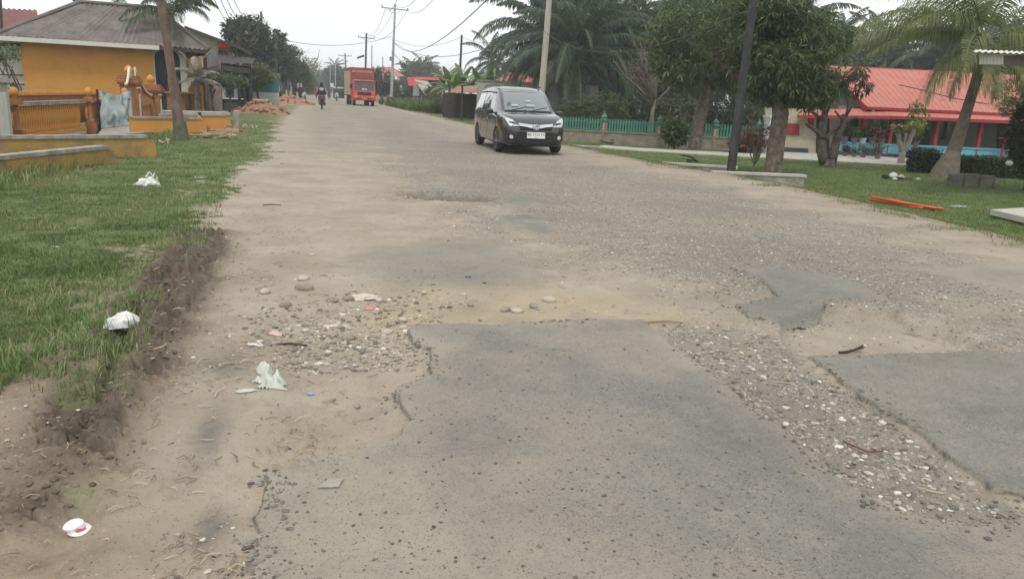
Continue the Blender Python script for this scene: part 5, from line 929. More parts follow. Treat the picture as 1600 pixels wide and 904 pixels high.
roofpart('roof_sheet', a, c, d, e, 0, t, REDC, .03, .3); b = MB(); b.prism([(a.x+.4, yy+.6, -.3), (c.x-.4, yy+.6, -.3), (c.x-.4, yy+.6, a.z), (a.x+.4, yy+.6, a.z)], (0, .2, 0)); b.build('wall', WHITEP, t)
yy = 52; t = thingw('rusty_shed', 'dark open shed with rust brown roof behind the car', 'shed', (xat(740, yy), yy, 0)); RUST = mat('rusty_roof', (.36, .21, .14), (.27, .15, .1), 2, .85, grime=(.18, .12, .1), gs=2, ga=.6); a, c = Y(700, 144.5, yy), Y(770, 146, yy); d, e = Y(782, 133.5, yy+3), Y(716, 141, yy+3)
roofpart('roof_sheet', a, c, d+Vector((0, 0, .1)), e+Vector((0, 0, .25)), 0, t, RUST, .03, .3)
for px in (702, 722, 747, 768): b = MB(); p = Y(px, 150, yy+.2); b.box((p.x, yy+.2, .85), (.12, .12, 2.4)); b.build('post', DKWOOD if px != 747 else WHITEP, t)
b = MB(); b.prism([(a.x, yy+2, -.2), (c.x, yy+2, -.2), (c.x, yy+2, 1.5), (a.x, yy+2, 1.5)], (0, .1, 0)); b.build('back_wall', DKWOOD, t)
# white boards / partly collapsed stall, red roof
yy = 92; t = thingw('collapsed_stall', 'stall with bright red roof and tilted white sheets in the high grass', 'stall', (xat(650, yy), yy, 0)); REDB = mat('bright_red_sheet', (.45, .055, .05), (.36, .045, .04), 2, .6)
a, c, d, e = Y(638, 134, yy), Y(652, 135, yy), Y(650, 121, yy+1), Y(636, 121, yy+1); b = MB(); b.prism([a, c, d, e], (0, .1, 0)); b.prism([Y(650, 124, yy+1), Y(690, 126, yy+1), Y(688, 121, yy+2), Y(648, 120.5, yy+2)], (0, .1, 0)); b.build('red_sheet', REDB, t)
b = MB(); b.prism([Y(651, 130, yy-.5), Y(668, 134, yy-.5), Y(672, 149, yy-.5), Y(664, 149, yy-.5)], (0, .08, 0)); b.prism([Y(648, 124, yy-.4), Y(668, 127, yy-.4), Y(676, 136, yy-.4), Y(668, 134, yy-.4), Y(650, 128, yy-.4)], (0, .08, 0)); b.build('white_sheet', WT, t)
b = MB(); b.prism([Y(645, 150, yy), Y(655, 150, yy), Y(655, 134, yy), Y(646, 134, yy)], (0, .1, 0)); b.build('grey_panel', TINM, t)
b = MB(); b.prism([Y(642, 152, yy+1.5), Y(690, 153, yy+1.5), Y(690, 125, yy+1.5), Y(642, 124, yy+1.5)], (0, .2, 0)); b.build('dark_wall', DKWOOD, t)
# far red hip roof house
yy = 125; t = thingw('far_red_house', 'distant house with red hip roof behind the orange truck', 'house', (xat(600, yy), yy, 0)); a, c, d, e = Y(574, 122, yy), Y(632, 119.5, yy), Y(612, 105, yy+5), Y(590, 104.5, yy+5); b = MB(); b.prism([a, c, d, e], (0, .2, 0)); b.prism([c, c+Vector((-1, 10, 0)), d], (0, 0, .1)); b.build('roof', mat('far_red_roof', (.40, .15, .14), (.34, .12, .11), 1, .7), t); b = MB(); b.prism([(a.x+.8, yy+.5, 0), (c.x-.8, yy+.5, 0), (c.x-.8, yy+.5, a.z), (a.x+.8, yy+.5, a.z)], (0, 6, 0)); b.build('wall', mat('far_pink_wall', (.42, .25, .2), (.36, .2, .16), 2, .8), t)
# bananas
BAV = []
for k_ in range(3):
    V = []; F = []; L_ = 1.9; n = 10; e0, e1 = ((80, 30), (62, -20), (40, -60))[k_]; p = np.array([0, 0, 0.]); Pp = [p]
    for i in range(n): t_ = i/n; e = math.radians(e0+(e1-e0)*t_); p = p+np.array([math.cos(e), 0, math.sin(e)])*L_/n; Pp.append(p)
    for i, p in enumerate(Pp): w = .27*math.sin(math.pi*min(1, max(.02, (i/n-.08)/.94)))**.5+.01; z = -.08*w/.3; V += [p+np.array([0, -w, z+(.03*(i % 2))]), p, p+np.array([0, w, z-(.03*(i % 2))])]
    for i in range(n): F += [(i*3, i*3+3, i*3+4, i*3+1), (i*3+1, i*3+4, i*3+5, i*3+2)]
    o = _mesh_np('banana_leaf', np.array(V), np.array(F), [LF_BANANA], None, True, None, dict(rnd=np.repeat(np.linspace(.2, .9, n+1), 3))); BAV.append(o.data); bpy.data.objects.remove(o)
BST = mat('banana_stem', (.2, .24, .1), (.14, .15, .07), 6, .7)
bl_ = ['leftmost banana plant by the collapsed stall', 'banana plant with torn upright leaves left of the thin pole', 'banana plant directly left of the thin black pole', 'banana plant behind the thin black pole', 'banana plant right of the thin black pole', 'banana plant over the rusty shed', 'rearmost banana plant near the oil palms']
for i, (px, y_, h) in enumerate(((693, 70, 2.6), (703, 66, 2.2), (712, 64, 1.9), (722, 66, 2.5), (735, 64, 2.2), (750, 62, 2.4), (766, 63, 2.5))):
    t = thing('banana_plant', bl_[i], 'banana plant', (xat(px, y_, 160), y_, -.1), 0, 'banana plants beside the rusty shed'); m = MB(); m.tube([(0, 0, -.1), (.03, 0, h*.6), (0, 0, h)], [.14, .11, .07], 8); m.build('stem', BST, t, True)
    for q in range(10): put_mesh('leaf', BAV[(0, 1, 1, 2, 0, 1, 2, 1, 0, 2)[q]], t, (0, 0, h-.05*q), math.radians(q*137+i*40), random.uniform(.85, 1.15))
q = Y(768, 96, 70); palm('palm crown standing over the banana plants', (q.x, 70, 0), q.z, oilfr(18, 77), OPV, sc=.62, r0=.25, r1=.2, name='oil_palm')
for px, y_, py, lb in ((650, 130, 118, 'far low palm over the red stall roof, left one'), (663, 140, 112, 'far low palm over the red stall roof, right one'), (524, 215, 108, 'tall coconut palm far away behind the truck'), (517, 260, 122, 'very distant short palm near the vanishing point')): q = Y(px, py, y_); palm(lb, (q.x, y_, 0), q.z, oilfr(16, px), OPV, sc=.75, r0=.25, r1=.2, group='distant palms')
# poles on the right
A_ = pole('tall pale concrete utility pole with crossarm right of the truck', (Y(611, 150, 88).x, 88, 0), Y(617.5, 7, 88), .17, .10, GREYPOLE, [(.955, 3.0, (1, .12, -.03))])
P613 = Y(617, 12, 88); q = Y(611, 92, 87.7); b = MB(); b.bbox(q, (.3, .3, .45)); b.build('junction_box', TINM, A_)
pole('blue-black utility pole with crossarm behind the truck', (Y(570, 150, 130).x, 130, 0), Y(572.5, 52, 130), .19, .14, mat('pole_navy', (.06, .06, .1), None, 3), [(.93, 2.7, (1, .1, -.03))])
pole('leaning far utility pole with double crossarm left of the truck', (Y(543, 150, 180).x, 180, 0), Y(539, 84, 180), .2, .15, WOODPOLE, [(.95, 2.9, (1, 0, 0)), (.82, 1.2, (1, 0, 0))])
b = MB(); b.beam(Y(558, 91, 129.5), Y(569, 87, 129.5), .25, .3); props(b.build('street_light_arm', DARKM), 'dark street lamp arm reaching left from the blue-black pole', 'lamp arm')
pole('thin black pole standing among the banana plants', G(716, 173, 0), Y(721.5, 55, G(716, 173, 0).y), .12, .09, BLACKPOLE); P720 = Y(721, 58, 69)
P845b = Vector((Y(843, 170, 36).x, 36, -.3)); P845 = Y(861, -35, 36); pole('stout leaning pale wooden pole behind the black car', P845b, P845, .17, .13, CONCP)
for px, y_, tp_, lb in ((581, 140, 71, 'thin pole behind the truck box right side'), (598, 150, 89, 'thin short pole over the far red roof'), (506, 300, 110, 'farthest pole on the right, near the vanishing point'), (514, 250, 103, 'second farthest pole on the right')): pole(lb, (Y(px, 150, y_).x, y_, 0), Y(px, tp_, y_), .12, .1, GREYPOLE)
# wires
wire(Y(613, 63, 88), Y(800, -40, 22), 1.6, .02); wire(Y(614, 65, 88), Y(845, 40, 36), 1.5, .02); wire(Y(612, 80, 88), Y(850, 55, 36), 2.3, .022); wire(Y(612, 82, 88), Y(990, 20, 36), 3.2, .02)
wire(Y(602, 14, 88), Y(572, 52, 130), 1.4, .02); wire(Y(617, 11, 88), Y(574, 53, 130), 1.4, .02); wire(Y(636, 16, 88), Y(584, 56, 130), 1.4, .02)
wire(Y(602, 14, 88), Y(640, -60, 40), 1.0, .018); wire(Y(636, 16, 88), Y(720, -70, 40), 1.2, .018); wire(Y(618, 8, 88), Y(690, -60, 40), 1.0, .018)
wire(Y(612, 57, 88), P432, .8, .022); wire(P432, Y(516, 100, 190), .9, .022); wire(P410, P432, .5, .022)
for k_ in range(3): wire(P410-Vector((0, 0, k_*.25)), Y(340-k_*6, -60+10*k_, 30), 1.6+.3*k_, .016)
wire(P410-Vector((0, 0, 1.2)), Y(300, -75, 24), 2.2, .014); wire(Y(845, 45, 36), Y(1180, 10, 15.3), 1.0, .012); wire(P720, Y(612, 60, 88), .8, .016); wire(P720, Y(850, 42, 36), .6, .014)
WL = ['power line climbing steeply from the tall concrete pole to the top edge', 'power line from the concrete pole to the stout wooden pole, upper one', 'low sagging power line from the concrete pole to the wooden pole', 'lowest sagging power line crossing the palms right of the concrete pole', 'left wire between the concrete pole crossarm and the blue-black pole', 'middle wire between the concrete pole top and the blue-black pole', 'right wire between the concrete pole crossarm and the blue-black pole', 'wire leaving the left end of the concrete pole crossarm for the top edge', 'wire leaving the right end of the concrete pole crossarm for the top edge', 'wire leaving the very top of the concrete pole for the top edge', 'long near-level line crossing the road from the concrete pole to the left dark pole', 'line running from the short left pole toward the vanishing point', 'short line between the two slim left poles', 'uppermost of three wires fanning from the tall left pole to the top edge', 'middle of three wires fanning from the tall left pole to the top edge', 'lowest of three wires fanning from the tall left pole to the top edge', 'thin steep wire below the fan at the tall left pole', 'thin dark wire from the wooden pole to the black leaning pole', 'thin line from the black banana pole to the concrete pole', 'thin line from the black banana pole to the wooden pole']
for i_, o_ in enumerate([o for o in C.objects if o.name.startswith('power_line')]): o_['label'] = WL[i_]
# high grass clump and dark round tree by the far verge
tree('round_tree', 'small dark round tree beside the parked motorbike', 'tree', (xat(596, 97), 97, 0), [(0, 0, 0), (0, 0, 1.0)], [((0, 0, 2.5), (1.9, 1.6, 1.9), 1)], LF_DARK, 7, .3, .12, 600, r0=.12, r1=.1, limbs=6)
tree('low_tree', 'dull green low tree right of the tall concrete pole', 'tree', (xat(630, 96), 96, 0), [(0, 0, 0), (0, 0, .8)], [((0, 0, 1.7), (1.8, 1.4, 1.4), 1)], LF_OLIVE, 7, .28, .1, 420, r0=.1, r1=.08, limbs=6)
for i, (px, y_, h, rd) in enumerate(((676, 84, 2.2, 1.4), (690, 76, 1.8, 1.6), (700, 62, 1.3, 1.5), (735, 58, 1.1, 1.8))): tree('roadside_bush', ('dark weedy bush right of the white sheets', 'weedy bush at the foot of the leftmost banana', 'dark scrub left of the thin black pole', 'scrub in front of the rusty shed')[i], 'bush', (xat(px, y_, 160), y_, -.1), [(0, 0, 0), (0, 0, .2)], [((0, 0, h*.55), (rd, rd*.7, h*.55), 1)], LF_OLIVE if i else LF_DARK, 7, .24, .07, 300, r0=.04, r1=.03, limbs=4, group='roadside bushes')
# far trees either side toward the vanishing point
FAR = [(500, 330, 9, 5), (508, 290, 8, 5), (523, 240, 8.5, 5), (533, 200, 7.5, 4.5), (545, 190, 6.5, 4.5), (516, 400, 11, 7), (494, 420, 10, 6), (481, 400, 13, 8), (478, 260, 11, 6), (488, 600, 14, 10), (503, 560, 14, 10)]
for i, (px, y_, h, rd) in enumerate(FAR): tree('far_tree', 'distant hazy tree lining the far end of the road', 'tree', (xat(px, y_, 140), y_, 0), [(0, 0, 0), (0, 0, h*.4)], [((0, 0, h*.55), (rd, rd*.8, h*.46), 1)], LF_FAR, 6, .9, .4, 320, r0=.3, r1=.2, limbs=3, group='distant trees at the end of the road')
TL = [(-16, 75), (-24, 60), (-22, 95), (-14, 130), (-30, 130), (20, 150), (30, 120), (45, 100), (60, 80), (55, 60), (75, 55), (40, 82), (-40, 60), (-45, 90), (28, 190), (18, 240), (-20, 200), (50, 45), (62, 38), (-12, 260), (22, 330)]
for i, (x, y_) in enumerate(TL): h = 7+3*((i*37) % 10)/10; tree('backdrop_tree', 'leafy tree in the backdrop belt beyond the houses', 'tree', (x, y_, -.3), [(0, 0, 0), (0, 0, h*.4)], [((0, 0, h*.52), (5.0, 4, h*.46), 1)], (LF_FAR, LF_DARK)[i % 2], 6, .8, .33, 420, r0=.3, r1=.2, limbs=3, group='backdrop belt of trees')
# roadside sign right far & kiosk cart
t = thingw('far_sign', 'small white sign board on a thin pole behind the motorcyclist', 'sign', (xat(519, 150), 150, 0)); a, c = Y(516, 130, 150), Y(521.5, 136, 150); b = MB(); b.prism([(a.x, 150, c.z), (c.x, 150, c.z), (c.x, 150, a.z), (a.x, 150, a.z)], (0, .1, 0)); b.build('board', WT, t); b = MB(); b.box(((a.x+c.x)/2, 150.1, c.z/2), (.1, .1, c.z)); b.build('post', GREYPOLE, t)
yy = 125; t = thingw('roadside_canopy', 'open stall with pale curved canopy left of the truck', 'stall', (xat(528, yy), yy, 0)); b = MB(); a = Y(520, 137.5, yy); c = Y(537, 138.5, yy); b.prism([a, c, c+Vector((0, 0, .15)), a+Vector((.3, 0, .25))], (0, 3, 0)); b.build('canopy', WHITEP, t)
for px in (521, 529, 536): b = MB(); p = Y(px, 140, yy); b.box((p.x, yy+.1, p.z/2), (.1, .1, p.z)); b.build('post', DARKM, t)
b = MB(); p = Y(530, 148, yy+1); b.box((p.x, yy+1, .5), (1.6, .6, 1.0)); b.build('counter', DKWOOD, t)
# ================================================ VEHICLES
from mathutils.bvhtree import BVHTree
BLK = mat('black_car_paint', (.012, .013, .015), (.011, .012, .014), 2, .22, spec=.6, coat=1.0, grime=(.035, .034, .032), gs=1.5, ga=.12)
CHR = mat('chrome', (.62, .62, .62), (.55, .55, .55), 3, .18, metal=1); BPL = mat('black_plastic', (.02, .02, .021), (.015, .015, .016), 5, .6); TYRE = mat('tyre_rubber', (.03, .029, .028), (.045, .04, .036), 9, .85, grime=(.13, .115, .095), gs=6, ga=.5)
GLC = glassmat('car_glass', (.05, .065, .062), .02); GLC.node_tree.nodes['Principled BSDF'].inputs['Coat Weight'].default_value = 1; GLC.node_tree.nodes['Principled BSDF'].inputs['Coat IOR'].default_value = 2.3; GLC.node_tree.nodes['Principled BSDF'].inputs['Coat Roughness'].default_value = .02; LENS = mat('lamp_lens', (.62, .64, .66), (.3, .31, .33), 22, .12, spec=.8); PLW = mat('plate_white', (.70, .72, .68), (.62, .64, .6), 5, .5); PLB = mat('plate_black', (.03, .03, .03), None, 5, .5)
RIM = mat('alloy_rim', (.45, .45, .46), (.36, .36, .37), 6, .3, metal=.8)
def T(loc, rz): return Matrix.Translation(Vector(loc)) @ Matrix.Rotation(rz, 4, 'Z')
def loft(stations, half):                                 # stations: list of (x, [(y,z)...]) half rings -> closed symmetric shell
    V = []; F = []; n = len(stations[0][1]); m = 2*n-2
    for x, ring in stations:
        full = list(ring)+[(-y, z) for y, z in reversed(ring[1:-1])]
        V += [((x[i if i < n else m-i] if isinstance(x, list) else x), y, z) for i, (y, z) in enumerate(full)]
    for s in range(len(stations)-1):
        for i in range(m): j = (i+1) % m; F.append((s*m+i, s*m+j, (s+1)*m+j, (s+1)*m+i))
    F.append(tuple(range(m-1, -1, -1))); F.append(tuple(range((len(stations)-1)*m, len(stations)*m))); return V, F
class Shell:
    def __init__(s, obj):
        d = obj.data; s.bvh = BVHTree.FromPolygons([v.co.copy() for v in d.vertices], [tuple(p.vertices) for p in d.polygons])
    def hit(s, a, b, axis):
        o, d = {'F': (Vector((6, a, b)), Vector((-1, 0, 0))), 'B': (Vector((-9, a, b)), Vector((1, 0, 0))), 'L': (Vector((a, 4, b)), Vector((0, -1, 0))), 'R': (Vector((a, -4, b)), Vector((0, 1, 0))), 'T': (Vector((a, b, 5)), Vector((0, 0, -1)))}[axis]
        h = s.bvh.ray_cast(o, d); return (h[0], h[1]) if h[0] is not None else None
    def patch(s, name, quad, axis, mt, parent, nu=6, nv=4, off=.006, th=.012, smooth=True):
        q = [Vector(p) for p in quad]; V = []; W_ = []
        for j in range(nv+1):
            for i in range(nu+1):
                p = q[0].lerp(q[1], i/nu).lerp(q[3].lerp(q[2], i/nu), j/nv); h = s.hit(p[0], p[1], axis)
                if h is None: h = s.last
                s.last = h; V.append(h[0]+h[1]*off); W_.append(h[0]-h[1]*th)
        k = len(V); F = []; w = nu+1
        for j in range(nv):
            for i in range(nu): a = j*w+i; F += [(a, a+1, a+w+1, a+w), (k+a, k+a+w, k+a+w+1, k+a+1)]
        for i in range(nu): F += [(i, k+i, k+i+1, i+1), (nv*w+i, nv*w+i+1, k+nv*w+i+1, k+nv*w+i)]
        for j in range(nv): F += [(j*w, (j+1)*w, k+(j+1)*w, k+j*w), (j*w+nu, k+j*w+nu, k+(j+1)*w+nu, (j+1)*w+nu)]
        o = mesh_np(name, np.array([tuple(v) for v in V+W_]), [tuple(f) for f in F], mt, parent); smooth_angle(o, 50); return o
def fixn(o):
    import bmesh
    bm = bmesh.new(); bm.from_mesh(o.data); bmesh.ops.recalc_face_normals(bm, faces=bm.faces); bm.to_mesh(o.data); bm.free(); return o
def wheel(par, x, y, r, w, rimmt, sp=5, side=1):
    RX = Matrix.Rotation(math.pi/2, 3, 'X'); m = MB(); m.lathe([(r*.62, -w/2), (r*.9, -w/2), (r*.985, -w*.36), (r, -w*.2), (r, w*.2), (r*.985, w*.36), (r*.9, w/2), (r*.62, w/2)], (0, 0, 0), 28, rot=RX); wo_ = m.build('wheel', TYRE, par, loc=(x, y, r)); smooth_angle(wo_, 35)
    m = MB(); k = -side; m.lathe([(r*.63, k*w*.30), (r*.66, k*w*.5), (r*.60, k*w*.5), (r*.58, k*w*.2)], (0, 0, 0), 24, rot=RX); m.lathe([(r*.14, k*w*.2), (r*.14, k*w*.42), (r*.05, k*w*.45)], (0, 0, 0), 12, rot=RX)
    for i in range(sp):
        a = i*2*math.pi/sp+.3; 
        for da in (-.13, .13): m.beam((math.cos(a)*r*.1, -k*w*.40*1, math.sin(a)*r*.1), (math.cos(a+da)*r*.62, -k*w*.42, math.sin(a+da)*r*.62), .02, .028)
    fixn(m.build('rim', rimmt, wo_)); m = MB(); m.lathe([(r*.6, k*w*.1), (r*.6, k*w*.16)], (0, 0, 0), 20, rot=RX); fixn(m.build('brake_disc', BPL, wo_)); return wo_
def passenger_car(name, label, paint, loc, rz, detail=True, sc=1.0):
    t = thing(name, label, 'car', loc, rz); t.scale = (sc, sc, sc*.96)
    W_ = .835
    # x, half width, bottom z, belt z, roof z, roof half width, curvature toward the nose
    st = [(-3.36, .70, .30, .98, 1.0, .62), (-3.30, .76, .25, 1.02, 1.40, .60), (-3.16, .80, .22, 1.04, 1.58, .60), (-2.9, .825, .20, 1.04, 1.635, .61), (-2.4, W_, .19, 1.03, 1.665, .625), (-1.8, W_, .19, 1.01, 1.69, .635), (-1.2, W_, .19, .995, 1.69, .635), (-.95, W_, .19, .99, 1.655, .635), (-.70, W_, .19, .985, 1.56, .635), (-.4, W_, .19, .975, 1.35, .65), (-.12, W_, .19, .965, 1.12, .68), (.0, .832, .19, .955, 1.03, .71), (.3, .825, .19, .925, .995, .70), (.52, .80, .19, .875, .95, .64), (.66, .75, .2, .80, .865, .56), (.74, .68, .23, .74, .79, .48), (.79, .58, .27, .66, .68, .4)]
    S_ = []
    for x, w, zb, zt, zr, wr in st:
        g = zr-zt; ring = [(0, zb), (w*.82, zb), (w*.97, zb+.07), (w*1.0, zb+.22), (w*.985, .5*(zb+zt)+.08), (w*.99, zt-.10), (w*.965, zt), (wr+(w*.93-wr)*.52, zt+g*.5), (wr+.0, zr-g*.13), (wr*.88, zr-.035*min(1, g*3)), (wr*.5, zr-.008), (0, zr)]
        S_.append((x, ring))
    V, F = loft(S_, True); body = _mesh_np('body', np.array(V), F, paint, t); fixn(body); smooth_angle(body, 38); sh = Shell(body)
    import bmesh
    # wheel openings
    for wx in (0, -2.52):
        m = MB(); m.lathe([(.355, -1.2), (.355, 1.2)], (wx, 0, .30), 28, rot=Matrix.Rotation(math.pi/2, 3, 'X')); cut = fixn(m.build('cut', BPL)); mod = body.modifiers.new('b', 'BOOLEAN'); mod.operation = 'DIFFERENCE'; mod.object = cut; mod.solver = 'EXACT'
        cut['tmp'] = 1; cut.parent = None
    bpy.context.view_layer.update(); sc0 = t.matrix_world.copy()
    # cutters live at the origin: evaluate the body there as well
    t.matrix_world = Matrix.Identity(4); bpy.context.view_layer.update(); dg = bpy.context.evaluated_depsgraph_get(); me = bpy.data.meshes.new_from_object(body.evaluated_get(dg)); body.modifiers.clear(); body.data = me
    for o in [o for o in C.objects if o.get('tmp')]: bpy.data.objects.remove(o)
    t.location = loc; t.rotation_euler = (0, 0, rz); t.scale = (sc, sc, sc*.96); smooth_angle(body, 38)
    for wx in (0, -2.52):
        for sd_ in (-1, 1): wheel(t, wx, sd_*.745, .305, .19, RIM, 5, sd_)
        m = MB(); m.box((wx, 0, .42), (.68, 1.34, .5)); m.build('wheel_well', BPL, t)
    m = MB(); m.box((-1.25, 0, .27), (3.6, 1.3, .14)); m.build('underbody', BPL, t)
    sh.patch('windshield', [(-.60, 1.075), (.60, 1.075), (.54, 1.575), (-.54, 1.575)], 'F', GLC, t, 10, 8, .004)
    for s, ax in ((1, 'L'), (-1, 'R')):
        for q in ([(-.42, 1.02), (-1.10, 1.035), (-1.10, 1.50), (-.93, 1.50)], [(-1.17, 1.037), (-1.98, 1.055), (-1.98, 1.525), (-1.17, 1.51)], [(-2.05, 1.06), (-2.95, 1.10), (-2.85, 1.50), (-2.05, 1.53)]):
            f = sh.patch('side_window', q, ax, GLC, t, 5, 5, .004)
        for q in ([(-.12, .30), (-.135, .30), (-.135, .97), (-.12, .97)], [(-1.13, .28), (-1.145, .28), (-1.145, 1.0), (-1.13, 1.0)], [(-2.02, .45), (-2.035, .45), (-2.035, 1.02), (-2.02, 1.02)]): sh.patch('door_seam', q, ax, BPL, t, 1, 5, .002)
        for q in ([(-.9, .80), (-1.08, .80), (-1.08, .845), (-.9, .845)], [(-1.78, .82), (-1.96, .82), (-1.96, .865), (-1.78, .865)]): sh.patch('door_handle', q, ax, paint, t, 3, 1, .03)
        if detail:
            for q in ([(-.90, 1.49), (-1.98, 1.515), (-1.98, 1.545), (-.90, 1.52)], [(-2.0, 1.515), (-2.85, 1.49), (-2.85, 1.52), (-2.0, 1.545)]): sh.patch('rain_visor', q, ax, BPL, t, 6, 1, .02)
        m = MB(); m.bbox((-.42, s*.93, 1.03), (.13, .2, .13), .25*s, .04); mo = m.build('mirror', paint, t); m = MB(); m.beam((-.40, s*.78, .98), (-.42, s*.86, 1.0), .06, .04); m.build('mirror_arm', BPL, mo)
    # front end
    for s in (1, -1):
        sh.patch('headlight', [(s*.42, .70), (s*.66, .70), (s*.765, .93), (s*.57, .85)], 'F', LENS, t, 8, 4, .012)
        sh.patch('headlight_bezel', [(s*.46, .735), (s*.64, .765), (s*.67, .80), (s*.53, .79)], 'F', BPL, t, 4, 2, .018)
        m = MB(); h = sh.hit(s*.60, .43, 'F')[0]; m.lathe([(.05, -.04), (.055, .0), (.04, .02)], h, 14, rot=Matrix.Rotation(math.pi/2, 3, 'Y')); m.build('fog_lamp', LENS, t)
        sh.patch('bumper_vent', [(s*.52, .34), (s*.70, .36), (s*.70, .50), (s*.54, .49)], 'F', BPL, t, 4, 3, .003)
    sh.patch('chrome_bar', [(-.42, .705), (0, .65), (0, .725), (-.44, .775)], 'F', CHR, t, 10, 2, .022); sh.patch('chrome_bar', [(0, .65), (.42, .705), (.44, .775), (0, .725)], 'F', CHR, t, 10, 2, .022)
    g = sh.patch('upper_grille', [(-.40, .60), (.40, .60), (.42, .70), (-.42, .70)], 'F', BPL, t, 10, 3, .004)
    sh.patch('lower_grille', [(-.50, .33), (.50, .33), (.46, .56), (-.46, .56)], 'F', BPL, t, 10, 4, .006)
    for k in range(7): zz = .35+.035*k*1.0; sh.patch('grille_slat', [(-.48, zz), (.48, zz), (.48, zz+.009), (-.48, zz+.009)], 'F', mat('dark_grille', (.06, .06, .062), None, 5, .4) if k == 0 and 'dark_grille' not in bpy.data.materials else bpy.data.materials['dark_grille'], t, 8, 1, .014)
    m = MB(); h = sh.hit(0, .69, 'F')[0]+Vector((.032, 0, 0))
    for (ry, rz2) in ((.085, .06), (.035, .055), (.06, .022)): m.tube([h+Vector((.004, ry*math.cos(a), rz2*math.sin(a)+(.022 if ry == .06 else 0))) for a in [2*math.pi*i/20 for i in range(21)]], .008, 6, cap=False)
    m.build('oval_emblem', CHR, t, True)
    m = MB(); m.bbox((.84, 0, .485), (.012, .46, .155), b=.005); pl = m.build('number_plate', PLW, t)
    text_part('plate_text', 'BK 1714 YV', .088, PLB, pl, (.848, 0, .50), (math.pi/2, 0, math.pi/2), .001, 1.0); text_part('plate_date', '03 27', .032, PLB, pl, (.848, 0, .427), (math.pi/2, 0, math.pi/2), .001)
    sh.patch('front_lip', [(-.60, .265), (.60, .265), (.60, .30), (-.60, .30)], 'F', BPL, t, 8, 1, .05); 
    for s in (1, -1): m = MB(); m.prism([(.60, s*.55, .27), (.40, s*.86, .27), (.1, s*.87, .27), (.62, s*.5, .27)] if s > 0 else [(.62, s*.5, .27), (.1, s*.87, .27), (.40, s*.86, .27), (.60, s*.55, .27)], (0, 0, .05)); fixn(m.build('lip_corner', mat('grey_lip', (.12, .13, .15), None, 4, .35), t))
    for s in (-.28, .25): m = MB(); a = Vector((.06, s-.25, 1.06)); c = Vector((-.10, s+.25, 1.17)); m.tube([a, (a+c)/2+Vector((.02, 0, .0)), c], .012, 5); m.build('wiper', BPL, t)
    sh.patch('cowl', [(-.62, 1.03), (.62, 1.03), (.60, 1.075), (-.60, 1.075)], 'F', BPL, t, 8, 1, .006)
    m = MB(); 
    for s in (-1, 1): m.tube([(-1.0, s*.56, 1.69), (-1.3, s*.57, 1.725), (-2.6, s*.57, 1.70), (-2.9, s*.56, 1.65)], .014, 6)
    m.build('roof_rail', BPL, t)
    m = MB(); m.tube([(-2.9, .1, 1.63), (-3.15, .12, 1.86)], .006, 5); m.build('antenna', BPL, t)
    m = MB(); m.bbox((-.33, .05, 1.32), (.02, .14, .05), b=.01); m.bbox((-.18, -.32, 1.205), (.02, .16, .035), rz=0, b=.005); m.bbox((-.17, .1, 1.21), (.02, .22, .03), b=.005); m.build('windshield_sticker', PLW, t)
    for s in (1, -1): sh.patch('tail_light', [(s*.52, .9), (s*.70, .9), (s*.66, 1.1), (s*.56, 1.1)], 'B', REDB, t, 3, 3, .01)
    sh.patch('rear_window', [(-.5, 1.08), (.5, 1.08), (.45, 1.45), (-.45, 1.45)], 'B', GLC, t, 6, 4, .004)
    return t
passenger_car('black_minivan', 'black seven-seat minivan with chrome grille bar driving toward the viewer', BLK, (5.55, 19.9, .02), math.radians(-91), True, 1.045)
# red car far away
passenger_car('red_car', 'red car far down the road near the vanishing point', mat('red_car_paint', (.42, .03, .035), (.36, .025, .03), 3, .3, coat=1), (xat(485, 150), 150, 0), math.radians(-90), False, 1.25)
# --- truck
TOR = mat('truck_orange', (.50, .05, .018), (.42, .042, .018), 2, .45, coat=.4, grime=(.3, .12, .08), gs=1.5, ga=.3); TBX = mat('box_red', (.25, .058, .036), (.21, .05, .036), 1.5, .6, grime=(.25, .14, .1), gs=1.2, ga=.5); TSD = mat('box_side_tan', (.46, .38, .27), (.36, .29, .2), 1.5, .7); TXT = mat('truck_lettering', (.74, .60, .52), (.66, .5, .42), 5, .6); AMB = mat('amber_lens', (.5, .25, .12), None, 4, .3)
tw = 1.08; t = thing('orange_truck', 'orange box truck with tall red-brown cargo box coming down the road', 'truck', (4.55, 73.5, .0), math.radians(-86))
V, F = loft([(-.05, [(0, .55), (tw*.95, .55), (tw, .65), (tw, 1.25), (tw*.97, 1.35), (tw*.93, 2.15), (tw*.85, 2.25), (0, 2.28)]), ([.95, .95, .95, .98, .9, .72, .62, .6], [(0, .5), (tw*.93, .5), (tw*.97, .6), (tw*.97, 1.25), (tw*.95, 1.35), (tw*.9, 2.12), (tw*.82, 2.22), (0, 2.25)]), ([1.07, 1.03, 1.0, 1.04, .96, .78, .66, .66], [(0, .52), (tw*.83, .52), (tw*.88, .62), (tw*.9, 1.25), (tw*.9, 1.35), (tw*.85, 2.08), (tw*.8, 2.18), (0, 2.22)])], True)
cab = _mesh_np('cab', np.array(V), F, TOR, t); fixn(cab); smooth_angle(cab, 25); sh = Shell(cab)
sh.patch('windshield', [(-.90, 1.40), (.90, 1.40), (.86, 2.08), (-.86, 2.08)], 'F', GLS, t, 8, 4, .01)
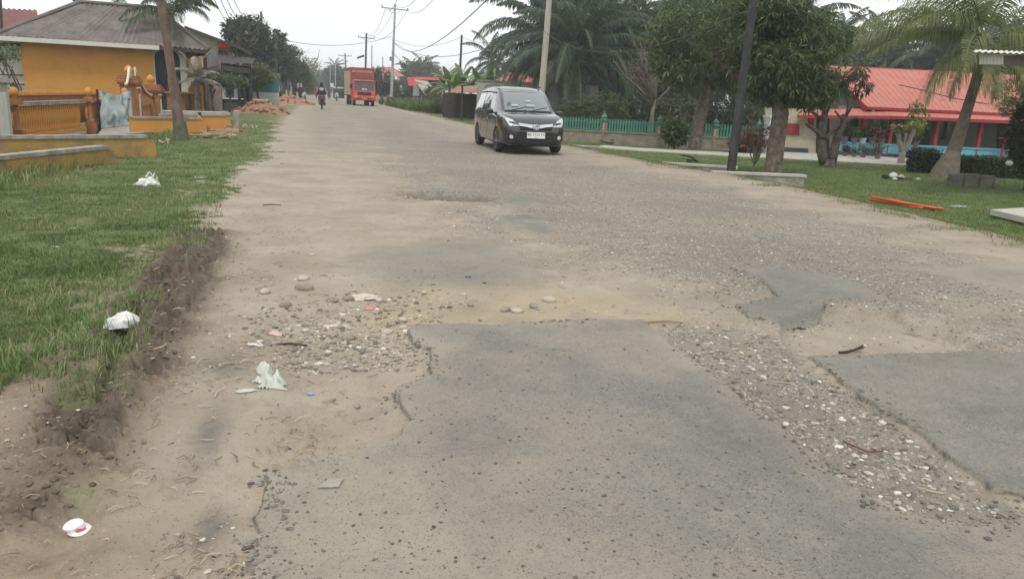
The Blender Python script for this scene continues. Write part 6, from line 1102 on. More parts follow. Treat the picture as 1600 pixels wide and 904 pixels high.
for s, ax in ((1, 'L'), (-1, 'R')):
    sh.patch('side_window', [(.15, 1.4), (.78, 1.4), (.62, 2.05), (.15, 2.05)], ax, GLC, t, 3, 3, .01)
    sh.patch('headlight', [(s*.62, .72), (s*.88, .72), (s*.88, .88), (s*.62, .88)], 'F', LENS, t, 3, 2, .015); sh.patch('turn_signal', [(s*.70, 1.0), (s*.86, 1.0), (s*.86, 1.1), (s*.70, 1.1)], 'F', AMB, t, 3, 2, .015)
    m = MB(); m.bbox((.95, s*1.18, 1.72), (.08, .2, .36), b=.02); m.beam((.85, s*.95, 1.95), (.95, s*1.15, 1.88), .03, .03); m.build('mirror', BPL, t)
sh.patch('grille', [(-.60, 1.0), (.60, 1.0), (.63, 1.25), (-.63, 1.25)], 'F', BPL, t, 4, 2, .02); m = MB(); m.box((1.08, 0, 1.17), (.02, .2, .05)); m.build('badge', CHR, t)
for k in range(3): m = MB(); m.box((1.085, 0, 1.04+k*.06), (.02, 1.1, .012)); m.build('grille_slat', bpy.data.materials['dark_grille'], t)
m = MB(); m.bbox((1.02, 0, .68), (.22, 1.96, .30), b=.04); bp = m.build('bumper', TOR, t); m = MB(); m.box((1.14, 0, .66), (.01, .42, .13)); m.build('number_plate', AMB, bp); m = MB()
for s in (-.42, .42): m.box((1.14, s, .68), (.01, .3, .1))
m.build('bumper_slot', BPL, bp)
m = MB(); m.bbox((.78, 0, 2.26), (.18, 1.9, .10), b=.03); m.build('sun_visor', mat('visor_orange', (.62, .2, .12), None, 3, .5), t)
m = MB()
for i, (dx, s) in enumerate(((-.16, .09), (-.04, .13), (.10, .10), (.2, .07))): m.box((.985-.0, dx, 1.5+s*.2), (.02, .09, s))
m.build('windshield_sticker', PLW, t)
m = MB(); m.bbox((-2.75, 0, 2.17), (5.0, 2.14, 2.5), b=.03); bx = m.build('cargo_box', TBX, t)
for s in (1, -1):
    m = MB(); m.box((-2.75, s*1.075, 2.05), (4.9, .02, 2.15)); m.build('side_panel', TSD, t)
    for k in range(12): m = MB(); m.box((-.45-k*.42, s*1.09, 2.05), (.05, .03, 2.15)); m.build('side_rib', TSD, t)
text_part('box_lettering', 'BEE NUSANTARA', .235, TXT, bx, (-.235, 0, 3.07), (math.pi/2, 0, math.pi/2), .004)
m = MB(); m.box((-2.6, 0, .75), (5.4, .8, .25)); m.box((-2.75, 0, .9), (5.0, 2.0, .1)); m.build('chassis', BPL, t); m = MB(); 
for s in (-1, 1): m.box((-1.9, s*.95, .55), (1.6, .06, .4))
m.build('side_guard', DKWOOD, t)
for wx, wy in ((.35, .84), (-3.6, .84)):
    for s in (1, -1): wheel(t, wx, s*wy, .42, .24 if wx > 0 else .42, RIM, 6, s)
# --- people and motorcycles
def skin_mesh(name, joints, edges, mt, parent, sub=2, root=0, loc=(0, 0, 0)):
    me = bpy.data.meshes.new(name); me.from_pydata([j[:3] for j in joints], edges, []); o = bpy.data.objects.new(name, me); C.objects.link(o)
    md = o.modifiers.new('s', 'SKIN'); md.use_smooth_shade = True; sv = me.skin_vertices[0].data
    for i, j in enumerate(joints): r = j[3]; sv[i].radius = (r, j[4] if len(j) > 4 else r); sv[i].use_root = (i == root)
    o.modifiers.new('u', 'SUBSURF').levels = sub; bpy.context.view_layer.update()
    nm = bpy.data.meshes.new_from_object(o.evaluated_get(bpy.context.evaluated_depsgraph_get())); nm.materials.clear(); nm.materials.append(mt); bpy.data.objects.remove(o)
    p = bpy.data.objects.new(name, nm); C.objects.link(p); p.parent = parent; p.location = loc; nm.polygons.foreach_set('use_smooth', np.ones(len(nm.polygons), bool)); return p
SKINM = mat('skin', (.32, .18, .12), (.28, .155, .1), 5, .6); CL_BLK = mat('black_cloth', (.022, .021, .028), (.015, .015, .019), 7, .9); CL_GREY = mat('grey_trousers', (.30, .28, .27), (.22, .2, .2), 7, .9); CL_RED = mat('red_cloth', (.42, .05, .05), (.32, .04, .04), 6, .9); CL_BLUE = mat('blue_cloth', (.06, .09, .17), None, 6, .9); CL_WHITE = mat('white_cloth', (.6, .6, .6), (.5, .5, .5), 6, .8); HAIR = mat('black_hair', (.012, .011, .01), None, 20, .6)
def hands(par, pts, mt=SKINM):
    pass
def rider(label, loc, rz, top, trousers, head='hijab', group=None, back=True):   # local: x forward, seat at z .78
    t = thing('person', label, 'person', loc, rz, group)
    J = [(-.10, 0, .92, .13, .16), (-.06, 0, 1.12, .11, .15), (.0, 0, 1.34, .12, .18), (.03, 0, 1.46, .055, .06), (.05, 0, 1.56, .05, .05), (.06, 0, 1.63, .088, .08), (.065, 0, 1.72, .07, .065)]; E_ = [(0, 1), (1, 2), (2, 3), (3, 4), (4, 5), (5, 6)]
    for s in (1, -1):
        b0 = len(J); J += [(.02, s*.19, 1.38, .055), (.14, s*.28, 1.16, .043), (.38, s*.30, 1.10, .034), (.46, s*.29, 1.09, .028), (.53, s*.28, 1.08, .026), (-.04, s*.10, .88, .085), (.32, s*.17, .84, .07), (.24, s*.17, .50, .05), (.22, s*.17, .40, .036), (.36, s*.18, .36, .03)]
        E_ += [(2, b0), (b0, b0+1), (b0+1, b0+2), (b0+2, b0+3), (b0+3, b0+4), (0, b0+5), (b0+5, b0+6), (b0+6, b0+7), (b0+7, b0+8), (b0+8, b0+9)]
        for f in range(4): k = len(J); J += [(.56, s*(.25+.02*f), 1.095, .010), (.585, s*(.25+.02*f), 1.07, .009)]; E_ += [(b0+4, k), (k, k+1)]
        k = len(J); J += [(.52, s*.245, 1.05, .011)]; E_ += [(b0+4, k)]
    body = skin_mesh('body', J, E_, SKINM, t, 1)
    m = MB(); m.lathe([(.20, .86), (.21, .95), (.185, 1.1), (.205, 1.28), (.20, 1.38), (.12, 1.46), (.065, 1.49)], (-.03, 0, 0), 14); o = m.build('jacket', top, t, True); o.scale = (.85, 1.0, 1); 
    for s in (1, -1):
        m = MB(); m.tube([(.02, s*.17, 1.38), (.13, s*.28, 1.17), (.37, s*.30, 1.11)], [.075, .06, .05], 10); m.build('sleeve', top, t, True); m = MB(); m.tube([(-.08, s*.10, .90), (.32, s*.17, .85), (.24, s*.17, .5), (.225, s*.17, .42)], [.11, .09, .07, .062], 10); m.build('trouser_leg', trousers, t, True)
        m = MB(); m.bbox((.30, s*.175, .355), (.25, .09, .08), b=.03); m.build('shoe', BPL, t)
    if head == 'hijab':
        m = MB(); m.lathe([(.33, .98), (.315, 1.08), (.28, 1.22), (.235, 1.36), (.15, 1.49), (.118, 1.58), (.115, 1.68), (.085, 1.77), (.03, 1.81)], (.0, 0, 0), 18)
        o = m.build('hijab', CL_BLK, t, True); o.scale = (.72, 1, 1)
    elif head == 'helmet': m = MB(); m.blob((.05, 0, 1.69), (.14, .13, .14), 3, .0); m.build('helmet', top if top != CL_BLK else CL_RED, t, True)
    else: m = MB(); m.blob((.045, 0, 1.72), (.10, .095, .085), 2, .02); m.build('hair', HAIR, t, True)
    return t
def scooter(label, loc, rz, paint, group=None, lamp=True, name='motorcycle'):
    t = thing(name, label, 'motorcycle', loc, rz, group); RX = Matrix.Rotation(math.pi/2, 3, 'X')
    for x in (-.62, .62):
        m = MB(); m.lathe([(.20, -.05), (.27, -.055), (.295, -.03), (.30, 0), (.295, .03), (.27, .055), (.20, .05)], (0, 0, 0), 22, rot=RX); w_ = m.build('wheel', TYRE, t, True, loc=(x, 0, .30)); m = MB(); m.lathe([(.20, -.02), (.20, .02), (.05, .05), (.05, -.05)], (0, 0, 0), 16, rot=RX); m.build('rim', RIM, w_)
    V, F = loft([(-.80, [(0, .72), (.05, .72), (.08, .78), (.05, .84), (0, .86)]), (-.5, [(0, .45), (.13, .5), (.16, .68), (.12, .80), (0, .83)]), (-.1, [(0, .35), (.14, .38), (.16, .55), (.11, .74), (0, .76)]), (.05, [(0, .30), (.15, .30), (.16, .33), (.08, .36), (0, .37)]), (.30, [(0, .30), (.14, .30), (.15, .34), (.10, .37), (0, .38)]), (.36, [(0, .35), (.20, .42), (.24, .62), (.17, .85), (0, .92)]), (.52, [(0, .5), (.12, .52), (.16, .68), (.12, .92), (0, 1.0)])], True)
    b_ = fixn(_mesh_np('body', np.array(V), F, paint, t)); smooth_angle(b_, 50)
    m = MB(); m.bbox((-.38, 0, .84), (.72, .25, .08), b=.035); m.build('seat', BPL, t); m = MB(); m.tube([(.42, 0, .95), (.40, 0, 1.02)], .04, 8); m.tube([(.34, -.33, 1.06), (.43, -.2, 1.02), (.43, .2, 1.02), (.34, .33, 1.06)], .016, 8); m.build('handlebar', BPL, t)
    for s in (1, -1):
        m = MB(); m.tube([(.42, s*.2, 1.03), (.44, s*.27, 1.22)], .008, 5); m.blob((.45, s*.29, 1.26), (.015, .06, .045), 1, 0); m.build('mirror', BPL, t); m = MB(); m.tube([(.47, s*.06, .9), (.62, s*.06, .30)], .022, 7); m.build('fork', RIM, t)
    m = MB(); m.bbox((-.80, 0, .76), (.05, .16, .07), b=.01); m.build('tail_light', REDB, t); m = MB(); m.box((-.84, 0, .56), (.01, .24, .12)); m.build('number_plate', PLB, t); m = MB(); m.tube([(-.1, -.14, .28), (-.45, -.19, .32), (-.8, -.2, .42)], [.03, .05, .055], 9); m.build('exhaust', BPL, t); m = MB(); m.prism([(-.75, -.07, .62), (-.92, -.09, .42), (-.92, .09, .42), (-.75, .07, .62)], (0, 0, .02)); m.prism([(.44, -.06, .62), (.62, -.07, .64), (.82, -.06, .52), (.82, .06, .52), (.62, .07, .64), (.44, .06, .62)], (0, 0, .02)); m.build('mudguard', BPL, t)
    m = MB(); m.blob((.54, 0, .88), (.05, .09, .07), 2, 0); m.build('headlamp', LENS, t, True); return t
PB1 = mat('scooter_black', (.03, .03, .035), None, 5, .3, coat=.6); PB2 = mat('scooter_white', (.62, .63, .64), None, 5, .3, coat=.6); PB3 = mat('scooter_red', (.42, .04, .04), None, 5, .3, coat=.6)
p = G(503, 171); scooter('black scooter ridden away by the veiled rider', p, math.radians(90), PB1); rider('motorcycle rider seen from behind in a long black headscarf', (p.x, p.y-.02, .02), math.radians(90), mat('pale_jacket', (.42, .38, .37), (.34, .3, .3), 6, .9), CL_GREY)
for (px, y_, rz, pt_, tp_, hd, l1, l2) in ((526, 96, -90, PB2, CL_BLUE, 'helmet', 'white fronted scooter approaching left of the truck', 'rider in dark clothes on the white fronted scooter'), (514, 112, 90, PB1, CL_BLUE, 'hair', 'dark scooter going away right of the veiled rider', 'rider in blue going away right of the veiled rider'), (494, 118, 90, PB3, CL_RED, 'helmet', 'small red scooter left of the veiled rider', 'red clothed rider left of the veiled rider')):
    xx = xat(px, y_, 150); scooter(l1, (xx, y_, 0), math.radians(rz), pt_); rider(l2, (xx, y_, .02), math.radians(rz), tp_, CL_GREY, hd)
xx = xat(475, 86, 155); scooter('white and dark scooter standing on the left verge', (xx, 86, 0), math.radians(-80), PB2); scooter('dark parked scooter leaning by the tall concrete pole', (xat(604, 84, 160), 84, -.02), math.radians(150), PB1)
# standing person
t = thing('person', 'person in black standing beside the scooter on the left verge', 'person', (xat(469, 84, 155), 84, 0), math.radians(-60))
J = [(0, 0, .95, .12, .15), (0, 0, 1.15, .10, .13), (0, 0, 1.36, .11, .17), (0, 0, 1.48, .05), (.01, 0, 1.55, .05), (.02, 0, 1.62, .08), (.02, 0, 1.70, .065)]; E_ = [(0, 1), (1, 2), (2, 3), (3, 4), (4, 5), (5, 6)]
for s in (1, -1):
    b0 = len(J); J += [(0, s*.18, 1.40, .05), (.0, s*.22, 1.13, .04), (.10, s*.20, .92, .032), (.13, s*.20, .84, .026), (0, s*.09, .90, .08), (.02, s*.10, .50, .055), (0, s*.10, .1, .038), (.12, s*.11, .04, .032)]; E_ += [(2, b0), (b0, b0+1), (b0+1, b0+2), (b0+2, b0+3), (0, b0+4), (b0+4, b0+5), (b0+5, b0+6), (b0+6, b0+7)]
    for f in range(4): k = len(J); J += [(.15, s*(.18+.015*f), .79, .009)]; E_ += [(b0+3, k)]
skin_mesh('body', J, E_, SKINM, t, 1); m = MB(); m.lathe([(.17, .85), (.18, 1.0), (.16, 1.15), (.19, 1.32), (.17, 1.42), (.07, 1.49)], (0, 0, 0), 14); m.build('shirt', CL_BLK, t, True); m = MB()
for s in (1, -1): m.tube([(0, s*.09, .93), (.02, s*.10, .5), (0, s*.10, .1)], [.10, .075, .06], 9); m.tube([(0, s*.17, 1.40), (0, s*.22, 1.15), (.08, s*.20, .96)], [.065, .05, .045], 9)
m.build('trousers', CL_BLK, t, True); m = MB(); m.blob((0, 0, 1.71), (.095, .09, .08), 2, .02); m.build('hair', HAIR, t, True)
# ================================================ LITTER, STONES, GRASS
def gz(x, y): return ground_z(x, y)
def at(px, py, lift=0): p = G(px, py); return Vector((p.x, p.y, gz(p.x, p.y)+lift))
PLAS = mat('white_plastic', (.66, .66, .64), (.52, .51, .49), 9, .35, .002, 40); m_, n_, l_, b_ = PLAS, PLAS.node_tree.nodes, PLAS.node_tree.links, PLAS.node_tree.nodes['Principled BSDF']; b_.inputs['Transmission Weight'].default_value = .0
PLASD = mat('dirty_plastic', (.50, .46, .40), (.36, .31, .26), 8, .5, .003, 30, grime=(.25, .2, .15), gs=9, ga=.6); PLASG = mat('pale_green_plastic', (.47, .49, .43), (.38, .40, .35), 9, .4, .002, 40); PAPERP = mat('pale_paper', (.52, .46, .38), (.42, .36, .29), 10, .85)
def crumple(name, label, cat, p, r, mt, seed, flat=.6, amp=.38, rz=0, sub=3, drape=True):
    rr_ = np.random.default_rng(seed); V, F = ICO[sub]; V = np.array(V); off = rr_.uniform(0, 50, 3)
    n = fbm(V[:, 0]*1.0+off[0]+V[:, 2]*.7, V[:, 1]+off[1]-V[:, 2]*.6, 1.3, 3, seed)-.5; rg = np.abs(fbm(V[:, 0]*1.4+off[2]-V[:, 2], V[:, 1]*1.4+V[:, 2]+off[0], 2.4, 2, seed+3)-.5)
    W_ = V*(1+n*amp*2.2-rg*amp*1.6)[:, None]*np.array(r); W_[:, 2] = np.where(W_[:, 2] < 0, W_[:, 2]*.15, W_[:, 2]*flat)
    o = mesh_np(name, W_, F, mt, None, True, None, None, Vector(p)); o.data.set_sharp_from_angle(angle=math.radians(28)); o.rotation_euler = (0, 0, rz); return props(o, label, cat)
def rag(name, label, cat, p, outline, mt, th=.004, amp=.012, rz=0, seed=0, res=26):   # thin crumpled sheet with outline (local metres)
    xs = [q[0] for q in outline]; ys = [q[1] for q in outline]; g = np.linspace(0, 1, res); X, Y_ = np.meshgrid(min(xs)+g*(max(xs)-min(xs)), min(ys)+g*(max(ys)-min(ys))); s = sd(outline, X.ravel(), Y_.ravel()).reshape(X.shape)
    dx = (max(xs)-min(xs))/res; Zr = np.abs(fbm(X*1+seed, Y_+seed*2, 22, 3, seed)-.5)*amp*5+(fbm(X+seed, Y_, 9, 2, seed+2)-.3)*amp*1.5; c, s_ = math.cos(rz), math.sin(rz)
    WX = p[0]+X*c-Y_*s_; WY = p[1]+X*s_+Y_*c; gzv = fields(WX.ravel(), WY.ravel())['z'].reshape(X.shape); Z = gzv-p[2]+Zr*np.clip(s/.02, 0, 1)+.006
    V = np.stack([WX-p[0], WY-p[1], Z], -1).reshape(-1, 3); idx = np.arange(res*res).reshape(res, res); F = []
    for j in range(res-1):
        for i in range(res-1):
            if s[j:j+2, i:i+2].min() > -dx*.5: F.append((idx[j, i], idx[j, i+1], idx[j+1, i+1], idx[j+1, i]))
    u, inv = np.unique(np.array(F), return_inverse=True); F2 = inv.reshape(-1, 4); n = len(u); V = V[u]; V2 = np.concatenate([V, V-np.array([0, 0, th])]); F3 = np.concatenate([F2, F2[:, ::-1]+n])
    o = mesh_np(name, V2, F3, mt, None, True, None, None, Vector(p)); return props(o, label, cat)
# bags
p = at(231, 290); crumple('plastic_bag', 'thin white plastic carrier bag with knotted handles lying on the grass', 'plastic bag', p, (.15, .11, .13), PLAS, 3, .95, .5); m = MB(); m.tube([(.06, 0, .08), (.10, 0, .17), (.13, .01, .10), (.11, 0, .05)], [.018, .012, .012, .02], 7)
m.tube([(-.02, 0, .10), (.03, .02, .18), (.07, .01, .13)], [.02, .012, .015], 7); h = m.build('bag_handle', PLAS, bpy.data.objects['plastic_bag'], True)
p = at(190, 530, .035); crumple('crumpled_bag', 'crumpled dirty white plastic bag on top of the mud ridge', 'plastic bag', p, (.088, .055, .075), PLAS, 11, 1.05, .42, rz=.25)
p = at(418, 592); rag('torn_plastic_sheet', 'torn pale green-white plastic sheet spread on the dusty ground', 'plastic sheet', p, [(-.07, .15), (.0, .16), (.03, .08), (.01, .03), (.07, .0), (.10, -.07), (.07, -.12), (.11, -.15), (.02, -.15), (-.05, -.12), (-.02, -.08), (-.08, -.05), (-.03, .0), (-.05, .06)], PLASG, amp=.030, seed=2, res=44)
p = at(384, 612); rag('plastic_scrap', 'oval pale plastic scrap left of the torn plastic sheet', 'plastic scrap', p, [(-.05, 0), (-.02, .022), (.03, .02), (.055, 0), (.02, -.02), (-.03, -.018)], PLASG, amp=.006, seed=4)
p = at(398, 540); rag('tissue_scrap', 'crumpled pale tissue above the torn plastic sheet', 'tissue', p, [(-.045, .0), (-.02, .03), (.03, .02), (.05, 0), (.03, -.03), (.0, -.015), (-.03, -.02)], PLAS, amp=.012, seed=5)
p = at(517, 500); rag('paper_scrap', 'small flat whitish paper in the dusty pit', 'paper', p, [(-.05, -.02), (-.04, .03), (.05, .035), (.055, -.02)], PAPERP, amp=.006, seed=6)
p = at(565, 458); crumple('dusty_sack', 'pale dusty sack lump half buried at the edge of the pit', 'sack', p, (.13, .06, .04), PAPERP, 17, .9, .3)
p = at(516, 767); rag('cardboard_piece', 'square of pale cardboard flattened on the asphalt', 'cardboard', p, [(-.045, -.02), (-.01, .035), (.05, .03), (.03, -.03)], mat('pale_card', (.31, .29, .25), (.27, .25, .215), 9, .9), amp=.002, seed=7)
for px, py, col, s, lb in ((485, 603, (.25, .32, .62), .022, 'tiny blue wrapper right of the torn plastic sheet'), (577, 473, (.62, .22, .18), .035, 'small pinkish red wrapper below the dusty sack'), (840, 484, (.22, .45, .48), .018, 'turquoise scrap among the stones'), (731, 434, (.07, .22, .20), .03, 'dark green scrap on the grey patch edge'), (758, 444, (.06, .24, .2), .025, 'thin green scrap just right of the dark green one'), (600, 685, (.25, .5, .5), .014, 'tiny turquoise scrap on the asphalt edge'), (55, 311, (.10, .14, .33), .05, 'small dark blue litter in the left grass'), (440, 256, (.3, .27, .2), .04, 'dull wrapper on the far left of the sandy road'), (487, 398, (.5, .48, .43), .03, 'pale scrap in the sand above the pit'), (430, 515, (.55, .4, .33), .05, 'pinkish strip of paper left of the pit')):
    p = at(px, py); rag('wrapper', lb, 'wrapper', p, [(-s, -s*.5), (-s*.6, s*.5), (s*.2, s*.8), (s, s*.3), (s*.7, -s*.6)], mat('wrapper_colour', col, None, 9, .5), amp=s*.25, seed=px, res=12)
# cup
p = at(120, 825, .002); t = thing('drink_cup', 'crushed white plastic cup with red print lying on the mud', 'cup', p, .3); t.scale = (.66,)*3; m = MB(); n = 26
for (r, z, dx) in ((.052, 0, .012), (.058, .006, .012), (.056, .012, .011), (.047, .022, .006), (.044, .034, -.004), (.045, .046, -.012), (.047, .052, -.014), (.040, .055, -.014), (.037, .050, -.013)):
    for k in range(n): a = 2*math.pi*k/n; q = r*(1+.06*math.sin(3*a+z*60)); m.V.append((q*math.cos(a)+dx, q*math.sin(a)*.86, z+.008*math.sin(a+1)*(z > .02)))
for i in range(8):
    for k in range(n): j = (k+1) % n; m.F.append((i*n+k, i*n+j, (i+1)*n+j, (i+1)*n+k)); m.M.append(0)
m.F.append(tuple(8*n+k for k in range(n))); m.M.append(0); m.build('cup_body', mat('cup_white', (.78, .77, .76), (.7, .69, .68), 5, .4), t, True)
m = MB()
for k in range(9): a0, a1 = -1.7+k*.17, -1.7+(k+1)*.17; m.quad(((.0475)*math.cos(a0)+.003, .0475*math.sin(a0)*.86-.0015, .024), (.0475*math.cos(a1)+.003, .0475*math.sin(a1)*.86-.0015, .024), (.0465*math.cos(a1)-.007, .0465*math.sin(a1)*.86-.0015, .038+.004*math.sin(k)), (.0465*math.cos(a0)-.007, .0465*math.sin(a0)*.86-.0015, .038+.004*math.sin(k)))
m.build('red_print', mat('cup_red', (.55, .10, .14), (.5, .2, .2), 30, .5), t)
# dark stick and other sticks
STD = mat('dark_stick', (.05, .04, .033), (.03, .025, .02), 9, .8)
m = MB(); a = at(1312, 541, .015); m.tube([Vector(q) for q in ((0, 0, 0), (.05, -.02, .01), (.12, .0, .015), (.2, .03, .03))], [.008, .01, .008, .006], 6); m.tube([(.12, 0, .015), (.19, .015, .02), (.215, .035, .015)], [.008, .006, .004], 5); o = m.build('dark_stick', STD, None, True, loc=a); props(o, 'dark curved stick lying in the sandy hole on the right', 'stick')
for px, py, L_, rz, lb in ((452, 532, .20, -.1, 'straight brown stick lying in the dusty pit'), (425, 321, .22, .1, 'dark stick on the sandy left lane'), (1040, 504, .25, -.15, 'yellowish splinter at the end of the ochre sand'), (1250, 505, .1, 0, 'dark flake by the patch edge')):
    m = MB(); m.tube([(-L_/2, 0, 0), (0, .01, .008), (L_/2, 0, 0)], [.006, .007, .004], 6); o = m.build('stick', STICKM if 'yellow' in lb else DKWOOD, None, True, loc=at(px, py, .008)); o.rotation_euler = (0, 0, rz); props(o, lb, 'stick')
m = MB(); m.tube([(0, .12, 0), (.0, .05, .01), (.03, 0, .005), (.1, -.02, .01)], .004, 5); o = m.build('red_wire', mat('red_cord', (.20, .07, .055), None, 5, .6), None, True, loc=at(1345, 705, .012)); props(o, 'thin reddish cord in the gravel strip', 'cord')
# stones in the pit
STN = mat('river_stone', (.30, .265, .215), (.20, .17, .135), 8, .85, .004, 30, grime=(.33, .27, .2), gs=7, ga=.6); STL = mat('pale_stone', (.46, .42, .35), (.34, .3, .25), 8, .85, .004, 30)
for i, (px, py, s, k) in enumerate(((474, 437, .055, 1), (476, 452, .075, 0), (446, 478, .05, 0), (414, 457, .05, 1), (545, 520, .045, 0), (630, 491, .035, 1), (612, 497, .035, 0), (604, 511, .045, 1), (582, 518, .03, 0), (544, 462, .045, 0), (523, 466, .03, 0), (790, 485, .045, 0), (808, 487, .045, 1), (834, 480, .045, 0), (858, 470, .055, 1), (735, 478, .03, 0), (691, 476, .025, 0), (519, 611, .022, 0), (558, 623, .022, 0), (592, 461, .04, 1), (630, 503, .03, 1), (1352, 708, .02, 1), (560, 485, .03, 0), (663, 455, .03, 1))):
    m = MB(); m.blob((0, 0, s*.22), (s, s*.72, s*.5), 2, .07, seed=i+5); o = m.build('stone', STL if k else STN, None, True, loc=at(px, py)); o.rotation_euler = (0, 0, i)
    props(o, 'rounded pale dusty stone lying in the sandy break in the road' if k else 'rounded brownish stone lying in the sandy break in the road', 'stone', 'pale stones in the sandy break' if k else 'brown stones in the sandy break')
# loose gravel (uncountable)
def scatter_pts(n, box, fn, seed, power=1.0):
    r_ = np.random.default_rng(seed); out = []; tries = 0
    while len(out) < n and tries < 40:
        tries += 1; th_ = r_.uniform(box[0], box[1], n*2); rad = np.exp(r_.uniform(math.log(box[2]), math.log(box[3]), n*2)); x = rad*np.sin(th_); y_ = rad*np.cos(th_)
        f = fields(x, y_); k = r_.uniform(0, 1, n*2) < fn(f, x, y_, rad); out += list(zip(x[k], y_[k], f['z'][k]))
    return np.array(out[:n])
def stones_obj(name, P, s0, s1, mt, seed, flat=.5, sink=.15):
    r_ = np.random.default_rng(seed); V0, F0_ = ICO[1]; V0 = np.array(V0); F0_ = np.array(F0_); n = len(P); s = s0*(s1/s0)**r_.uniform(0, 1, n)**1.6; az = r_.uniform(0, 6.28, n)
    sc = np.stack([s, s*r_.uniform(.55, .9, n), s*r_.uniform(.3, flat, n)], 1); V = V0[None]*(1+r_.uniform(-.16, .16, (n, len(V0), 1)))*sc[:, None]; c, q = np.cos(az)[:, None], np.sin(az)[:, None]
    X = V[..., 0]*c-V[..., 1]*q; Y_ = V[..., 0]*q+V[..., 1]*c; V = np.stack([X, Y_, V[..., 2]], -1)+P[:, None]+np.array([0, 0, 1])*(sc[:, 2]*(1-sink*2)*.4)[:, None, None]
    F = (F0_[None]+np.arange(n)[:, None, None]*len(V0)).reshape(-1, 3); o = mesh_np(name, V.reshape(-1, 3), F, mt, None, False, None, dict(rnd=np.repeat(r_.uniform(0, 1, n), len(V0)))); return props(o, kind='stuff')
def rampmat(name, stops, rough=.85):
    m, n, l, b = nodes(name); a = n.new('ShaderNodeAttribute'); a.attribute_name = 'rnd'; r = n.new('ShaderNodeValToRGB'); e = r.color_ramp.elements; e[0].position, e[0].color = stops[0][0], rgba(stops[0][1]); e[1].position, e[1].color = stops[-1][0], rgba(stops[-1][1])
    for p_, c_ in stops[1:-1]: k = e.new(p_); k.color = rgba(c_)
    l.new(a.outputs['Fac'], r.inputs[0]); l.new(r.outputs[0], b.inputs['Base Color']); b.inputs['Roughness'].default_value = rough; return m
GRV = rampmat('gravel_mix', ((0, (.10, .09, .076)), (.3, (.19, .165, .135)), (.65, (.29, .255, .205)), (.88, (.38, .34, .285)), (1, (.62, .59, .54)))); CLODM = rampmat('mud_clods', ((0, (.08, .059, .043)), (.6, (.125, .096, .07)), (1, (.18, .142, .108)))); FLK = rampmat('dark_flakes', ((0, (.05, .046, .04)), (1, (.15, .13, .105))))
DG = math.radians
P = scatter_pts(21000, (DG(-12), DG(54), 2.0, 26), lambda f, x, y, r: np.clip(f['grav']*1.1, 0, 1)*np.where(f['asph'] > .3, .02, 1)*np.where(r < 6, .30, 1), 1); stones_obj('gravel', P, .004, .017, GRV, 2, .45, .3)
P = scatter_pts(240, (DG(10), DG(54), 2.2, 7), lambda f, x, y, r: f['grav']*(f['asph'] < .2)*(sd(TONGUE, x, y) > 0), 3); stones_obj('coarse_gravel', P, .012, .028, GRV, 4, .45, .34)
P = scatter_pts(2600, (DG(-24), DG(50), 2.0, 20), lambda f, x, y, r: (1-f['grass'])*(1-f['asph'])*.6*(fbm(x, y, 1.4, 3, 5) > .5), 5); stones_obj('pebbles', P, .004, .016, GRV, 6)
P = scatter_pts(800, (DG(-25), DG(5), 2.2, 10), lambda f, x, y, r: np.clip(f['mud']*1.1, 0, 1)**2, 7); stones_obj('mud_clods', P, .005, .022, CLODM, 8, .7, .42)
def edge_d(x, y):
    return np.minimum(np.minimum(np.abs(sd(PATCH['A'], x, y)), np.abs(sd(PATCH['B'], x, y))), np.abs(sd(PATCH['C'], x, y)))
P = scatter_pts(1500, (DG(-14), DG(52), 2.0, 9), lambda f, x, y, r: np.exp(-(edge_d(x, y)/.07)**2)*(fbm(x, y, 3.1, 3, 61) > .42), 51); stones_obj('broken_asphalt', P, .004, .017, rampmat('asphalt_bits', ((0, (.07, .065, .056)), (.6, (.15, .14, .12)), (1, (.26, .24, .20)))), 52, .6, .3)
P = scatter_pts(1500, (DG(-20), DG(45), 2.0, 12), lambda f, x, y, r: f['asph']*.5+.3*(1-f['grass'])*(x < 2)*(x > -1.5), 9); stones_obj('crumbs', P, .003, .010, FLK, 10, .4)
P = scatter_pts(1500, (DG(-10), DG(16), 4.0, 8.5), lambda f, x, y, r: ss(-.3, .2, sd(PIT, x, y))*(1-f['asph']), 29); stones_obj('pit_gravel', P, .006, .026, GRV, 12, .6, .25)
# straw and twigs
def straw(name, P, l0, l1, w, mt, seed):
    r_ = np.random.default_rng(seed); n = len(P); az = r_.uniform(0, 6.28, n); l = r_.uniform(l0, l1, n); d = np.stack([np.cos(az), np.sin(az), np.zeros(n)], 1); s = np.stack([-np.sin(az), np.cos(az), np.zeros(n)], 1); b = s*(l*r_.uniform(-.25, .25, n))[:, None]; up = np.array([0, 0, 1.])*(.006+r_.uniform(0, .014, n))[:, None]; W_ = w*r_.uniform(.6, 1.4, n)[:, None]
    q0 = P-d*l[:, None]/2; q1 = P+b; q2 = P+d*l[:, None]/2; q0 = q0+np.array([0, 0, .004]); q1 = q1+up; q2 = q2+up*.8
    V = np.stack([q0-s*W_/2, q0+s*W_/2, q1-s*W_/2, q1+s*W_/2, q2-s*W_/3, q2+s*W_/3, q0+[0, 0, .003], q1+[0, 0, .004], q2+[0, 0, .003]], 1).reshape(-1, 3); i0 = np.arange(n)[:, None]*9; F = np.concatenate([i0+np.array(q) for q in ((0, 6, 7, 2), (6, 1, 3, 7), (2, 7, 8, 4), (7, 3, 5, 8))]); return props(mesh_np(name, V, F, mt, None, False, None, dict(rnd=np.repeat(r_.uniform(0, 1, n), 9))), kind='stuff')
STRW = rampmat('straw_mix', ((0, (.15, .11, .075)), (.5, (.30, .235, .16)), (1, (.46, .39, .28))))
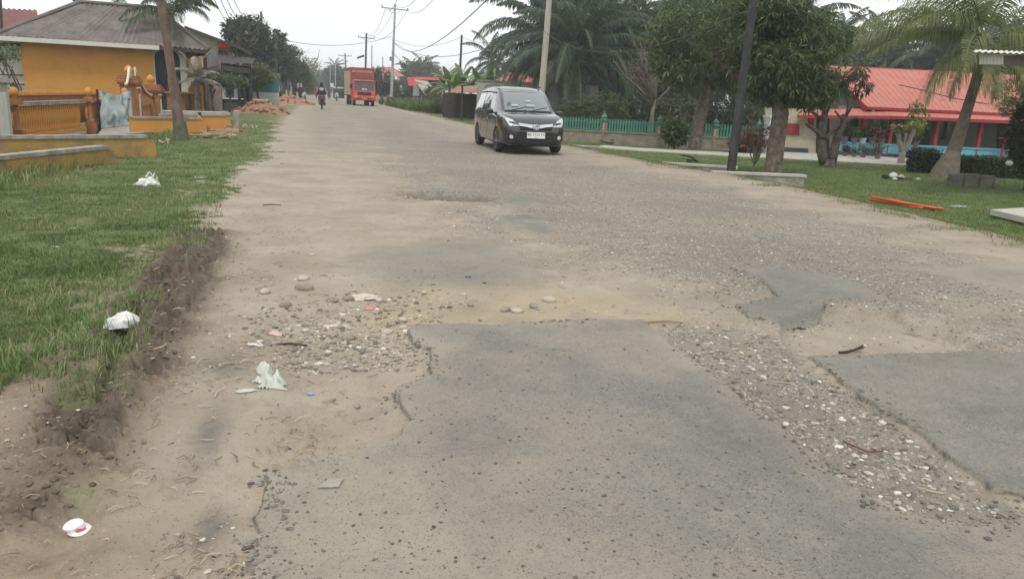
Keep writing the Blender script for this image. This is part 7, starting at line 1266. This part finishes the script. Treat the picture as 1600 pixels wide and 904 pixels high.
P = scatter_pts(1100, (DG(-26), DG(2), 2.0, 12), lambda f, x, y, r: (1-f['asph'])*(1-f['grass']*.8)*(1-f['mud']*.8)*(x < road_left(y)+.9)*(.15+(fbm(x, y, 2.5, 3, 8) > .54)), 11); straw('straw', P, .012, .07, .0026, STRW, 12)
P = scatter_pts(260, (DG(-12), DG(50), 2.5, 14), lambda f, x, y, r: (1-f['asph'])*(1-f['grass'])*.5, 13); straw('twigs', P, .03, .12, .005, STRW, 14)
# grass
def grass(name, P, h0, h1, w, mt, seed, lean=.6):
    r_ = np.random.default_rng(seed); n = len(P); az = r_.uniform(0, 6.28, n); h = r_.uniform(h0, h1, n)*(.6+.8*fbm(P[:, 0], P[:, 1], 2.2, 3, 77)); d = np.stack([np.cos(az), np.sin(az), np.zeros(n)], 1); ln = (h*lean*r_.uniform(.2, 1.3, n))[:, None]; s = np.stack([-np.sin(az), np.cos(az), np.zeros(n)], 1); dist = np.hypot(P[:, 0], P[:, 1]); W_ = (w*r_.uniform(.7, 1.3, n)*(1+dist/14))[:, None]
    z = np.array([0, 0, 1.])*h[:, None]; a = P-[0, 0, .01]; V = np.stack([a-s*W_/2, a+s*W_/2, P+d*ln*.35+z*.6+s*W_*.4, P+d*ln*.35+z*.6-s*W_*.4, P+d*ln+z*.92], 1).reshape(-1, 3); i0 = np.arange(n)[:, None]*5
    F = np.concatenate([i0+np.array((0, 1, 2)), i0+np.array((0, 2, 3)), i0+np.array((3, 2, 4))]); rv = np.clip(r_.uniform(0, 1, n)*.7+(fbm(P[:, 0], P[:, 1], 1.1, 4, 79)-.3)*.9, 0, 1)
    return props(mesh_np(name, V, F, mt, None, False, None, dict(rnd=np.repeat(rv, 5))), kind='stuff')
GRL = leafmat('grass_left', (.085, .135, .042), (.185, .25, .095), .3, .6, .2, c3=(.33, .30, .18)); GRR = leafmat('grass_right', (.10, .15, .045), (.195, .23, .09), .3, .6, .2, c3=(.25, .22, .10)); GRD = leafmat('grass_dry', (.13, .125, .05), (.28, .24, .13), .2, .7, .1)
P = scatter_pts(150000, (DG(-27), DG(2), 3.2, 34), lambda f, x, y, r: np.clip(f['left']*(.2+1.9*(fbm(x, y, 3.0, 4, 55)-.33)), 0, 1)*(x > -9)*(np.abs(x-(-5.2+(y-10)*.055)) > .35), 15); grass('grass_blades', P, .010, .032, .0034, GRL, 16)
P = scatter_pts(9000, (DG(-27), DG(2), 3.2, 22), lambda f, x, y, r: f['left']*(fbm(x, y, 5.0, 3, 155) > .60)*(x > -9), 115); grass('weed_tufts', P, .03, .075, .005, leafmat('weed_leaf', (.11, .15, .05), (.24, .28, .12), .3, .6, .2, c3=(.4, .36, .22)), 116, .9)
P = scatter_pts(90000, (DG(14), DG(58), 8.5, 34), lambda f, x, y, r: np.clip(f['right']*(.5+1.2*(fbm(x, y, 3.0, 3, 56)-.3)), 0, 1)*(x < 26), 17); grass('lawn_blades', P, .02, .05, .004, GRR, 18)
P = scatter_pts(9000, (DG(3), DG(58), 8.0, 60), lambda f, x, y, r: ss(.0, .9, x-road_right(y)+(fbm(x, y, .7, 3, 59)-.5)*1.5)*(1-ss(1.0, 2.4, x-road_right(y)))*(fbm(x, y, 1.6, 3, 57) > .54), 19); grass('dry_verge_grass', P, .015, .06, .005, GRD, 20, .9)
P = scatter_pts(5000, (DG(-27), DG(0), 2.2, 14), lambda f, x, y, r: ss(-.3, .1, -np.abs(sd(GRASS_L, x, y))+.3)*(fbm(x, y, 2.4, 3, 58) > .5)*(x < road_left(y)), 21); grass('ragged_edge_grass', P, .03, .11, .0035, GRL, 22, 1.0)
P = scatter_pts(4000, (DG(-22), DG(-6), 8, 26), lambda f, x, y, r: np.exp(-((x-(-4.3+(y-10)*.055))/.35)**2), 23); grass('tall_ditch_grass', P, .08, .24, .006, GRL, 24, .6)
q = G(660, 172); P = np.stack([rng.normal(q.x-.2, 1.3, 6000), rng.uniform(62, 82, 6000), np.full(6000, -.1)], 1); P = P[P[:, 0] > road_right(P[:, 1])+.2]; grass('tall_verge_grass', P, .4, 1.0, .02, leafmat('tall_grass', (.06, .12, .025), (.14, .21, .05)), 26, .6)
# orange pipes, garden rubbish
PIPE = mat('orange_pipe', (.62, .105, .04), (.55, .09, .035), 4, .45)
a0 = G(1359, 304.5, -.17); a1 = G(1474, 317, -.15); 
def grz(v): return gz(v.x, v.y)
for i, (o1, o2, z) in enumerate(((0, 0, .04), (.05, .10, .035), (.02, -.14, .09), (.12, .02, .03), (.3, -.05, .08), (.18, .2, .02))):
    a = Vector((a0.x+o1, a0.y-o1*.7, 0)); c = Vector((a1.x-.05*i, a1.y+o2, 0)); a.z = grz(a)+z; c.z = grz(c)+z*.6+.02; m = MB(); m.tube([(0, 0, 0), (c-a)*.5+Vector((0, 0, -.01)), c-a], .022, 8); props(m.build('orange_pipe', PIPE, None, True, loc=a), 'bright orange plastic pipe in the bundle lying on the right lawn', 'pipe', 'orange pipes bundled on the lawn')
p = G(1395, 279, ZL+.02); t = thing('rubbish_heap', 'small heap of rubbish with a white bag and dark scraps on the right lawn', 'rubbish', p)
for i, (dx, dy, dz, r, mt, s) in enumerate(((0, 0, .08, (.16, .12, .16), PLAS, 1), (-.2, .05, .04, (.14, .12, .1), CL_BLK, 2), (.25, 0, .05, (.14, .1, .1), PLASD, 3), (.1, -.12, .03, (.18, .1, .07), CL_BLK, 4), (.5, -.05, .02, (.12, .08, .06), DKWOOD, 5), (.75, -.1, .02, (.09, .05, .05), PLAS, 6), (-.05, -.15, .02, (.12, .05, .05), PLAS, 7), (.35, .15, .05, (.12, .1, .1), REDD, 8))):
    V, F = ICO[2]; V = np.array(V); V = V*(1+(fbm(V[:, 0]+s*3, V[:, 1]-V[:, 2], 2, 2, s)-.5)[:, None]*.7)*np.array(r)*.8; V[:, 2] = np.where(V[:, 2] < 0, V[:, 2]*.3, V[:, 2]); mesh_np(('white_bag' if mt is PLAS else 'rubbish_scrap'), V, F, mt, t, True, None, None, (dx, dy, dz-.02))
p = G(1497, 314.5, -.2); crumple('plastic_sheet', 'flat grey plastic litter right of the orange pipes', 'plastic scrap', (p.x, p.y, gz(p.x, p.y)), (.26, .08, .04), TINM, 33, .6, .3)
p = G(1078, 253, ZL+.05); pile('dark dead branch lying on the grass left of the black pole', p, 7, .5, .2, .15, DKWOOD); p = G(965, 226, ZL); pile('low heap of dark brushwood against the green fence plinth', p, 22, 1.0, .6, .3, DKWOOD, 'brushwood_heap', 'brushwood')
p = G(205, 300); 
for i, (px, py) in enumerate(((187, 322), (200, 330), (250, 292), (113, 358), (90, 388), (225, 384), (130, 515))): rag('fallen_leaf', 'pale yellowish fallen leaf lying on the left grass', 'leaf', at(px, py, .03), [(-.05, 0), (0, .02), (.05, 0), (0, -.02)], STRW if 0 else PAPERP, amp=.004, seed=i, res=8)['group'] = 'fallen leaves on the left grass'
# haze
HZ = MB(); HZ.box((0, 0, 8), (2100, 2100, 24)); m, n, l, b = nodes('haze_air'); n.remove(b); pv = n.new('ShaderNodeVolumePrincipled'); pv.inputs['Color'].default_value = (.96, .98, 1, 1); pv.inputs['Density'].default_value = .0012; pv.inputs['Anisotropy'].default_value = .2; l.new(pv.outputs[0], n['Material Output'].inputs['Volume'])
hz_o = HZ.build('haze', m); props(hz_o, kind='stuff')
